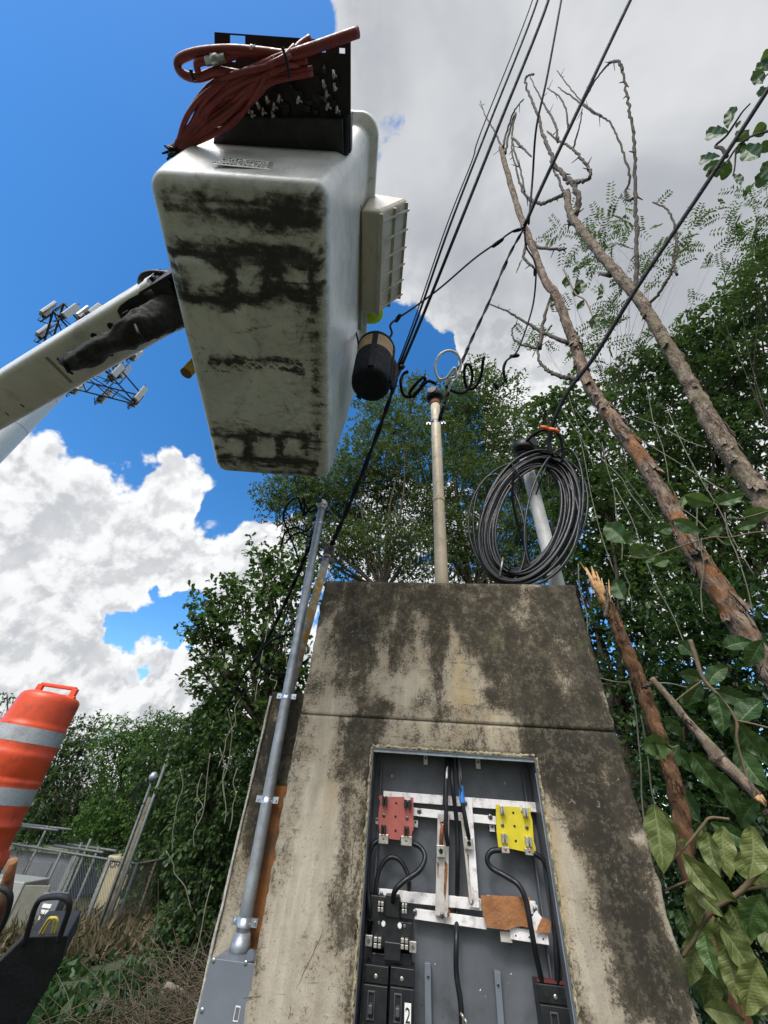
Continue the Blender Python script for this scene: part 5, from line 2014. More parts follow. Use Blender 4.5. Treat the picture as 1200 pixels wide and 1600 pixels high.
# ---- the worker in the bucket, mostly hidden by it
def skinned(name, joints, edges, radii, matl, parent, sub=2):
    me = bpy.data.meshes.new(name)
    rt = parent
    inv = ROOTM[rt.name]
    me.from_pydata([tuple(inv @ Vector(j)) for j in joints], edges, [])
    o = bpy.data.objects.new(name, me)
    COL.objects.link(o)
    o.parent = parent
    mod = o.modifiers.new('skin', 'SKIN')
    me.skin_vertices[0].data[0].use_root = True
    for i, r in enumerate(radii):
        me.skin_vertices[0].data[i].radius = (r, r) if not isinstance(r, tuple) else r
    mod.use_smooth_shade = True
    s_ = o.modifiers.new('sub', 'SUBSURF')
    s_.levels = s_.render_levels = sub
    me.materials.append(matl)
    return o


wx, wy = -.50, 1.0
wz = BO.z + .06
el = atZ(586, 500, 2.46)
per = thing('person', 'worker in a bright yellow-green shirt standing inside the bucket, elbow over the rim', 'person', (wx, wy, wz))
J = [Vector((wx, wy, wz + .92)), Vector((wx, wy, wz + 1.15)), Vector((wx, wy, wz + 1.38)), Vector((wx, wy, wz + 1.47)), Vector((wx, wy - .03, wz + 1.56)), Vector((wx, wy - .04, wz + 1.68)),
     Vector((wx - .09, wy, wz + .88)), Vector((wx - .1, wy - .02, wz + .48)), Vector((wx - .1, wy, wz + .07)), Vector((wx - .1, wy - .16, wz + .03)),
     Vector((wx + .09, wy, wz + .88)), Vector((wx + .1, wy - .02, wz + .48)), Vector((wx + .1, wy, wz + .07)), Vector((wx + .1, wy - .16, wz + .03)),
     Vector((wx - .19, wy, wz + 1.38)), Vector((wx - .25, wy - .12, wz + 1.12)), Vector((wx - .15, wy - .34, wz + 1.10)), Vector((wx - .12, wy - .42, wz + 1.10)),
     Vector((wx + .19, wy + .02, wz + 1.36)), el, el + Vector((-.12, -.24, .10)), el + Vector((-.15, -.31, .12))]
E_ = [(0, 1), (1, 2), (2, 3), (3, 4), (4, 5), (0, 6), (6, 7), (7, 8), (8, 9), (0, 10), (10, 11), (11, 12), (12, 13), (2, 14), (14, 15), (15, 16), (16, 17), (2, 18), (18, 19), (19, 20), (20, 21)]
R_ = [.13, .13, .14, .055, .085, .08, .09, .06, .045, .04, .09, .06, .045, .04, .06, .042, .03, .028, .06, .042, .03, .028]
skinned('body', J, E_, R_, M_skin, per)
shirt_i = [1, 2, 3, 14, 15, 18, 19, 20]
skinned('shirt', [J[0] + Vector((0, 0, .06)), J[1], J[2], J[14], J[15], J[18], J[19], J[19] * .4 + J[20] * .6], [(0, 1), (1, 2), (2, 3), (3, 4), (2, 5), (5, 6), (6, 7)], [.15, .15, .158, .075, .058, .085, .075, .06], M_hivis, per)
skinned('trousers', [J[0], J[6], J[7], J[8], J[10], J[11], J[12]], [(0, 1), (1, 2), (2, 3), (0, 4), (4, 5), (5, 6)], [.145, .105, .075, .06, .105, .075, .06], M_jeans, per)
h = MB()
hc = J[5] + Vector((0, 0, .01))
h.lathe(hc, [(.145, 0), (.150, .004), (.125, .012), (.122, .05), (.10, .10), (.055, .135), (.002, .145)], n=28)
h.build('helmet', M_helmet, per)
h = MB()
for k in (-1, 1):
    h.lathe(J[4] + Vector((k * .033, -.088, .045)), [(.001, .0), (.012, .006), (.001, .012)], n=10)
h.tube([J[4] + Vector((0, -.09, .03)), J[4] + Vector((0, -.115, -.005))], [.008, .014], 8)
h.tube([J[4] + Vector((-.022, -.088, -.045)), J[4] + Vector((.022, -.088, -.045))], .005, 6)
for k in (-1, 1):
    h.tube([J[4] + Vector((k * .085, 0, .03)), J[4] + Vector((k * .085, .005, -.02))], [.012, .009], 8)
h.build('face_features', M_skin, per)
for (a_, b_) in ((16, 17), (20, 21)):
    d_ = nrm(J[b_] - J[a_])
    s_ = nrm(d_.cross(ZUP))
    for k in range(4):
        st_ = J[b_] + s_ * (k - 1.5) * .02
        ln_ = (.065, .078, .073, .058)[k]
        skinned('finger', [st_, st_ + d_ * ln_ * .5 - ZUP * .008, st_ + d_ * ln_ * .9 - ZUP * .03], [(0, 1), (1, 2)], [.010, .009, .008], M_skin, per, 1)
    skinned('thumb', [J[a_] * .3 + J[b_] * .7 + s_ * .025, J[b_] + s_ * .055, J[b_] + s_ * .062 + d_ * .03], [(0, 1), (1, 2)], [.011, .010, .009], M_skin, per, 1)

# ------------------------------------------------------------------ telecom tower far behind the boom
TP = atZ(160, 538, 24)
tw = thing('cell_tower', 'tall grey telecom monopole with white panel antennas, far behind the boom', 'tower', (TP.x, TP.y, -1.6))
h = MB()
h.tube([Vector((TP.x, TP.y, -1.6 + (TP.z + 2.2 + 1.6) * k / 8)) for k in range(9)], [1.15, .42], 16)
mast_o = h.build('mast', M_mast, tw)
M_jr = mat('mast_joint', (.34, .37, .40), .5, .2)
for k in range(9):
    h = MB()
    z = 2 + k * 2.8
    h.lathe(Vector((TP.x, TP.y, z)), [(1.14 - .73 * (z + 1.6) / 28, 0), (1.17 - .73 * (z + 1.6) / 28, .02), (1.17 - .73 * (z + 1.6) / 28, .12), (1.14 - .73 * (z + 1.6) / 28, .14)], n=16, cap=False)
    h.build('joint_ring', M_jr, mast_o)
ant_mb = MB()
ant_mb.box(Vector((0, 0, 0)), (.42, .2, 1.9))
for (zl, Rr, rot) in ((TP.z + .7, 1.9, .35), (TP.z - 2.6, 3.7, .75), (TP.z - .6, 2.0, 1.3)):
    h = MB()
    V3 = [Vector((TP.x + Rr * math.cos(rot + k * 2 * math.pi / 3), TP.y + Rr * math.sin(rot + k * 2 * math.pi / 3), zl)) for k in range(3)]
    for k in range(3):
        a_, b_ = V3[k], V3[(k + 1) % 3]
        for dz in (-.5, .5):
            h.tube([a_ + ZUP * dz, b_ + ZUP * dz], .055, 6)
        for j in range(5):
            p = a_ + (b_ - a_) * (j / 4)
            h.tube([p - ZUP * .5, p + ZUP * .5], .04, 5)
            h.tube([Vector((TP.x, TP.y, zl - .5)), p - ZUP * .5], .035, 5)
        h.tube([a_ - ZUP * .5, a_ + ZUP * .5 + (b_ - a_) * .5], .03, 5)
    h.build('platform', M_tower_steel, tw)
    for k in range(3):
        a_, b_ = V3[k], V3[(k + 1) % 3]
        mid = (a_ + b_) / 2
        outd = nrm(Vector((mid.x - TP.x, mid.y - TP.y, 0)))
        for j in (.06, .36, .64, .94):
            p = a_ + (b_ - a_) * j + outd * .35 + ZUP * rnd.uniform(-.2, .3)
            h = MB()
            tn = nrm(b_ - a_)
            h.box(p, (.36, .16, rnd.uniform(1.2, 1.6)), (tn, outd, ZUP))
            ao = h.build('antenna', M_antenna, tw, bevel=.03)
            h = MB()
            h.box(p - outd * .2 - ZUP * .5, (.28, .18, .5), (tn, outd, ZUP))
            h.tube([p - outd * .28 - ZUP * 1.2, p - outd * .28 + ZUP * 1.2], .04, 5)
            h.tube([p - outd * .1 - ZUP * .9, p - outd * .15 - ZUP * 1.2, p - outd * .6 - ZUP * 1.0], .03, 5)
            h.build('radio_unit', M_tower_steel, ao)
for (dx, dy, z0, ln) in ((1.2, -1.6, -4.2, 2.6), (2.4, -.4, -4.0, 2.2)):
    h = MB()
    h.tube([Vector((TP.x + dx, TP.y + dy, TP.z + z0 + 1.5)), Vector((TP.x + dx, TP.y + dy, TP.z + z0 + 1.5 - ln))], .025, 5)
    h.build('whip_antenna', M_antenna, tw)

# ------------------------------------------------------------------ traffic drums
def drum(label, top, axis, sc_, cut=False):
    base_ = top - axis * 1.05 * sc_
    d_ = thing('traffic_drum', label, 'traffic drum', base_, 0, 'stacked traffic drums')
    x_ = nrm(axis.cross(Vector((0, 1, 0))))
    y_ = axis.cross(x_)
    AX = (x_, y_, axis)

    def R(hh):                   # radius at distance hh below the top
        return (.205 + .045 * min(hh, 1) + (.008 if hh > .22 else 0) + (.008 if hh > .54 else 0) + (.006 if hh > .78 else 0)) * sc_
    prof = []
    for hh in (1.0, .98, .93, .92, .90, .80, .79, .78, .74, .73, .70, .69, .578, .57, .55, .54, .53, .42, .40, .39, .36, .35, .342, .232, .22, .21, .19, .06, .03, .012, .0):
        r_ = R(hh)
        if hh >= .98:
            r_ = R(.9) + .030 * sc_
        elif hh == .93:
            r_ = R(.9) + .020 * sc_
        elif hh <= .03:
            r_ = R(.06) * {.03: .98, .012: .92, .0: .80}[hh]
        if hh in (.79, .55, .53, .22, .40):
            r_ += .006 * sc_
        prof.append((r_, -hh * sc_))
    h_ = MB()
    h_.lathe(top, prof, AX, 40)
    for i, v in enumerate(h_.v):
        if i < 40 * 3:
            a_ = i % 40
            h_.v[i] = v + axis * math.sin(a_ * 1.1) * .012 * sc_
    body = h_.build('drum_body', M_orange, d_)
    for (a0_, a1_) in ((.240, .335), (.588, .682)):
        h_ = MB()
        h_.lathe(top, [(R(a1_) + .0015, -a1_ * sc_), (R(a0_) + .0015, -a0_ * sc_)], AX, 40, cap=False)
        h_.build('reflective_band', M_band, d_)
    # handle: a flat grip standing across the top with two openings
    h_ = MB()
    hw = .15 * sc_
    for (xa, xb, ya, yb) in ((-hw, hw, .050, .078), (-hw - .02, -hw + .030, 0, .066), (hw - .030, hw + .02, 0, .066), (-hw - .03, hw + .03, -.02, .012)):
        h_.box(top + x_ * (xa + xb) / 2 + axis * (ya + yb) / 2 * sc_, (abs(xb - xa), .03, abs(yb - ya) * sc_), (x_, y_, axis))
    h_.build('handle', M_orange, d_, bevel=.008, seg=3)
    return d_


dtop = atD(84, 1086, 3.0)
dax = nrm(Vector((.055, .0, 1)))
drum('orange and white traffic drum, the upper one with its carrying handle in full view', dtop, dax, 1.0)
drum('orange and white traffic drum, the lower one that the other drum is stacked over', dtop - dax * .58 + Vector((-.01, 0, 0)), dax, .90)

# ------------------------------------------------------------------ truck tail with grab rails
tk = thing('utility_truck', 'dark tail end of a work truck with bent grab rails and a slung yellow rope', 'truck', (-1.9, 2.0, -.3))
D_ = 1.75
pan = [atD(x, y, d_) for x, y, d_ in ((-60, 1640, 1.75), (36, 1610, 1.75), (98, 1500, 1.75), (106, 1462, 1.75), (38, 1464, 1.75), (28, 1474, 1.75), (-60, 1560, 1.75))]
h = MB()
h.prism(pan, Vector((-.35, .75, -.05)))
h.build('tail_panel', M_rubber, tk, bevel=.006)
h = MB()
h.tube(spline([atD(x, y, 1.73) for x, y in ((38, 1476), (48, 1440), (55, 1418), (64, 1405), (82, 1401), (100, 1402), (108, 1410), (107, 1424), (98, 1450), (92, 1470))], 5), .012, 12)
h.build('grab_rail', M_rubber, tk)
h = MB()
h.tube(spline([atD(x, y, 1.7) for x, y in ((-40, 1400), (-10, 1388), (8, 1390), (16, 1402), (12, 1424), (0, 1452), (-20, 1480))], 5), .012, 12)
h.build('grab_rail', M_rubber, tk)
h = MB()
h.tube([atD(20, 1345, 1.9), atD(14, 1372, 1.9), atD(6, 1400, 1.9), atD(-6, 1440, 1.9)], [.022, .026, .03, .03], 8, jitter=.15)
h.build('rusted_post', M_rust, tk)
h = MB()
h.box(Vector((-2.75, 2.6, CAM.z - .98)), (1.7, 2.2, .12))
h.box(Vector((-2.75, 2.6, CAM.z - 1.5)), (1.6, 2.1, .9))
h.build('deck', M_rubber, tk, bevel=.01)
h = MB()
h.box(dtop - dax * 1.62 + Vector((-.02, .05, 0)), (.6, .6, .05))
h.build('drum_stand', M_rubber, tk, bevel=.01)
yr = thing('yellow_rope', 'looped yellow rope slung over the truck tail by the grab rail', 'rope', atD(75, 1455, 1.8))
h = MB()
for off in (0, 5):
    h.tube(spline([atD(x + off, y, 1.80) for x, y in ((60, 1462), (68, 1448), (76, 1436), (82, 1434), (85, 1440), (83, 1452), (80, 1462))], 5), .0055, 7)
h.build('rope', M_yellow_rope, yr)

# ------------------------------------------------------------------ fenced equipment yard
def grd(x, y):
    return float(gz(np.array(x, float), np.array(y, float)))


fC = atH(214, 1350, 13.0)
fL = atH(-60, 1303, 18.2)
zt_ = fC.z
fd = nrm(Vector((fL.x - fC.x, fL.y - fC.y, 0)))
flen = math.hypot(fL.x - fC.x, fL.y - fC.y)
f2 = nrm(Vector((.12, 1, 0)))
zb = zt_ - 1.9


def chain(mb_, o, d, ln, zlo, zhi, sp=.085, r=.0032):
    hgt = zhi - zlo
    k = -hgt
    while k < ln:
        for sgn in (1, -1):
            a0_, a1_ = (k, k + hgt) if sgn > 0 else (k + hgt, k)
            # clip to [0, ln]
            ts = []
            for tt in (0, 1):
                ts.append(tt)
            s0_, s1_ = a0_, a1_
            t0, t1 = 0.0, 1.0
            if s0_ != s1_:
                for lim in (0, ln):
                    tl = (lim - s0_) / (s1_ - s0_)
                    if (s1_ > s0_) == (lim == 0):
                        t0 = max(t0, tl)
                    else:
                        t1 = min(t1, tl)
            if t1 > t0 + .01:
                p = o + d * (s0_ + (s1_ - s0_) * t0)
                q_ = o + d * (s0_ + (s1_ - s0_) * t1)
                mb_.tube([Vector((p.x, p.y, zlo + hgt * t0)), Vector((q_.x, q_.y, zlo + hgt * t1))], r, 3, cap=False)
        k += sp


fn = thing('chain_link_fence', 'galvanised chain link fence round the grey equipment yard', 'fence', (fC.x, fC.y, zb))
h = MB()
fo = Vector((fC.x, fC.y, 0))
chain(h, fo, fd, flen, zb + .05, zt_ - .02)
h.build('mesh', M_fence, fn)
h = MB()
for z in (zt_, zt_ - 1.02):
    h.tube([fo + ZUP * z, fo + fd * flen + ZUP * z], .024, 8)
h.build('rail', M_fence, fn)
for k, r in ((0, .032), (.85, .045), (2.5, .03), (4.6, .03)):
    h = MB()
    p = fo + fd * k
    h.tube([p + ZUP * (zb - .3), p + ZUP * (zt_ + .03)], r, 10)
    h.build('post', M_fence, fn)
h = MB()
h.box(fo + fd * .85 + ZUP * (zt_ - .9) , (.07, .05, 1.8), (fd, fd.cross(ZUP), ZUP))
h.build('post', mat('square_post_steel', (.17, .19, .22), .5, .3), fn)
gt = thing('fence_gate', 'dull chain link gate standing open beside the old posts', 'gate', (fC.x, fC.y, zb))
h = MB()
chain(h, fo, f2, 2.6, zb + .05, zt_ - .02, .07, .004)
h.build('mesh', M_wood_post, gt)
h = MB()
for z in (zt_, zt_ - 1.9):
    h.tube([fo + ZUP * z, fo + f2 * 2.6 + ZUP * z], .024, 8)
for k in (0.02, .8, 1.7, 2.6):
    h.tube([fo + f2 * k + ZUP * (zb - .2), fo + f2 * k + ZUP * zt_], .024, 8)
h.build('frame', M_wood_post, gt)

# old service posts with meter head
pt = atH(268, 1178, 12.7)
sp_ = thing('service_post', 'tall weathered post with a thin conduit, standing where the fence meets its gate', 'post', (pt.x, pt.y, zb))
h = MB()
h.tube([Vector((pt.x - .15, pt.y, zb - .4)), Vector((pt.x - .15, pt.y, pt.z - .9))], .085, 9, jitter=.06)
h.build('timber', M_wood_post, sp_)
h = MB()
h.tube([Vector((pt.x - .02, pt.y - .12, zb - .3)), Vector((pt.x - .02, pt.y - .1, pt.z))], .032, 10)
h.tube([Vector((pt.x - .17, pt.y - .12, zb - .3)), Vector((pt.x - .2, pt.y - .1, pt.z - .55))], .028, 10)
h.build('pipe', M_fence, sp_)
h = MB()
h.lathe(Vector((pt.x - .2, pt.y - .12, pt.z - .60)), [(.05, 0), (.09, .06), (.09, .12), (.05, .19), (.005, .2)], n=14)
h.build('weatherhead', M_galv, sp_)
h = MB()
for k in range(3):
    c_ = Vector((pt.x - .22, pt.y - .2, pt.z - .62))
    h.tube(spline([c_, c_ + Vector((-.12 - .05 * k, 0, -.05)), c_ + Vector((-.2 - .04 * k, 0, -.25)), c_ + Vector((-.06, 0, -.45)), c_ + Vector((.1, 0, -.38))], 5), .012, 5)
h.build('service_loop', M_wire, sp_)
# cabinets
cb = atH(20, 1326, 19)
cabr = atH(128, 1338, 17.5)
cx_ = nrm(Vector((cabr.x - cb.x, cabr.y - cb.y, 0)))
cn_ = nrm(cx_.cross(ZUP))
if cn_.y > 0:
    cn_ = -cn_
CAX = (cx_, cn_, ZUP)
ztop = (cb.z + cabr.z) / 2
wid = math.hypot(cabr.x - cb.x, cabr.y - cb.y)
cen = Vector(((cb.x + cabr.x) / 2, (cb.y + cabr.y) / 2, 0)) - cn_ * .8
eq = thing('equipment_cabinet', 'large grey two-door equipment cabinet behind the chain link fence', 'cabinet', (cen.x, cen.y, ztop - 3.0))
h = MB()
h.box(cen + ZUP * (ztop - 1.45), (wid, 1.6, 2.9), CAX)
h.build('cabinet_body', M_cab, eq, bevel=.02)
h = MB()
h.box(cen + ZUP * (ztop + .06), (wid + .2, 1.8, .14), CAX)
h.build('roof', mat('mossy_roof', (.13, .15, .10), .9, var=.3), eq, bevel=.02)
for k in range(3):
    h = MB()
    c_ = cen + cn_ * .815 + cx_ * (wid * (-.33 + .33 * k)) + ZUP * (ztop - 1.4)
    h.box(c_, (wid * .29, .03, 2.4), CAX)
    dr = h.build('door', M_cab, eq, bevel=.008)
    h = MB()
    h.box(c_ + cn_ * .03 + cx_ * (wid * .11) + ZUP * .55, (.07, .05, .34), CAX)
    h.build('handle', M_zinc, dr)
h = MB()
h.box(cen + cn_ * .86 + cx_ * (wid * .5 - .13) + ZUP * (ztop - .95), (.26, .06, 1.9), CAX)
h.build('conduit_cover', M_cab_white, eq, bevel=.01)
wbp = atH(38, 1380, 14)
wb = thing('white_cabinet', 'small off-white utility cabinet with an open grey door, in front of the grey cabinet', 'cabinet', (wbp.x, wbp.y, wbp.z - 1.6))
h = MB()
h.box(Vector((wbp.x - .35, wbp.y + .2, wbp.z - .8)), (1.1, .7, 1.7), CAX)
h.build('cabinet_body', M_cab_white, wb, bevel=.02)
h = MB()
h.box(Vector((wbp.x + .35, wbp.y - .1, wbp.z - .75)), (.55, .05, 1.5), (nrm(cx_ + cn_ * -.5), nrm(cn_ + cx_ * .5), ZUP))
h.build('door', mat('door_olive_grey', (.17, .17, .14), .6), wb, bevel=.01)
mp = atH(78, 1420, 13.6)
mt = thing('meter_box', 'small grey meter box with a white notice inside the fence', 'meter box', (mp.x, mp.y, mp.z - .6))
h = MB()
h.box(Vector((mp.x, mp.y, mp.z - .05)), (.45, .25, .6), CAX)
h.build('meter_case', mat('meter_case_grey', (.13, .145, .16), .5), mt, bevel=.015)
h = MB()
for k in range(3):
    h.box(Vector((mp.x, mp.y, mp.z + .06 - k * .09)) + cn_ * .13, (.2, .01, .06), CAX)
h.build('notice', M_label_white, mt)
h = MB()
h.tube([Vector((mp.x - .2, mp.y, mp.z - 1.4)), Vector((mp.x - .2, mp.y, mp.z - .4))], .04, 8)
h.tube([Vector((mp.x + .2, mp.y, mp.z - 1.4)), Vector((mp.x + .2, mp.y, mp.z - .4))], .04, 8)
h.build('stand', M_fence, mt)
gp = atH(172, 1384, 14.6)
gn = thing('generator', 'beige standby generator with black base beyond the fence post', 'generator', (gp.x, gp.y, gp.z - 1.4))
h = MB()
h.box(gp + Vector((.0, .4, 0)), (.74, .6, 1.05), CAX)
gb = h.build('housing', M_gen, gn, bevel=.04, seg=3)
h = MB()
h.box(gp + Vector((.0, .4, -.98)), (.75, .61, .90), CAX)
h.build('fuel_base', M_black_plastic, gn, bevel=.02)
h = MB()
h.box(gp + cn_ * .0 + Vector((-.1, .4, -.80)) + cn_ * .312, (.24, .015, .18), CAX)
h.build('data_plate', M_gen, gn)
gx_ = cx_ if cx_.x > 0 else -cx_
text_obj('KOHLER', 'lettering', .17, gp + Vector((0, .4, .36)) + cn_ * .305, gx_, ZUP, M_ink, gb, .004)
ib = thing('cable_bridge', 'galvanised cable bridge on T-shaped posts running above the equipment yard', 'cable bridge', atH(70, 1320, 16.5) - ZUP * 3)
h = MB()
for (xa, ya, da, xb_, yb_, db) in ((22, 1288, 17.5, 102, 1297, 16.2), (95, 1320, 16.5, 172, 1331, 14.8)):
    a_, b_ = atH(xa, ya, da), atH(xb_, yb_, db)
    for off in (-.25, .25):
        h.tube([a_ + cn_ * off, b_ + cn_ * off], .03, 6)
h.build('rail', M_fence, ib)
for (x, y, d_) in ((75, 1290, 16.6), (128, 1316, 16.0), (155, 1322, 15.2), (142, 1310, 15.4)):
    h = MB()
    a_ = atH(x, y, d_)
    h.tube([a_, Vector((a_.x, a_.y, a_.z - 3.2))], .035, 6)
    h.build('post', M_fence, ib)
#SECTION3

# ------------------------------------------------------------------ vegetation
def rvec(n):
    v = rng.normal(size=(n, 3))
    return v / np.linalg.norm(v, axis=1, keepdims=True)


def unit(v):
    return v / (np.linalg.norm(v, axis=1, keepdims=True) + 1e-9)


def leaf_arrays(P, D, N, L, Wd, shape='diamond', droop=.12):
    """P base, D direction, N normal: arrays. returns verts and quads"""
    D = unit(D)
    S = unit(np.cross(D, N))
    N = np.cross(S, D)
    L = np.broadcast_to(np.asarray(L), (len(P),))[:, None]
    Wd = np.broadcast_to(np.asarray(Wd), (len(P),))[:, None]
    if shape == 'diamond':
        t_ = [(0, 0, 0), (.5, .48, .06), (0, 1, -droop), (-.5, .48, .06)]
        qd = [(0, 1, 2, 3)]
    elif shape == 'oval':
        t_ = [(0, 0, 0), (.40, .30, .07), (.46, .68, .02), (0, 1, -droop), (-.46, .68, .02), (-.40, .30, .07)]
        qd = [(0, 1, 2, 3), (0, 3, 4, 5)]
    else:  # obovate
        t_ = [(0, 0, 0), (.28, .38, .05), (.5, .78, .03), (0, 1, -droop), (-.5, .78, .03), (-.28, .38, .05)]
        qd = [(0, 1, 2, 3), (0, 3, 4, 5)]
    k = len(t_)
    V = np.empty((len(P), k, 3))
    for i, (a, b, c) in enumerate(t_):
        V[:, i] = P + S * (a * Wd) + D * (b * L) + N * (c * L)
    base_ = np.arange(len(P))[:, None, None] * k
    Q = base_ + np.array(qd)[None]
    return V.reshape(-1, 3), Q.reshape(-1, 4), len(qd)


def camdepth(p):
    return (Vector(p) - CAM).dot(FWD)


def blob_world(bl):
    r_ = []
    for (px, py, rp, dist) in bl:
        c = atH(px, py, dist)
        r_.append((np.array(tuple(c)), rp / F_PX * camdepth(c)))
    return r_


def crown(parent, blobs, matl, style, leaf_px, dens_, aspect=.5, name='crown', twig_px=26, flat_=.85, hang=0.0, seed=0):
    dens_ = dens_ * (3.7 if style == 'pinnate' else 2.7)
    """style 'broad': leaves in tufts round twigs; 'pinnate': feathery compound leaves"""
    Ps, Ds, Ns, Ls, Ws, To = [], [], [], [], [], []
    for (c, R), (px, py, rp, dist) in zip(blob_world(blobs), blobs):
        cd = camdepth(c)
        ls = leaf_px / F_PX * cd
        if style == 'broad':
            per_ = 9
            K = max(4, int(dens_ * rp * rp / per_ * 25 / leaf_px ** 2))
            rad = rng.random(K) ** .42
            dirs = rvec(K)
            lump = 1 + .22 * np.sin(dirs[:, 0] * 5 + px) * np.cos(dirs[:, 2] * 4 + py)
            tp_ = c + dirs * (rad * lump)[:, None] * R * np.array([1, 1, flat_])
            td = unit(dirs + rng.normal(size=(K, 3)) * .6 + np.array([0, 0, .1 - hang]))
            tl = twig_px / F_PX * cd * rng.uniform(.5, 1.1, K)
            tone_t = rng.normal(.42, .2, K)
            f = np.tile(np.linspace(.15, 1, per_), K)
            idx = np.repeat(np.arange(K), per_)
            P = tp_[idx] + td[idx] * (tl[idx] * f)[:, None] + rng.normal(size=(K * per_, 3)) * ls * .12
            D = unit(td[idx] * .6 + rvec(K * per_) * .9 + np.array([0, 0, -.15 - hang]))
            N = unit(rvec(K * per_) * .55 + np.array([0, 0, 1.0]))
            L = ls * rng.uniform(.65, 1.25, K * per_)
            Ps.append(P); Ds.append(D); Ns.append(N); Ls.append(L); Ws.append(L * aspect); To.append(tone_t[idx] + rng.normal(0, .15, K * per_))
        else:
            pairs = 7
            per_ = pairs * 2
            K = max(4, int(dens_ * rp * rp / per_ * 25 / leaf_px ** 2))
            # feathery fronds gathered along branchlets
            Kb = max(3, K // 7)
            bd = rvec(Kb)
            bc = c + bd * (rng.random(Kb) ** .4)[:, None] * R
            bdir_ = unit(bd + rng.normal(size=(Kb, 3)) * .7 + np.array([0, 0, .25]))
            bi = rng.integers(0, Kb, K)
            tl = twig_px / F_PX * cd * rng.uniform(.7, 1.2, K)
            tp_ = bc[bi] + bdir_[bi] * (rng.random(K) * 2.2 * twig_px / F_PX * cd)[:, None]
            td = unit(bdir_[bi] * .4 + rvec(K) + np.array([0, 0, -.1 - hang]))
            tn = unit(rvec(K) * .5 + np.array([0, 0, 1.0]))
            ts = unit(np.cross(td, tn))
            tone_t = rng.normal(.45, .22, K)
            f = np.tile(np.repeat(np.linspace(.12, 1, pairs), 2), K)
            sg = np.tile(np.array([1, -1] * pairs), K)
            idx = np.repeat(np.arange(K), per_)
            P = tp_[idx] + td[idx] * (tl[idx] * f)[:, None]
            P[:, 2] -= tl[idx] * f * f * .25
            D = unit(ts[idx] * sg[:, None] + td[idx] * .45 + rng.normal(size=P.shape) * .1)
            N = unit(tn[idx] + rng.normal(size=P.shape) * .15)
            L = ls * rng.uniform(.8, 1.15, len(P)) * (1.05 - .5 * np.abs(f - .5))
            Ps.append(P); Ds.append(D); Ns.append(N); Ls.append(L); Ws.append(L * aspect); To.append(tone_t[idx] + rng.normal(0, .08, len(P)))
    P, D, N = np.concatenate(Ps), np.concatenate(Ds), np.concatenate(Ns)
    L, Wd, T = np.concatenate(Ls), np.concatenate(Ws), np.clip(np.concatenate(To), 0, 1)
    V, Q, nq = leaf_arrays(P, D, N, L, Wd, 'diamond' if (style == 'pinnate' or leaf_px < 7) else ('obovate' if aspect > .5 else 'oval'))
    LEAFCOUNT.append(len(Q))
    return npmesh(name, V, Q, matl, parent, {'tone': ('FACE', np.repeat(T, nq))})


LEAFCOUNT = []


def limbs(parent, start, blobs, r0, matl, name='trunk', base=None, twigs=4, wob=.08):
    """trunk from the ground to start, and limbs out to every foliage mass"""
    m_ = MB()
    start = Vector(start)
    if base is not None:
        b_ = Vector(base)
        m_.tube(spline([b_, b_ * .66 + start * .34 + Vector((rnd.uniform(-wob, wob), rnd.uniform(-wob, wob), 0)), b_ * .33 + start * .67 + Vector((rnd.uniform(-wob, wob), rnd.uniform(-wob, wob), 0)), start], 5), [r0, r0 * .72], 10, jitter=.08)
    for (c, R) in blob_world(blobs):
        c = Vector(c)
        mid = start.lerp(c, .5) + Vector((rnd.uniform(-.2, .2), rnd.uniform(-.2, .2), -.1)) * (c - start).length * .5
        path = spline([start.lerp(c, .0), mid, c], 7)
        m_.tube(path, [r0 * .30, r0 * .07], 7, jitter=.06)
        for k in range(twigs):
            d_ = Vector(rvec(1)[0])
            d_.z = abs(d_.z) * .8
            e = c + d_ * R * rnd.uniform(.7, 1.05)
            s_ = path[int(len(path) * rnd.uniform(.55, .95))]
            m_.tube(spline([s_, s_.lerp(e, .5) + Vector((0, 0, -.08 * R)), e], 4), [r0 * .09, r0 * .02], 5)
    return m_.build(name, matl, parent)


def tree(name, label, cat, base_px, dist, start_px, blobs, r0, bark, leafm, style, leaf_px, dens_, aspect=.5, twig_px=26, group=None, hang=0.0, twigs=4):
    bp_ = atH(base_px[0], base_px[1], dist)
    b_ = Vector((bp_.x, bp_.y, grd(bp_.x, bp_.y) - .1))
    st = atH(start_px[0], start_px[1], dist)
    o = thing(name, label, cat, b_, 0, group)
    bl = [(b[0], b[1], b[2], dist + (b[3] if len(b) > 3 else 0)) for b in blobs]
    limbs(o, st, bl, r0, bark, base=b_, twigs=twigs)
    crown(o, bl, leafm, style, leaf_px, dens_, aspect, twig_px=twig_px, hang=hang)
    return o


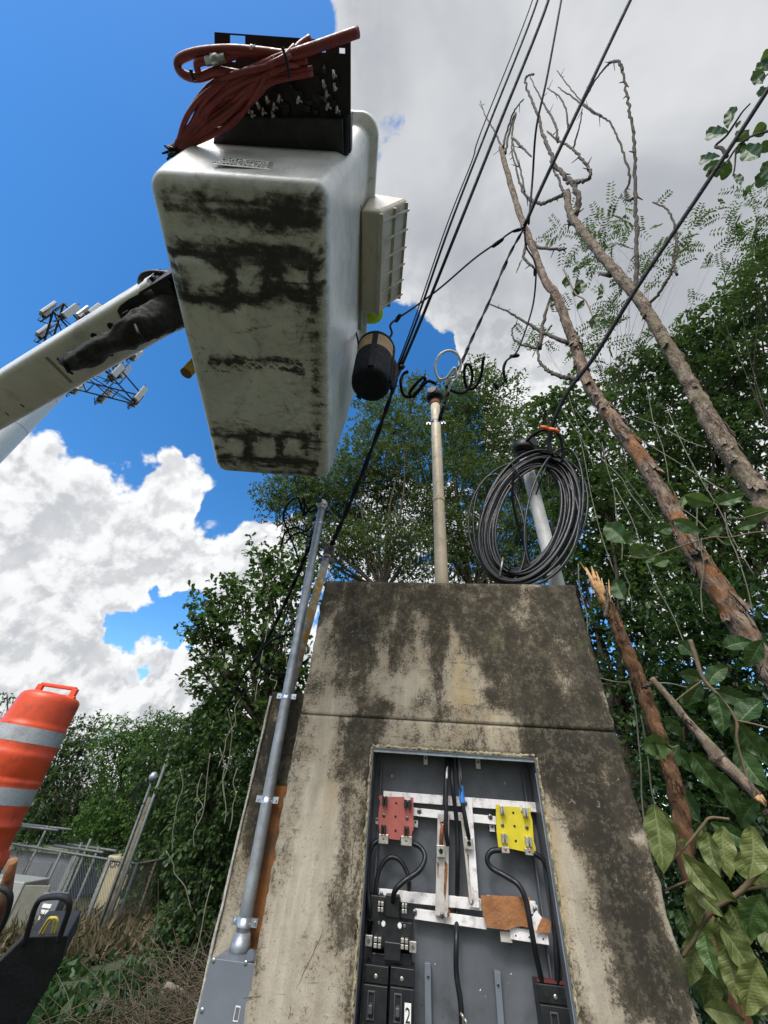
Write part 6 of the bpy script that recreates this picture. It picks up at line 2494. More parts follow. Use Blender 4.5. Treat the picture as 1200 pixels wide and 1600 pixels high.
G_T = 'trees behind the pillar'
G_B = 'trees in the background woodland'
tree('feathery_tree', 'feathery light green tree behind the pillar, the one under the bucket', 'tree', (600, 1250), 7.0, (600, 930),
     [(425, 768, 26), (455, 790, 40), (470, 750, 34), (515, 800, 48, .5), (500, 760, 45), (560, 720, 50), (560, 780, 60, .8), (590, 665, 42), (620, 640, 34), (610, 730, 50), (640, 690, 40), (640, 800, 55, .6), (580, 850, 50), (530, 850, 40), (650, 860, 45), (480, 830, 30)],
     .11, M_bark_dark, L_fine, 'broad', 5.4, .60, .42, 17, G_T)
tree('feathery_tree', 'tall feathery green tree behind the beige mast, its top level with the mast head', 'tree', (740, 1250), 8.2, (740, 930),
     [(705, 640, 42), (740, 605, 34), (775, 625, 40), (690, 700, 50), (745, 680, 60, .8), (800, 680, 45), (720, 760, 55), (780, 760, 60, .9), (830, 740, 50), (700, 830, 50), (760, 840, 55), (830, 820, 50), (720, 880, 36), (800, 890, 40), (665, 770, 40), (650, 610, 22)],
     .12, M_bark_dark, L_fine, 'broad', 5.4, .64, .42, 17, G_T)
tree('dark_tree', 'dark leafy tree standing low behind the pillar between the two masts', 'tree', (650, 1280), 9.5, (650, 1000),
     [(480, 880, 40), (560, 900, 45), (640, 900, 45), (730, 905, 40), (800, 900, 45), (860, 870, 50), (860, 780, 45), (600, 850, 40), (700, 860, 30), (560, 830, 30)],
     .10, M_bark_dark, L_mid, 'broad', 5.5, .34, .5, 20, G_T)
tree('broadleaf_tree', 'broad-leaved tree with rounded leaf tufts left of the galvanised conduit', 'tree', (440, 1400), 6.2, (420, 1150),
     [(405, 868, 16), (422, 888, 20), (450, 880, 26), (470, 900, 22), (318, 938, 20), (345, 930, 22), (375, 925, 24), (410, 930, 36), (450, 940, 36), (305, 968, 16), (335, 975, 30), (380, 985, 44), (430, 1000, 44), (312, 1015, 18), (345, 1035, 36),
      (310, 1045, 14), (400, 1060, 48), (350, 1085, 34), (450, 1070, 34), (400, 1120, 40), (360, 1125, 34), (440, 1030, 40), (335, 1075, 24), (440, 1120, 30)],
     .12, M_bark_dark, L_broad, 'broad', 9.5, .46, .62, 24, 'trees left of the pillar')
tree('vine_covered_tree', 'dark vine-covered tree filling the gap between the fence gate and the low wall', 'tree', (320, 1480), 8.5, (330, 1250),
     [(335, 1120, 34), (310, 1145, 26), (310, 1195, 38), (350, 1180, 50), (400, 1180, 40), (335, 1250, 50), (390, 1260, 45), (310, 1320, 45), (350, 1330, 60), (310, 1400, 50), (360, 1410, 50), (300, 1460, 45), (340, 1480, 50), (265, 1480, 24)],
     .14, M_bark_dark, L_mid, 'broad', 8.5, .50, .6, 26, 'trees left of the pillar', .25)
tree('vine_covered_tree', 'dark leafy tree just behind the tall weathered service post', 'tree', (250, 1480), 14.5, (262, 1300),
     [(262, 1140, 22), (285, 1150, 26), (245, 1190, 32), (290, 1200, 36), (250, 1240, 40), (290, 1260, 40), (255, 1300, 42), (240, 1360, 40), (285, 1350, 40), (235, 1430, 38), (275, 1420, 40), (230, 1480, 30), (265, 1470, 30)],
     .14, M_bark_dark, L_mid, 'broad', 6.5, .50, .6, 20, 'trees left of the pillar', .2)
tree('leafy_tree', 'leafy tree behind the equipment yard, its pale bare limb showing, nearest the drum', 'tree', (120, 1400), 19, (110, 1290),
     [(62, 1165, 26), (95, 1150, 26), (130, 1150, 24), (85, 1190, 36), (130, 1190, 40), (60, 1215, 28), (110, 1240, 44), (60, 1260, 30), (160, 1250, 40), (90, 1290, 36), (150, 1130, 14), (50, 1300, 26)],
     .16, M_bark_pale, L_mid, 'broad', 5.0, .40, .55, 16, G_B)
tree('leafy_tree', 'brighter leafy tree behind the service posts, right of the one nearest the drum', 'tree', (200, 1400), 17, (200, 1300),
     [(170, 1150, 22), (200, 1140, 22), (232, 1135, 20), (185, 1180, 34), (225, 1170, 30), (250, 1160, 24), (200, 1220, 40), (240, 1215, 30), (180, 1270, 44), (230, 1270, 36), (190, 1320, 40), (150, 1300, 34), (260, 1130, 16)],
     .16, M_bark_dark, L_bright, 'broad', 5.0, .40, .55, 16, G_B)
tree('leafy_tree', 'sparse treetop at the left edge of the picture, behind the upper drum', 'tree', (0, 1400), 16, (-5, 1250),
     [(0, 1100, 12), (12, 1085, 7), (8, 1130, 16), (-10, 1150, 22), (10, 1170, 18), (15, 1110, 8)],
     .10, M_bark_dark, L_mid, 'broad', 5.0, .25, .5, 16, G_B)
wl_ = thing('woodland', 'dark wooded backdrop behind the yard and the low wall', 'woodland', (-8, 20, -2), kind='stuff')
crown(wl_, [(x, y, 60, 22) for x in range(-40, 480, 70) for y in (1330, 1400, 1460)] + [(x, y, 45, 22) for x in range(240, 480, 60) for y in (1180, 1250)], L_dark, 'broad', 5.5, .55, .6, name='foliage')
wr_ = thing('woodland', 'dark wooded backdrop low behind the pillar and the right-hand trees', 'woodland', (5, 14, -2), kind='stuff')
crown(wr_, [(x, y, 62, 14) for x in range(500, 1260, 80) for y in (1130, 1210, 1290)], L_dark, 'broad', 9, .40, .6, name='foliage')
GR = 'trees on the right of the pillar'
tree('dark_tree', 'dense dark tree just right of the cable coil, behind the broken stump', 'tree', (980, 1350), 5.6, (970, 1150),
     [(855, 640, 24), (880, 625, 28), (880, 690, 45), (930, 640, 34), (925, 720, 50), (880, 760, 45), (960, 790, 60), (900, 830, 50), (990, 860, 60), (930, 900, 50), (1000, 930, 60), (960, 980, 45), (1030, 1010, 60), (970, 1060, 40), (1010, 1100, 50), (880, 880, 35), (1040, 1080, 50), (1000, 1170, 45)],
     .12, M_bark_dark, L_mid, 'broad', 9.5, .55, .58, 26, GR)
tree('dark_tree', 'tall dense tree at the right edge behind both bare trunks', 'tree', (1150, 1350), 8.5, (1120, 1000),
     [(1000, 585, 34), (1040, 560, 36), (1090, 540, 45), (1140, 500, 45), (1185, 470, 45), (1195, 410, 24), (1060, 620, 55, .6), (1130, 600, 60), (1190, 570, 55), (990, 650, 45), (1040, 700, 60), (1110, 690, 60), (1180, 680, 60), (1070, 780, 60), (1150, 790, 70), (1000, 760, 50), (1100, 870, 65), (1180, 880, 60), (1050, 900, 50)],
     .16, M_bark_dark, L_mid, 'broad', 8.4, .62, .45, 24, GR)
tree('dark_tree', 'shadowy understorey tree low at the right, behind the wilting large leaves', 'tree', (1150, 1600), 4.6, (1120, 1400),
     [(1080, 980, 50), (1150, 960, 60), (1190, 1050, 60), (1100, 1060, 55), (1060, 1140, 50), (1130, 1150, 60), (1190, 1180, 60), (1040, 1230, 50), (1100, 1250, 60), (1170, 1290, 60), (1060, 1330, 50), (1130, 1370, 60), (1190, 1420, 60), (1070, 1430, 45), (1130, 1480, 60), (1190, 1540, 60), (1100, 1550, 45), (1060, 1500, 30)],
     .08, M_bark_dark, L_dark, 'broad', 13, .62, .5, 34, GR)
tree('feathery_tree', 'sparse feathery sprays around the bare trunks, seen against the grey cloud', 'tree', (1000, 1300), 6.4, (960, 640),
     [(905, 345, 16), (930, 330, 18), (940, 360, 20), (880, 375, 18), (960, 400, 26), (920, 420, 26), (1000, 375, 22), (1030, 400, 26), (880, 440, 24), (860, 490, 22), (990, 440, 24), (1060, 420, 20), (850, 540, 20), (900, 520, 28), (950, 480, 30), (940, 560, 34), (1085, 380, 16), (1120, 395, 18), (980, 520, 34), (1010, 340, 10)],
     .016, M_bark_dark, L_fine, 'pinnate', 7.0, .17, .34, 26, GR, twigs=3)
tree('feathery_tree', 'small feathery treetop high at the right edge beneath the round leaves', 'tree', (1230, 1300), 7.0, (1215, 700),
     [(1195, 290, 20), (1205, 340, 24), (1185, 370, 22), (1150, 395, 18), (1200, 410, 30), (1170, 430, 24), (1120, 470, 24)],
     .03, M_bark_dark, L_mid, 'pinnate', 7.0, .30, .36, 26, GR, twigs=3)

# hanging vines
def vine_set(parent, specs, r=.006, matl=None):
    for (x0, y0, x1, y1, d_) in specs:
        P_ = []
        for k in range(6):
            a = k / 5
            P_.append(atH(x0 + (x1 - x0) * a + rnd.uniform(-5, 5), y0 + (y1 - y0) * a + rnd.uniform(-3, 3), d_))
        m_ = MB()
        m_.tube(spline(P_, 4), r, 5)
        m_.build('vine', matl or M_vine, parent)


vr = thing('hanging_vines', 'tangle of pale bare vines draped between the coil and the flaking trunk', 'vines', atH(950, 1000, 3.4), kind='stuff')
vine_set(vr, [(880, 590, 960, 900, 3.6), (900, 640, 1040, 830, 3.6), (940, 690, 975, 880, 3.5), (930, 700, 1020, 820, 3.4), (990, 680, 1160, 790, 3.6), (1010, 600, 1050, 760, 3.6), (1090, 760, 1100, 960, 3.2), (900, 880, 920, 1010, 3.2),
              (980, 890, 985, 950, 3.2), (1000, 740, 1130, 850, 3.5), (1040, 640, 1180, 900, 3.6), (925, 1040, 960, 1190, 3.0), (985, 1060, 1010, 1290, 2.9), (1000, 1120, 1030, 1310, 2.9), (1130, 800, 1180, 960, 3.4), (1180, 950, 1140, 1010, 3.3),
              (950, 630, 1100, 700, 3.6), (870, 620, 930, 730, 3.8), (960, 760, 1075, 1010, 3.4), (930, 1060, 1120, 1075, 3.0), (895, 1010, 935, 1130, 3.0)], .0042)
vl = thing('hanging_vines', 'thin bare vines trailing down the dark tree left of the conduit', 'vines', atH(340, 1300, 5.6), kind='stuff')
vine_set(vl, [(420, 960, 400, 1100, 5.6), (450, 990, 440, 1120, 5.4), (380, 1080, 340, 1200, 5.6), (360, 1110, 350, 1250, 5.6), (330, 1180, 300, 1330, 5.8), (345, 1170, 352, 1290, 5.6), (315, 1210, 310, 1290, 5.8), (370, 1200, 360, 1300, 5.4), (285, 1200, 270, 1330, 6.2), (425, 1050, 428, 1075, 5.2), (260, 1330, 300, 1420, 6.2), (330, 1380, 290, 1560, 5.8)], .006)


# ---- bare trunks
def trunk_obj(label, pts, dist, bark, twigs, name='bare_tree', flakes=0, r_scale=1.0, group=None, base_extra=None, flake_mat=None):
    W_ = []
    Rr = []
    for p in pts:
        d_ = p[3] if len(p) > 3 else dist
        c = atH(p[0], p[1], d_)
        W_.append(c)
        Rr.append(p[2] / F_PX * camdepth(c) * r_scale)
    b_ = Vector((W_[-1].x + .05, W_[-1].y + .02, grd(W_[-1].x, W_[-1].y) - .2))
    o = thing(name, label, 'tree', b_, 0, group)
    W_.append(b_)
    Rr.append(Rr[-1] * 1.15)
    W_ = W_[::-1]
    Rr = Rr[::-1]
    sub = 14
    P_ = spline(W_, sub)
    rad = np.interp(np.linspace(0, len(W_) - 1, len(P_)), range(len(W_)), Rr)
    # knobbly outline
    for i in range(len(P_)):
        P_[i] = P_[i] + Vector((math.sin(i * .7), math.cos(i * .9), 0)) * rad[i] * .07
    m_ = MB()
    nseg = 16
    m_.tube(P_, list(rad), nseg)
    for i in range(len(P_)):
        for k in range(nseg):
            v = m_.v[i * nseg + k]
            dv = v - P_[i]
            f = 1 + .46 * (float(fbm(np.array(k * .9 + 3), np.array(i * .33), 7, 3)) - .5) + .14 * (rnd.random() - .5)
            if k == 0:
                pass
            m_.v[i * nseg + k] = P_[i] + dv * f
    m_.build('trunk', bark, o)
    if flakes:
        # curling plates of bark lifting off the trunk, facing the viewer's side
        for k in range(flakes):
            i = int(len(P_) * rnd.uniform(.15, .62))
            tdir = nrm(P_[i + 1] - P_[i])
            out_ = nrm(Vector((rnd.uniform(-1, 1), rnd.uniform(-1, .1), rnd.uniform(-.4, .4))))
            out_ = nrm(out_ - tdir * out_.dot(tdir))
            sd_ = tdir.cross(out_)
            ln_ = rad[i] * rnd.uniform(1.2, 4.5)
            wd_ = rad[i] * rnd.uniform(.25, .8)
            rows = []
            for a in range(6):
                u_ = a / 5
                lift_ = rad[i] * (1.0 + .30 * abs(u_ - .35) * 1.5 * rnd.uniform(.6, 1.2))
                c_ = P_[i] - tdir * ln_ * (u_ - .3)
                row = []
                for b2 in range(4):
                    ph = (b2 / 3 - .5) * wd_ / rad[i] * 1.5
                    jj = rnd.uniform(.93, 1.07)
                    row.append(c_ + (out_ * math.cos(ph) + sd_ * math.sin(ph)) * lift_ * jj + tdir * rnd.uniform(-.45, .45) * wd_)
                rows.append(row)
            fm = MB()
            for dz in (0, 1):
                for row in rows:
                    for p in row:
                        fm.v.append(p + out_ * (.006 * dz))
            n_ = 24
            for a in range(5):
                for b2 in range(3):
                    q_ = (a * 4 + b2, a * 4 + b2 + 1, (a + 1) * 4 + b2 + 1, (a + 1) * 4 + b2)
                    fm._f(q_[::-1])
                    fm._f([x + n_ for x in q_])
            for a in range(5):
                for b2 in (0, 3):
                    q_ = (a * 4 + b2, (a + 1) * 4 + b2, (a + 1) * 4 + b2 + n_, a * 4 + b2 + n_)
                    fm._f(q_)
            for b2 in range(3):
                for a in (0, 5):
                    q_ = (a * 4 + b2, a * 4 + b2 + 1, a * 4 + b2 + 1 + n_, a * 4 + b2 + n_)
                    fm._f(q_)
            fm.build('bark_flake', flake_mat or bark, o)
    for tw_ in twigs:
        d_ = tw_[0]
        r0_, r1_ = tw_[1], tw_[2]
        pl = [atH(x, y, d_) for x, y in tw_[3]]
        cd = camdepth(pl[0])
        m_ = MB()
        Q_ = spline(pl, 7)
        for i in range(1, len(Q_) - 1):
            Q_[i] = Q_[i] + Vector((rnd.uniform(-1, 1), rnd.uniform(-1, 1), rnd.uniform(-1, 1))) * r1_ / F_PX * cd * .6
        r0_, r1_ = r0_ * .78, r1_ * .7
        m_.tube(Q_, [r0_ / F_PX * cd, r1_ / F_PX * cd], 7, jitter=.14)
        # little snapped side twigs
        for k in range(max(1, len(Q_) // 9)):
            i = rnd.randrange(0, len(Q_))
            e_ = Q_[i] + Vector((rnd.uniform(-1, 1), rnd.uniform(-1, 1), rnd.uniform(-.3, 1))).normalized() * rnd.uniform(6, 16) / F_PX * cd
            m_.tube([Q_[i], e_], [r1_ / F_PX * cd * .8, r1_ / F_PX * cd * .3], 5)
        m_.build('branch', M_bark_twig, o)
    return o


DA, DB = 3.3, 4.4
trunk_obj('leafless trunk with flaking orange bark leaning from the lower right to the overhead wires',
          [(782, 230, 4.5), (797, 285, 5.5), (812, 335, 6), (828, 375, 6.5), (850, 435, 7.5), (868, 460, 9), (882, 495, 9), (900, 545, 10), (915, 590, 11), (935, 625, 12), (965, 665, 14), (1005, 722, 15.5), (1050, 800, 17), (1095, 880, 19), (1145, 960, 21), (1200, 1045, 24), (1260, 1140, 26)],
          DA, M_bark_orange,
          [(DA, 2.2, 1.2, [(786, 235), (782, 225), (770, 200), (757, 178), (750, 157)]),
           (DA, 2.6, 1.2, [(786, 232), (792, 205), (803, 175), (818, 155)]),
           (DA, 2.4, 1.4, [(790, 240), (797, 200), (806, 178), (800, 215), (812, 260), (820, 300)]),
           (DA, 2.4, 1.2, [(800, 215), (815, 230), (830, 245)]),
           (DA, 4.5, 1.8, [(890, 537), (850, 520), (815, 500), (790, 485), (764, 474)]),
           (DA, 5, 2.2, [(905, 592), (880, 590), (858, 580), (845, 568), (840, 545), (843, 530)]),
           (DA, 2.6, 1.8, [(845, 545), (820, 540), (803, 530), (800, 515), (808, 506)]),
           (DA, 4.5, 2.4, [(843, 545), (850, 500), (862, 460)]),
           (DA, 3.6, 2.0, [(826, 370), (818, 400), (835, 420)]),
           (DA, 3.4, 1.6, [(822, 365), (840, 385), (870, 390), (885, 388)])],
          flakes=48, flake_mat=M_bark_orange, r_scale=.70)
trunk_obj('leafless grey-brown trunk to the right of the flaking one, with long bare upright branches',
          [(887, 300, 6), (888, 325, 6.5), (898, 345, 7.5), (915, 368, 8), (940, 400, 9), (968, 432, 10), (1000, 470, 10.5), (1022, 505, 11), (1048, 548, 12), (1072, 590, 13), (1098, 635, 16), (1122, 680, 17), (1150, 722, 17), (1180, 765, 18), (1215, 820, 20), (1270, 900, 22)],
          DB, M_bark_grey,
          [(DB, 4.5, 3.0, [(990, 455), (995, 420), (994, 380), (994, 340), (993, 300), (992, 250), (990, 215), (985, 180), (980, 150), (972, 112)]),
           (DB, 3.0, 1.5, [(972, 112), (968, 98), (955, 97), (940, 112), (925, 135), (912, 160)]),
           (DB, 2.6, 1.5, [(990, 310), (980, 312), (978, 300), (984, 275), (976, 245), (965, 215), (952, 190), (930, 175), (905, 155), (885, 130), (870, 110)]),
           (DB, 2.2, 1.3, [(940, 182), (915, 168), (892, 150), (872, 136)]),
           (DB, 5.5, 3.2, [(890, 345), (900, 335), (904, 310), (896, 290), (884, 278), (870, 262), (858, 235), (848, 210), (842, 185), (832, 160), (822, 135), (822, 120), (834, 116)]),
           (DB, 3.2, 2.0, [(886, 285), (905, 284), (920, 280), (921, 265), (910, 250), (895, 232), (875, 222), (855, 205)]),
           (DB, 4.0, 2.2, [(892, 350), (888, 325), (880, 300), (870, 275), (862, 262)]),
           (DB, 2.5, 1.3, [(872, 222), (866, 190), (848, 160), (838, 140), (828, 120)]),
           (DB, 2.0, 1.2, [(888, 200), (884, 170), (872, 150), (855, 138)]),
           (DB, 2.0, 1.2, [(895, 235), (905, 200), (910, 170)]),
           (DB, 3.6, 2.4, [(888, 298), (868, 310), (846, 318), (828, 312), (818, 300), (808, 270), (800, 235), (800, 205)]),
           (DB, 3.2, 1.6, [(1012, 478), (1030, 458), (1046, 430), (1056, 400), (1058, 370), (1052, 345), (1040, 325), (1020, 316)]),
           (DB, 2.4, 1.5, [(1058, 430), (1052, 405), (1058, 370)]),
           (DB, 5.0, 3.0, [(955, 430), (938, 428)])],
          flakes=22, flake_mat=M_bark_grey, r_scale=.72)
st_ = trunk_obj('snapped brown stump with a splintered pale top just right of the pillar',
                [(928, 905, 8), (940, 925, 9), (955, 955, 10), (968, 990, 11), (985, 1030, 12), (1003, 1075, 13), (1022, 1130, 13), (1042, 1190, 14), (1060, 1250, 14), (1072, 1320, 15), (1090, 1400, 16)], 2.7, M_bark_brown,
                [(2.65, 3.5, 2.0, [(945, 965), (950, 935), (947, 915)]), (2.6, 4, 2.4, [(1008, 1075), (1018, 1066), (1028, 1058)])], name='broken_stump', r_scale=.82)
h = MB()
for (x0, y0, x1, y1, r) in ((938, 935, 915, 886, 5), (942, 945, 924, 885, 6), (948, 955, 932, 893, 5), (950, 965, 940, 905, 4), (936, 920, 906, 878, 1.2), (955, 968, 951, 905, 2.2)):
    a_, b_ = atH(x0, y0, 2.68), atH(x1, y1, 2.68)
    cd = camdepth(a_)
    h.tube([a_, a_.lerp(b_, .5), b_], [r / F_PX * cd, r * .8 / F_PX * cd, r * .15 / F_PX * cd], 6, jitter=.2)
h.build('splintered_wood', M_split, st_)
lg = thing('broken_branch', 'broken branch with a knot and pale snapped end hanging at the right edge', 'branch', atH(1190, 1255, 2.3))
h = MB()
pts = [(1018, 1060, 6), (1045, 1090, 7), (1075, 1128, 8), (1095, 1150, 9), (1115, 1175, 12), (1122, 1186, 15), (1132, 1194, 11), (1155, 1215, 10), (1178, 1238, 9), (1188, 1250, 8)]
W_ = [atH(p[0], p[1], 2.35) for p in pts]
h.tube(spline(W_, 5), [p[2] * .72 / F_PX * camdepth(W_[0]) for p in pts], 12, jitter=.10)
h.build('bark', M_bark_grey, lg)
h = MB()
for k in range(6):
    a_ = atH(1184 + rnd.uniform(-4, 4), 1246 + rnd.uniform(-3, 3), 2.33)
    b_ = atH(1194 + rnd.uniform(-4, 5), 1256 + rnd.uniform(-4, 5), 2.33)
    h.tube([a_, b_], [.012, .002], 6)
h.build('snapped_end', M_split, lg)


# ---- large leaves
def bigleaf(parent, x0, y0, x1, y1, wpx, dist, tone=.5, matl=None, curl=.15, shape=0, turn=0.0, name='leaf'):
    a_, b_ = atH(x0, y0, dist), atH(x1, y1, dist + rnd.uniform(-.06, .06))
    ax = b_ - a_
    Ln = ax.length
    ax = nrm(ax)
    view = nrm(CAM - a_)
    side_ = nrm(ax.cross(view))
    nrm_ = side_.cross(ax)
    tn = turn or rnd.uniform(-.5, .5)
    s2_ = side_ * math.cos(tn) + nrm_ * math.sin(tn)
    n2 = s2_.cross(ax)
    if n2.dot(view) < 0:
        n2 = -n2
    Wd = wpx / F_PX * camdepth(a_) / max(.6, math.cos(tn))
    nu_, nv_ = 13, 33
    bend = rnd.uniform(-1, 1)
    V, vein = [], []
    for j in range(nv_):
        v_ = j / (nv_ - 1)
        if shape == 0:
            wv = (math.sin(math.pi * min(1, v_ * .97 + .03) ** 1.0)) ** .9 * (1 - .22 * v_ * v_)
        else:
            wv = (math.sin(math.pi * v_ ** 1.35)) ** .62
        wv = max(wv, .02)
        for i in range(nu_):
            u_ = (i / (nu_ - 1) - .5)
            lat = abs(u_) * 2
            wave = .06 * math.sin(v_ * 19 + (2 if u_ > 0 else 0) + x0) * lat * Ln * .5
            p = a_ + ax * (v_ * Ln) + s2_ * (u_ * Wd * wv + .10 * bend * Ln * math.sin(v_ * 2.6)) + n2 * (-.18 * Wd * (1 - lat) + wave - curl * Ln * v_ * v_)
            V.append(tuple(p))
            rib = 1.0 if i == nu_ // 2 else 0.0
            sv = max(0, 1 - abs(((v_ * 8 - lat * 1.6) % 1) - .5) * 5) * .6
            vein.append(max(rib, sv))
    F_ = []
    for j in range(nv_ - 1):
        for i in range(nu_ - 1):
            k = j * nu_ + i
            F_.append((k, k + 1, k + nu_ + 1, k + nu_))
    V = np.array(V)
    return npmesh(name, V, np.array(F_), matl or M_bigleaf, parent, {'vein': ('POINT', np.array(vein)), 'tone': ('POINT', np.full(len(V), tone))}, smooth=True)


def stem(parent, pts, dist, r0, r1, matl=None, name='stem'):
    P_ = spline([atH(p[0], p[1], dist + (p[2] if len(p) > 2 else 0)) for p in pts], 6)
    cd = camdepth(P_[0])
    m_ = MB()
    m_.tube(P_, [r0 / F_PX * cd, r1 / F_PX * cd], 8, jitter=.08)
    return m_.build(name, matl or M_stem, parent)


b1 = thing('leafy_branch', 'branch of large wilting pale green leaves low at the right beside the pillar', 'branch', atH(1200, 1560, 2.2))
stem(b1, [(1240, 1330), (1200, 1350), (1165, 1385), (1150, 1398), (1120, 1418), (1100, 1440), (1085, 1468), (1066, 1495)], 2.2, 4.0, 2.4)
stem(b1, [(1200, 1385), (1165, 1390), (1130, 1405), (1100, 1430), (1075, 1450)], 2.2, 2.2, 1.2)
stem(b1, [(1032, 1368), (1055, 1340), (1080, 1312), (1098, 1290), (1110, 1278), (1140, 1280)], 2.1, 1.6, 2.0)
stem(b1, [(1038, 1392), (1060, 1382), (1076, 1376)], 2.1, 1.4, 1.4)
PALE = [(1022, 1256, 1036, 1358, 40, 0), (1024, 1258, 1052, 1325, 30, 0), (1066, 1335, 1160, 1415, 34, 0), (1068, 1338, 1124, 1400, 24, 0), (1080, 1376, 1082, 1440, 20, 0), (1104, 1300, 1126, 1364, 26, 0),
        (1165, 1325, 1198, 1385, 48, 0), (1120, 1435, 1158, 1545, 38, 0), (1125, 1442, 1202, 1540, 36, 0), (1098, 1455, 1118, 1520, 26, 0), (1142, 1415, 1172, 1478, 34, 0), (1160, 1405, 1188, 1475, 34, 0),
        (1172, 1400, 1215, 1480, 36, 0), (1110, 1430, 1096, 1500, 26, 0), (1150, 1550, 1212, 1572, 32, 0), (1100, 1575, 1165, 1590, 28, 0), (1085, 1372, 1092, 1444, 22, 0), (1060, 1318, 1082, 1322, 16, 0),
        (1180, 1440, 1240, 1500, 40, 0), (1085, 1460, 1075, 1535, 28, 0), (1150, 1420, 1140, 1500, 30, 0), (1190, 1400, 1180, 1475, 34, 0), (1120, 1500, 1105, 1580, 30, 0), (1155, 1470, 1150, 1560, 36, 0), (1185, 1500, 1170, 1590, 38, 0), (1130, 1290, 1150, 1370, 30, 0), (1175, 1290, 1170, 1365, 34, 0), (1095, 1290, 1105, 1360, 24, 0), (1130, 1480, 1145, 1560, 28, 0), (1078, 1380, 1130, 1425, 24, 0)]
for (x0, y0, x1, y1, wp, _) in PALE:
    bigleaf(b1, x0, y0, x1, y1 + 6, wp * 1.02, 2.15 + rnd.uniform(-.1, .12), rnd.uniform(.2, 1), M_bigleaf_pale if rnd.random() < .85 else M_bigleaf, rnd.uniform(.05, .25))
for (x0, y0, x1, y1, wp) in ((1075, 1495, 1095, 1575, 22), (1165, 1480, 1200, 1600, 44), (1060, 1420, 1085, 1480, 24), (1100, 1320, 1165, 1345, 26), (1110, 1285, 1200, 1330, 26), (1115, 1500, 1130, 1590, 30), (1190, 1530, 1215, 1610, 40)):
    bigleaf(b1, x0, y0, x1, y1, wp, 2.35, rnd.random() * .5, M_bigleaf, .12)
b2 = thing('leafy_branch', 'branch of large dark green leaves above the broken branch at the right edge', 'branch', atH(1200, 1150, 2.9))
stem(b2, [(1078, 1000), (1088, 1030), (1100, 1062), (1125, 1090), (1150, 1125), (1152, 1160), (1172, 1230)], 2.8, 3.4, 1.2)
stem(b2, [(1100, 1062), (1075, 1080), (1050, 1100)], 2.8, 1.6, 1.2)
stem(b2, [(1148, 1125), (1180, 1132), (1230, 1145)], 2.8, 1.6, 1.2)
for (x0, y0, x1, y1, wp) in ((1098, 1062, 1055, 1042, 36), (1105, 1070, 1150, 1020, 34), (1110, 1075, 1200, 1090, 36), (1095, 1065, 1065, 1100, 32), (1115, 1080, 1120, 1150, 36), (1150, 1128, 1196, 1065, 40), (1145, 1125, 1200, 1190, 44),
                             (1080, 1175, 1145, 1250, 44), (1110, 1200, 1180, 1285, 46), (1150, 1165, 1215, 1235, 46), (1170, 1140, 1215, 1205, 42), (1060, 1160, 1020, 1190, 30), (1080, 1020, 1050, 985, 30), (1050, 1165, 1090, 1210, 34), (1185, 1250, 1150, 1300, 34), (1060, 1225, 1100, 1290, 40), (1190, 1000, 1150, 1040, 34), (1130, 1010, 1185, 985, 34), (1040, 1120, 1075, 1150, 30), (1060, 1000, 1100, 1020, 26)):
    bigleaf(b2, x0, y0, x0 + (x1 - x0) * .82, y0 + (y1 - y0) * .82 + 8, wp * .72, 2.85 + rnd.uniform(-.2, .25), rnd.uniform(0, .35), M_bigleaf, rnd.uniform(.1, .35))
b2b = thing('leafy_branch', 'single drooping light leaf pair close beside the pillar seam', 'branch', atH(1025, 1160, 2.4))
stem(b2b, [(1060, 1165), (1050, 1168), (1035, 1158), (1010, 1155)], 2.4, 1.5, 1.2)
bigleaf(b2b, 1050, 1168, 1004, 1172, 34, 2.4, .9, M_bigleaf, .1)
bigleaf(b2b, 1008, 1155, 1030, 1185, 22, 2.4, .5, M_bigleaf, .1)
b3 = thing('leafy_branch', 'sprig of broad green leaves in front of the flaking trunk', 'branch', atH(1120, 860, 3.0))
stem(b3, [(1230, 830), (1180, 832), (1140, 840), (1110, 840), (1060, 855), (1010, 872), (975, 868)], 2.9, 1.6, 1.0)
stem(b3, [(1230, 790), (1180, 805), (1150, 812)], 2.9, 1.6, 1.0)
for (x0, y0, x1, y1, wp, tn) in ((1068, 775, 1114, 788, 24, .9), (1120, 786, 1164, 770, 20, .6), (945, 818, 976, 848, 32, .6), (985, 868, 1010, 850, 26, 1.0), (1004, 878, 1028, 856, 18, .9), (1052, 812, 1094, 832, 22, .4), (1105, 838, 1130, 818, 18, .3), (1160, 805, 1205, 796, 24, .5),
                             (1150, 826, 1186, 814, 16, .4), (1022, 882, 1045, 870, 20, 1.0), (1068, 775, 1062, 790, 10, 1.0), (960, 905, 975, 935, 26, .3), (1118, 786, 1130, 770, 14, .5), (980, 850, 990, 830, 22, .3), (1030, 830, 1050, 820, 24, .3)):
    bigleaf(b3, x0, y0, x1, y1, wp, 2.9 + rnd.uniform(-.1, .1), tn, M_bigleaf, .08)
b4 = thing('leafy_branch', 'sprig of rounded leaves high at the top right against the cloud', 'branch', atH(1200, 200, 3.4))
stem(b4, [(1240, 200), (1200, 205), (1170, 215), (1150, 232), (1138, 250), (1125, 262)], 3.4, 2.4, 1.2, M_bark_dark)
stem(b4, [(1136, 245), (1128, 232), (1118, 228), (1135, 212), (1150, 190), (1160, 175), (1172, 162)], 3.4, 2.6, 1.0, M_bark_dark)
stem(b4, [(1150, 232), (1148, 262), (1145, 275)], 3.4, 1.2, .8, M_bark_dark)
stem(b4, [(1230, 60), (1215, 100), (1195, 120)], 3.4, 1.6, 1.0, M_bark_dark)
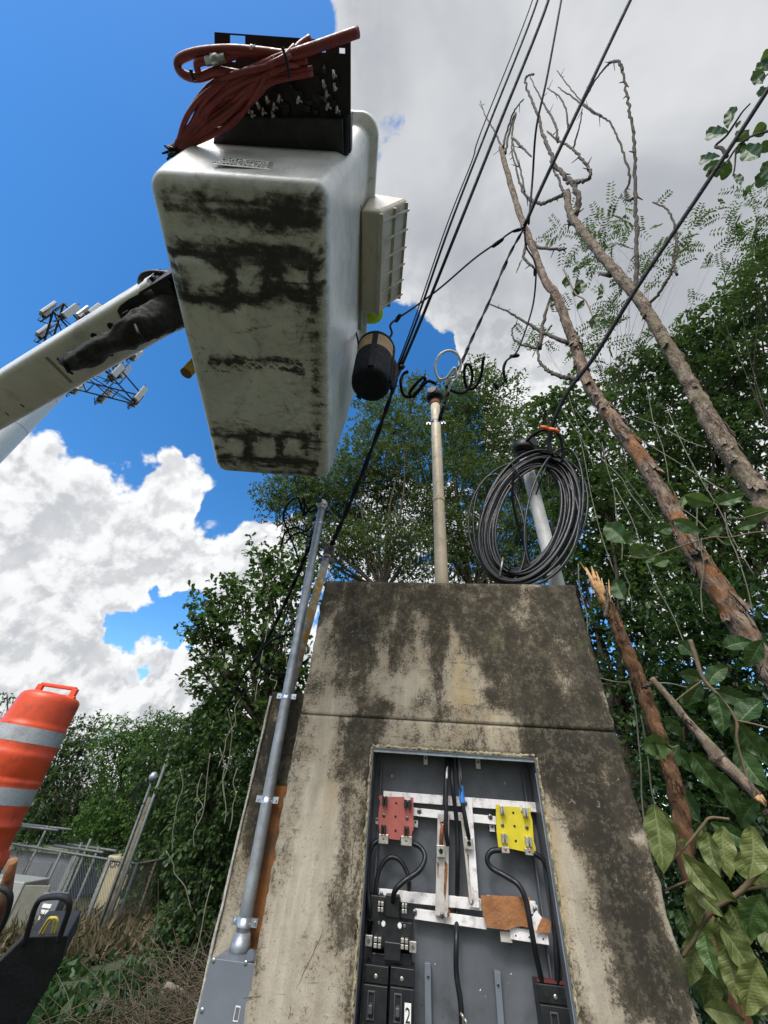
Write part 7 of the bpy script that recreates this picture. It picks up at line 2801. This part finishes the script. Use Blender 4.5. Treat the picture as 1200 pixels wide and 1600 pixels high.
for (x0, y0, x1, y1, wp, tn) in ((1138, 205, 1106, 198, 18, .2), (1136, 200, 1136, 170, 16, .2), (1124, 243, 1095, 241, 15, .5), (1126, 250, 1098, 262, 11, .2), (1126, 248, 1122, 275, 22, .1), (1140, 250, 1128, 282, 14, .3), (1120, 268, 1102, 274, 11, .3), (1150, 222, 1168, 208, 22, .1), (1160, 228, 1186, 240, 22, .2),
                             (1152, 240, 1165, 222, 14, .1), (1175, 212, 1198, 196, 20, .2), (1185, 238, 1205, 222, 18, .1), (1190, 255, 1210, 268, 20, .1), (1180, 275, 1200, 282, 22, .1), (1145, 272, 1155, 288, 9, .1), (1176, 112, 1190, 128, 14, .2), (1195, 108, 1172, 122, 12, .4), (1188, 96, 1206, 84, 18, .2), (1182, 100, 1198, 108, 16, .2), (1200, 140, 1180, 150, 12, .2), (1150, 200, 1156, 188, 6, .2)):
    bigleaf(b4, x0, y0, x1, y1, wp, 3.4 + rnd.uniform(-.08, .08), tn, M_bigleaf, .05, shape=1)
b5 = thing('leafy_branch', 'small cluster of dangling green leaves left of the flaking trunk, in front of the cloud', 'branch', atH(905, 450, 3.3))
stem(b5, [(880, 420), (890, 440), (900, 460), (915, 470), (930, 505)], 3.3, 1.2, .8)
for (x0, y0, x1, y1, wp, tn) in ((888, 430, 886, 448, 12, .2), (902, 435, 910, 455, 15, .3), (905, 442, 896, 462, 12, .2), (932, 490, 926, 512, 16, .3), (940, 498, 946, 508, 10, .2), (912, 468, 902, 482, 10, .2), (895, 425, 905, 418, 8, .2)):
    bigleaf(b5, x0, y0, x1, y1, wp, 3.3, tn, M_bigleaf, .05, shape=1)

# ---- grass and brush
def blades(name, label, xr, yr, n, hgt, matl, kind='stuff', cat='grass', wid=.008, lean=.5):
    X_ = rng.uniform(xr[0], xr[1], n)
    Y_ = rng.uniform(yr[0], yr[1], n)
    keep = fbm(X_ * .8, Y_ * .8, 77, 3) + rng.random(n) * .35 > .5
    X_, Y_ = X_[keep], Y_[keep]
    P = np.stack([X_, Y_, gz(X_, Y_) - .02], -1)
    D = unit(np.array([0, 0, 1.0]) + rng.normal(size=P.shape) * lean * np.array([1, 1, .3]))
    N = unit(rvec(len(P)) * np.array([1, 1, .2]))
    L = hgt * rng.uniform(.4, 1.2, len(P))
    V, Q, nq = leaf_arrays(P, D, N, L, wid * rng.uniform(.7, 1.5, len(P)), 'diamond', .3)
    o = npmesh(name, V, Q, matl, None, {'tone': ('FACE', np.clip(rng.normal(.5, .25, len(Q)), 0, 1))})
    return tag(o, label, cat, None, kind)


blades('grass', 'rough green grass on the slope in front of the fence', (-8.5, -.9), (4.0, 14), 110000, .10, L_grass, wid=.013, lean=1.2)
blades('ground_cover', 'broad leafy weeds at the foot of the dark tree', (-4.5, -.6), (6.0, 10.5), 7000, .20, L_dark, cat='weeds', wid=.08, lean=1.1)
blades('dry_weeds', 'dry brown dead leaves and stalks under the fence', (-6.5, -3.0), (9.5, 13), 8000, .40, L_dead, cat='weeds', wid=.05, lean=1.2)
br = MB()
c0 = atH(265, 1560, 6.2)
for k in range(1000):
    x = c0.x + rnd.gauss(.45, .6)
    y = c0.y + rnd.gauss(-.1, .5)
    z = grd(x, y) + rnd.random() ** 1.6 * .55 * math.exp(-((x - c0.x - .3) / 1.3) ** 2)
    d_ = Vector((rnd.uniform(-1, 1), rnd.uniform(-1, 1), rnd.uniform(-.35, .5))).normalized() * rnd.uniform(.2, .8)
    m1 = Vector((x, y, z)) + d_ * .5 + Vector((rnd.uniform(-.06, .06), 0, rnd.uniform(0, .1)))
    br.tube(spline([Vector((x, y, z)), m1, Vector((x, y, z)) + d_], 3), [rnd.uniform(.002, .006), .0015], 4)
bro = br.build('brush_pile', M_dry)
tag(bro, 'pile of dead brown cut branches at the lower left beside the junction box', 'brush', None, 'stuff')
h = MB()
h.tube(spline([atH(x, y, 6.0) for x, y in ((258, 1540), (275, 1546), (290, 1556), (305, 1568), (318, 1582))], 5), [.03, .015], 7)
h.tube(spline([atH(x, y, 6.0) for x, y in ((283, 1550), (282, 1570), (278, 1590))], 5), [.014, .008], 6)
dbo = h.build('dead_branch', M_bark_pale)
tag(dbo, 'pale dead branch lying across the brown brush pile', 'branch')
print('LEAVES', sum(LEAFCOUNT))
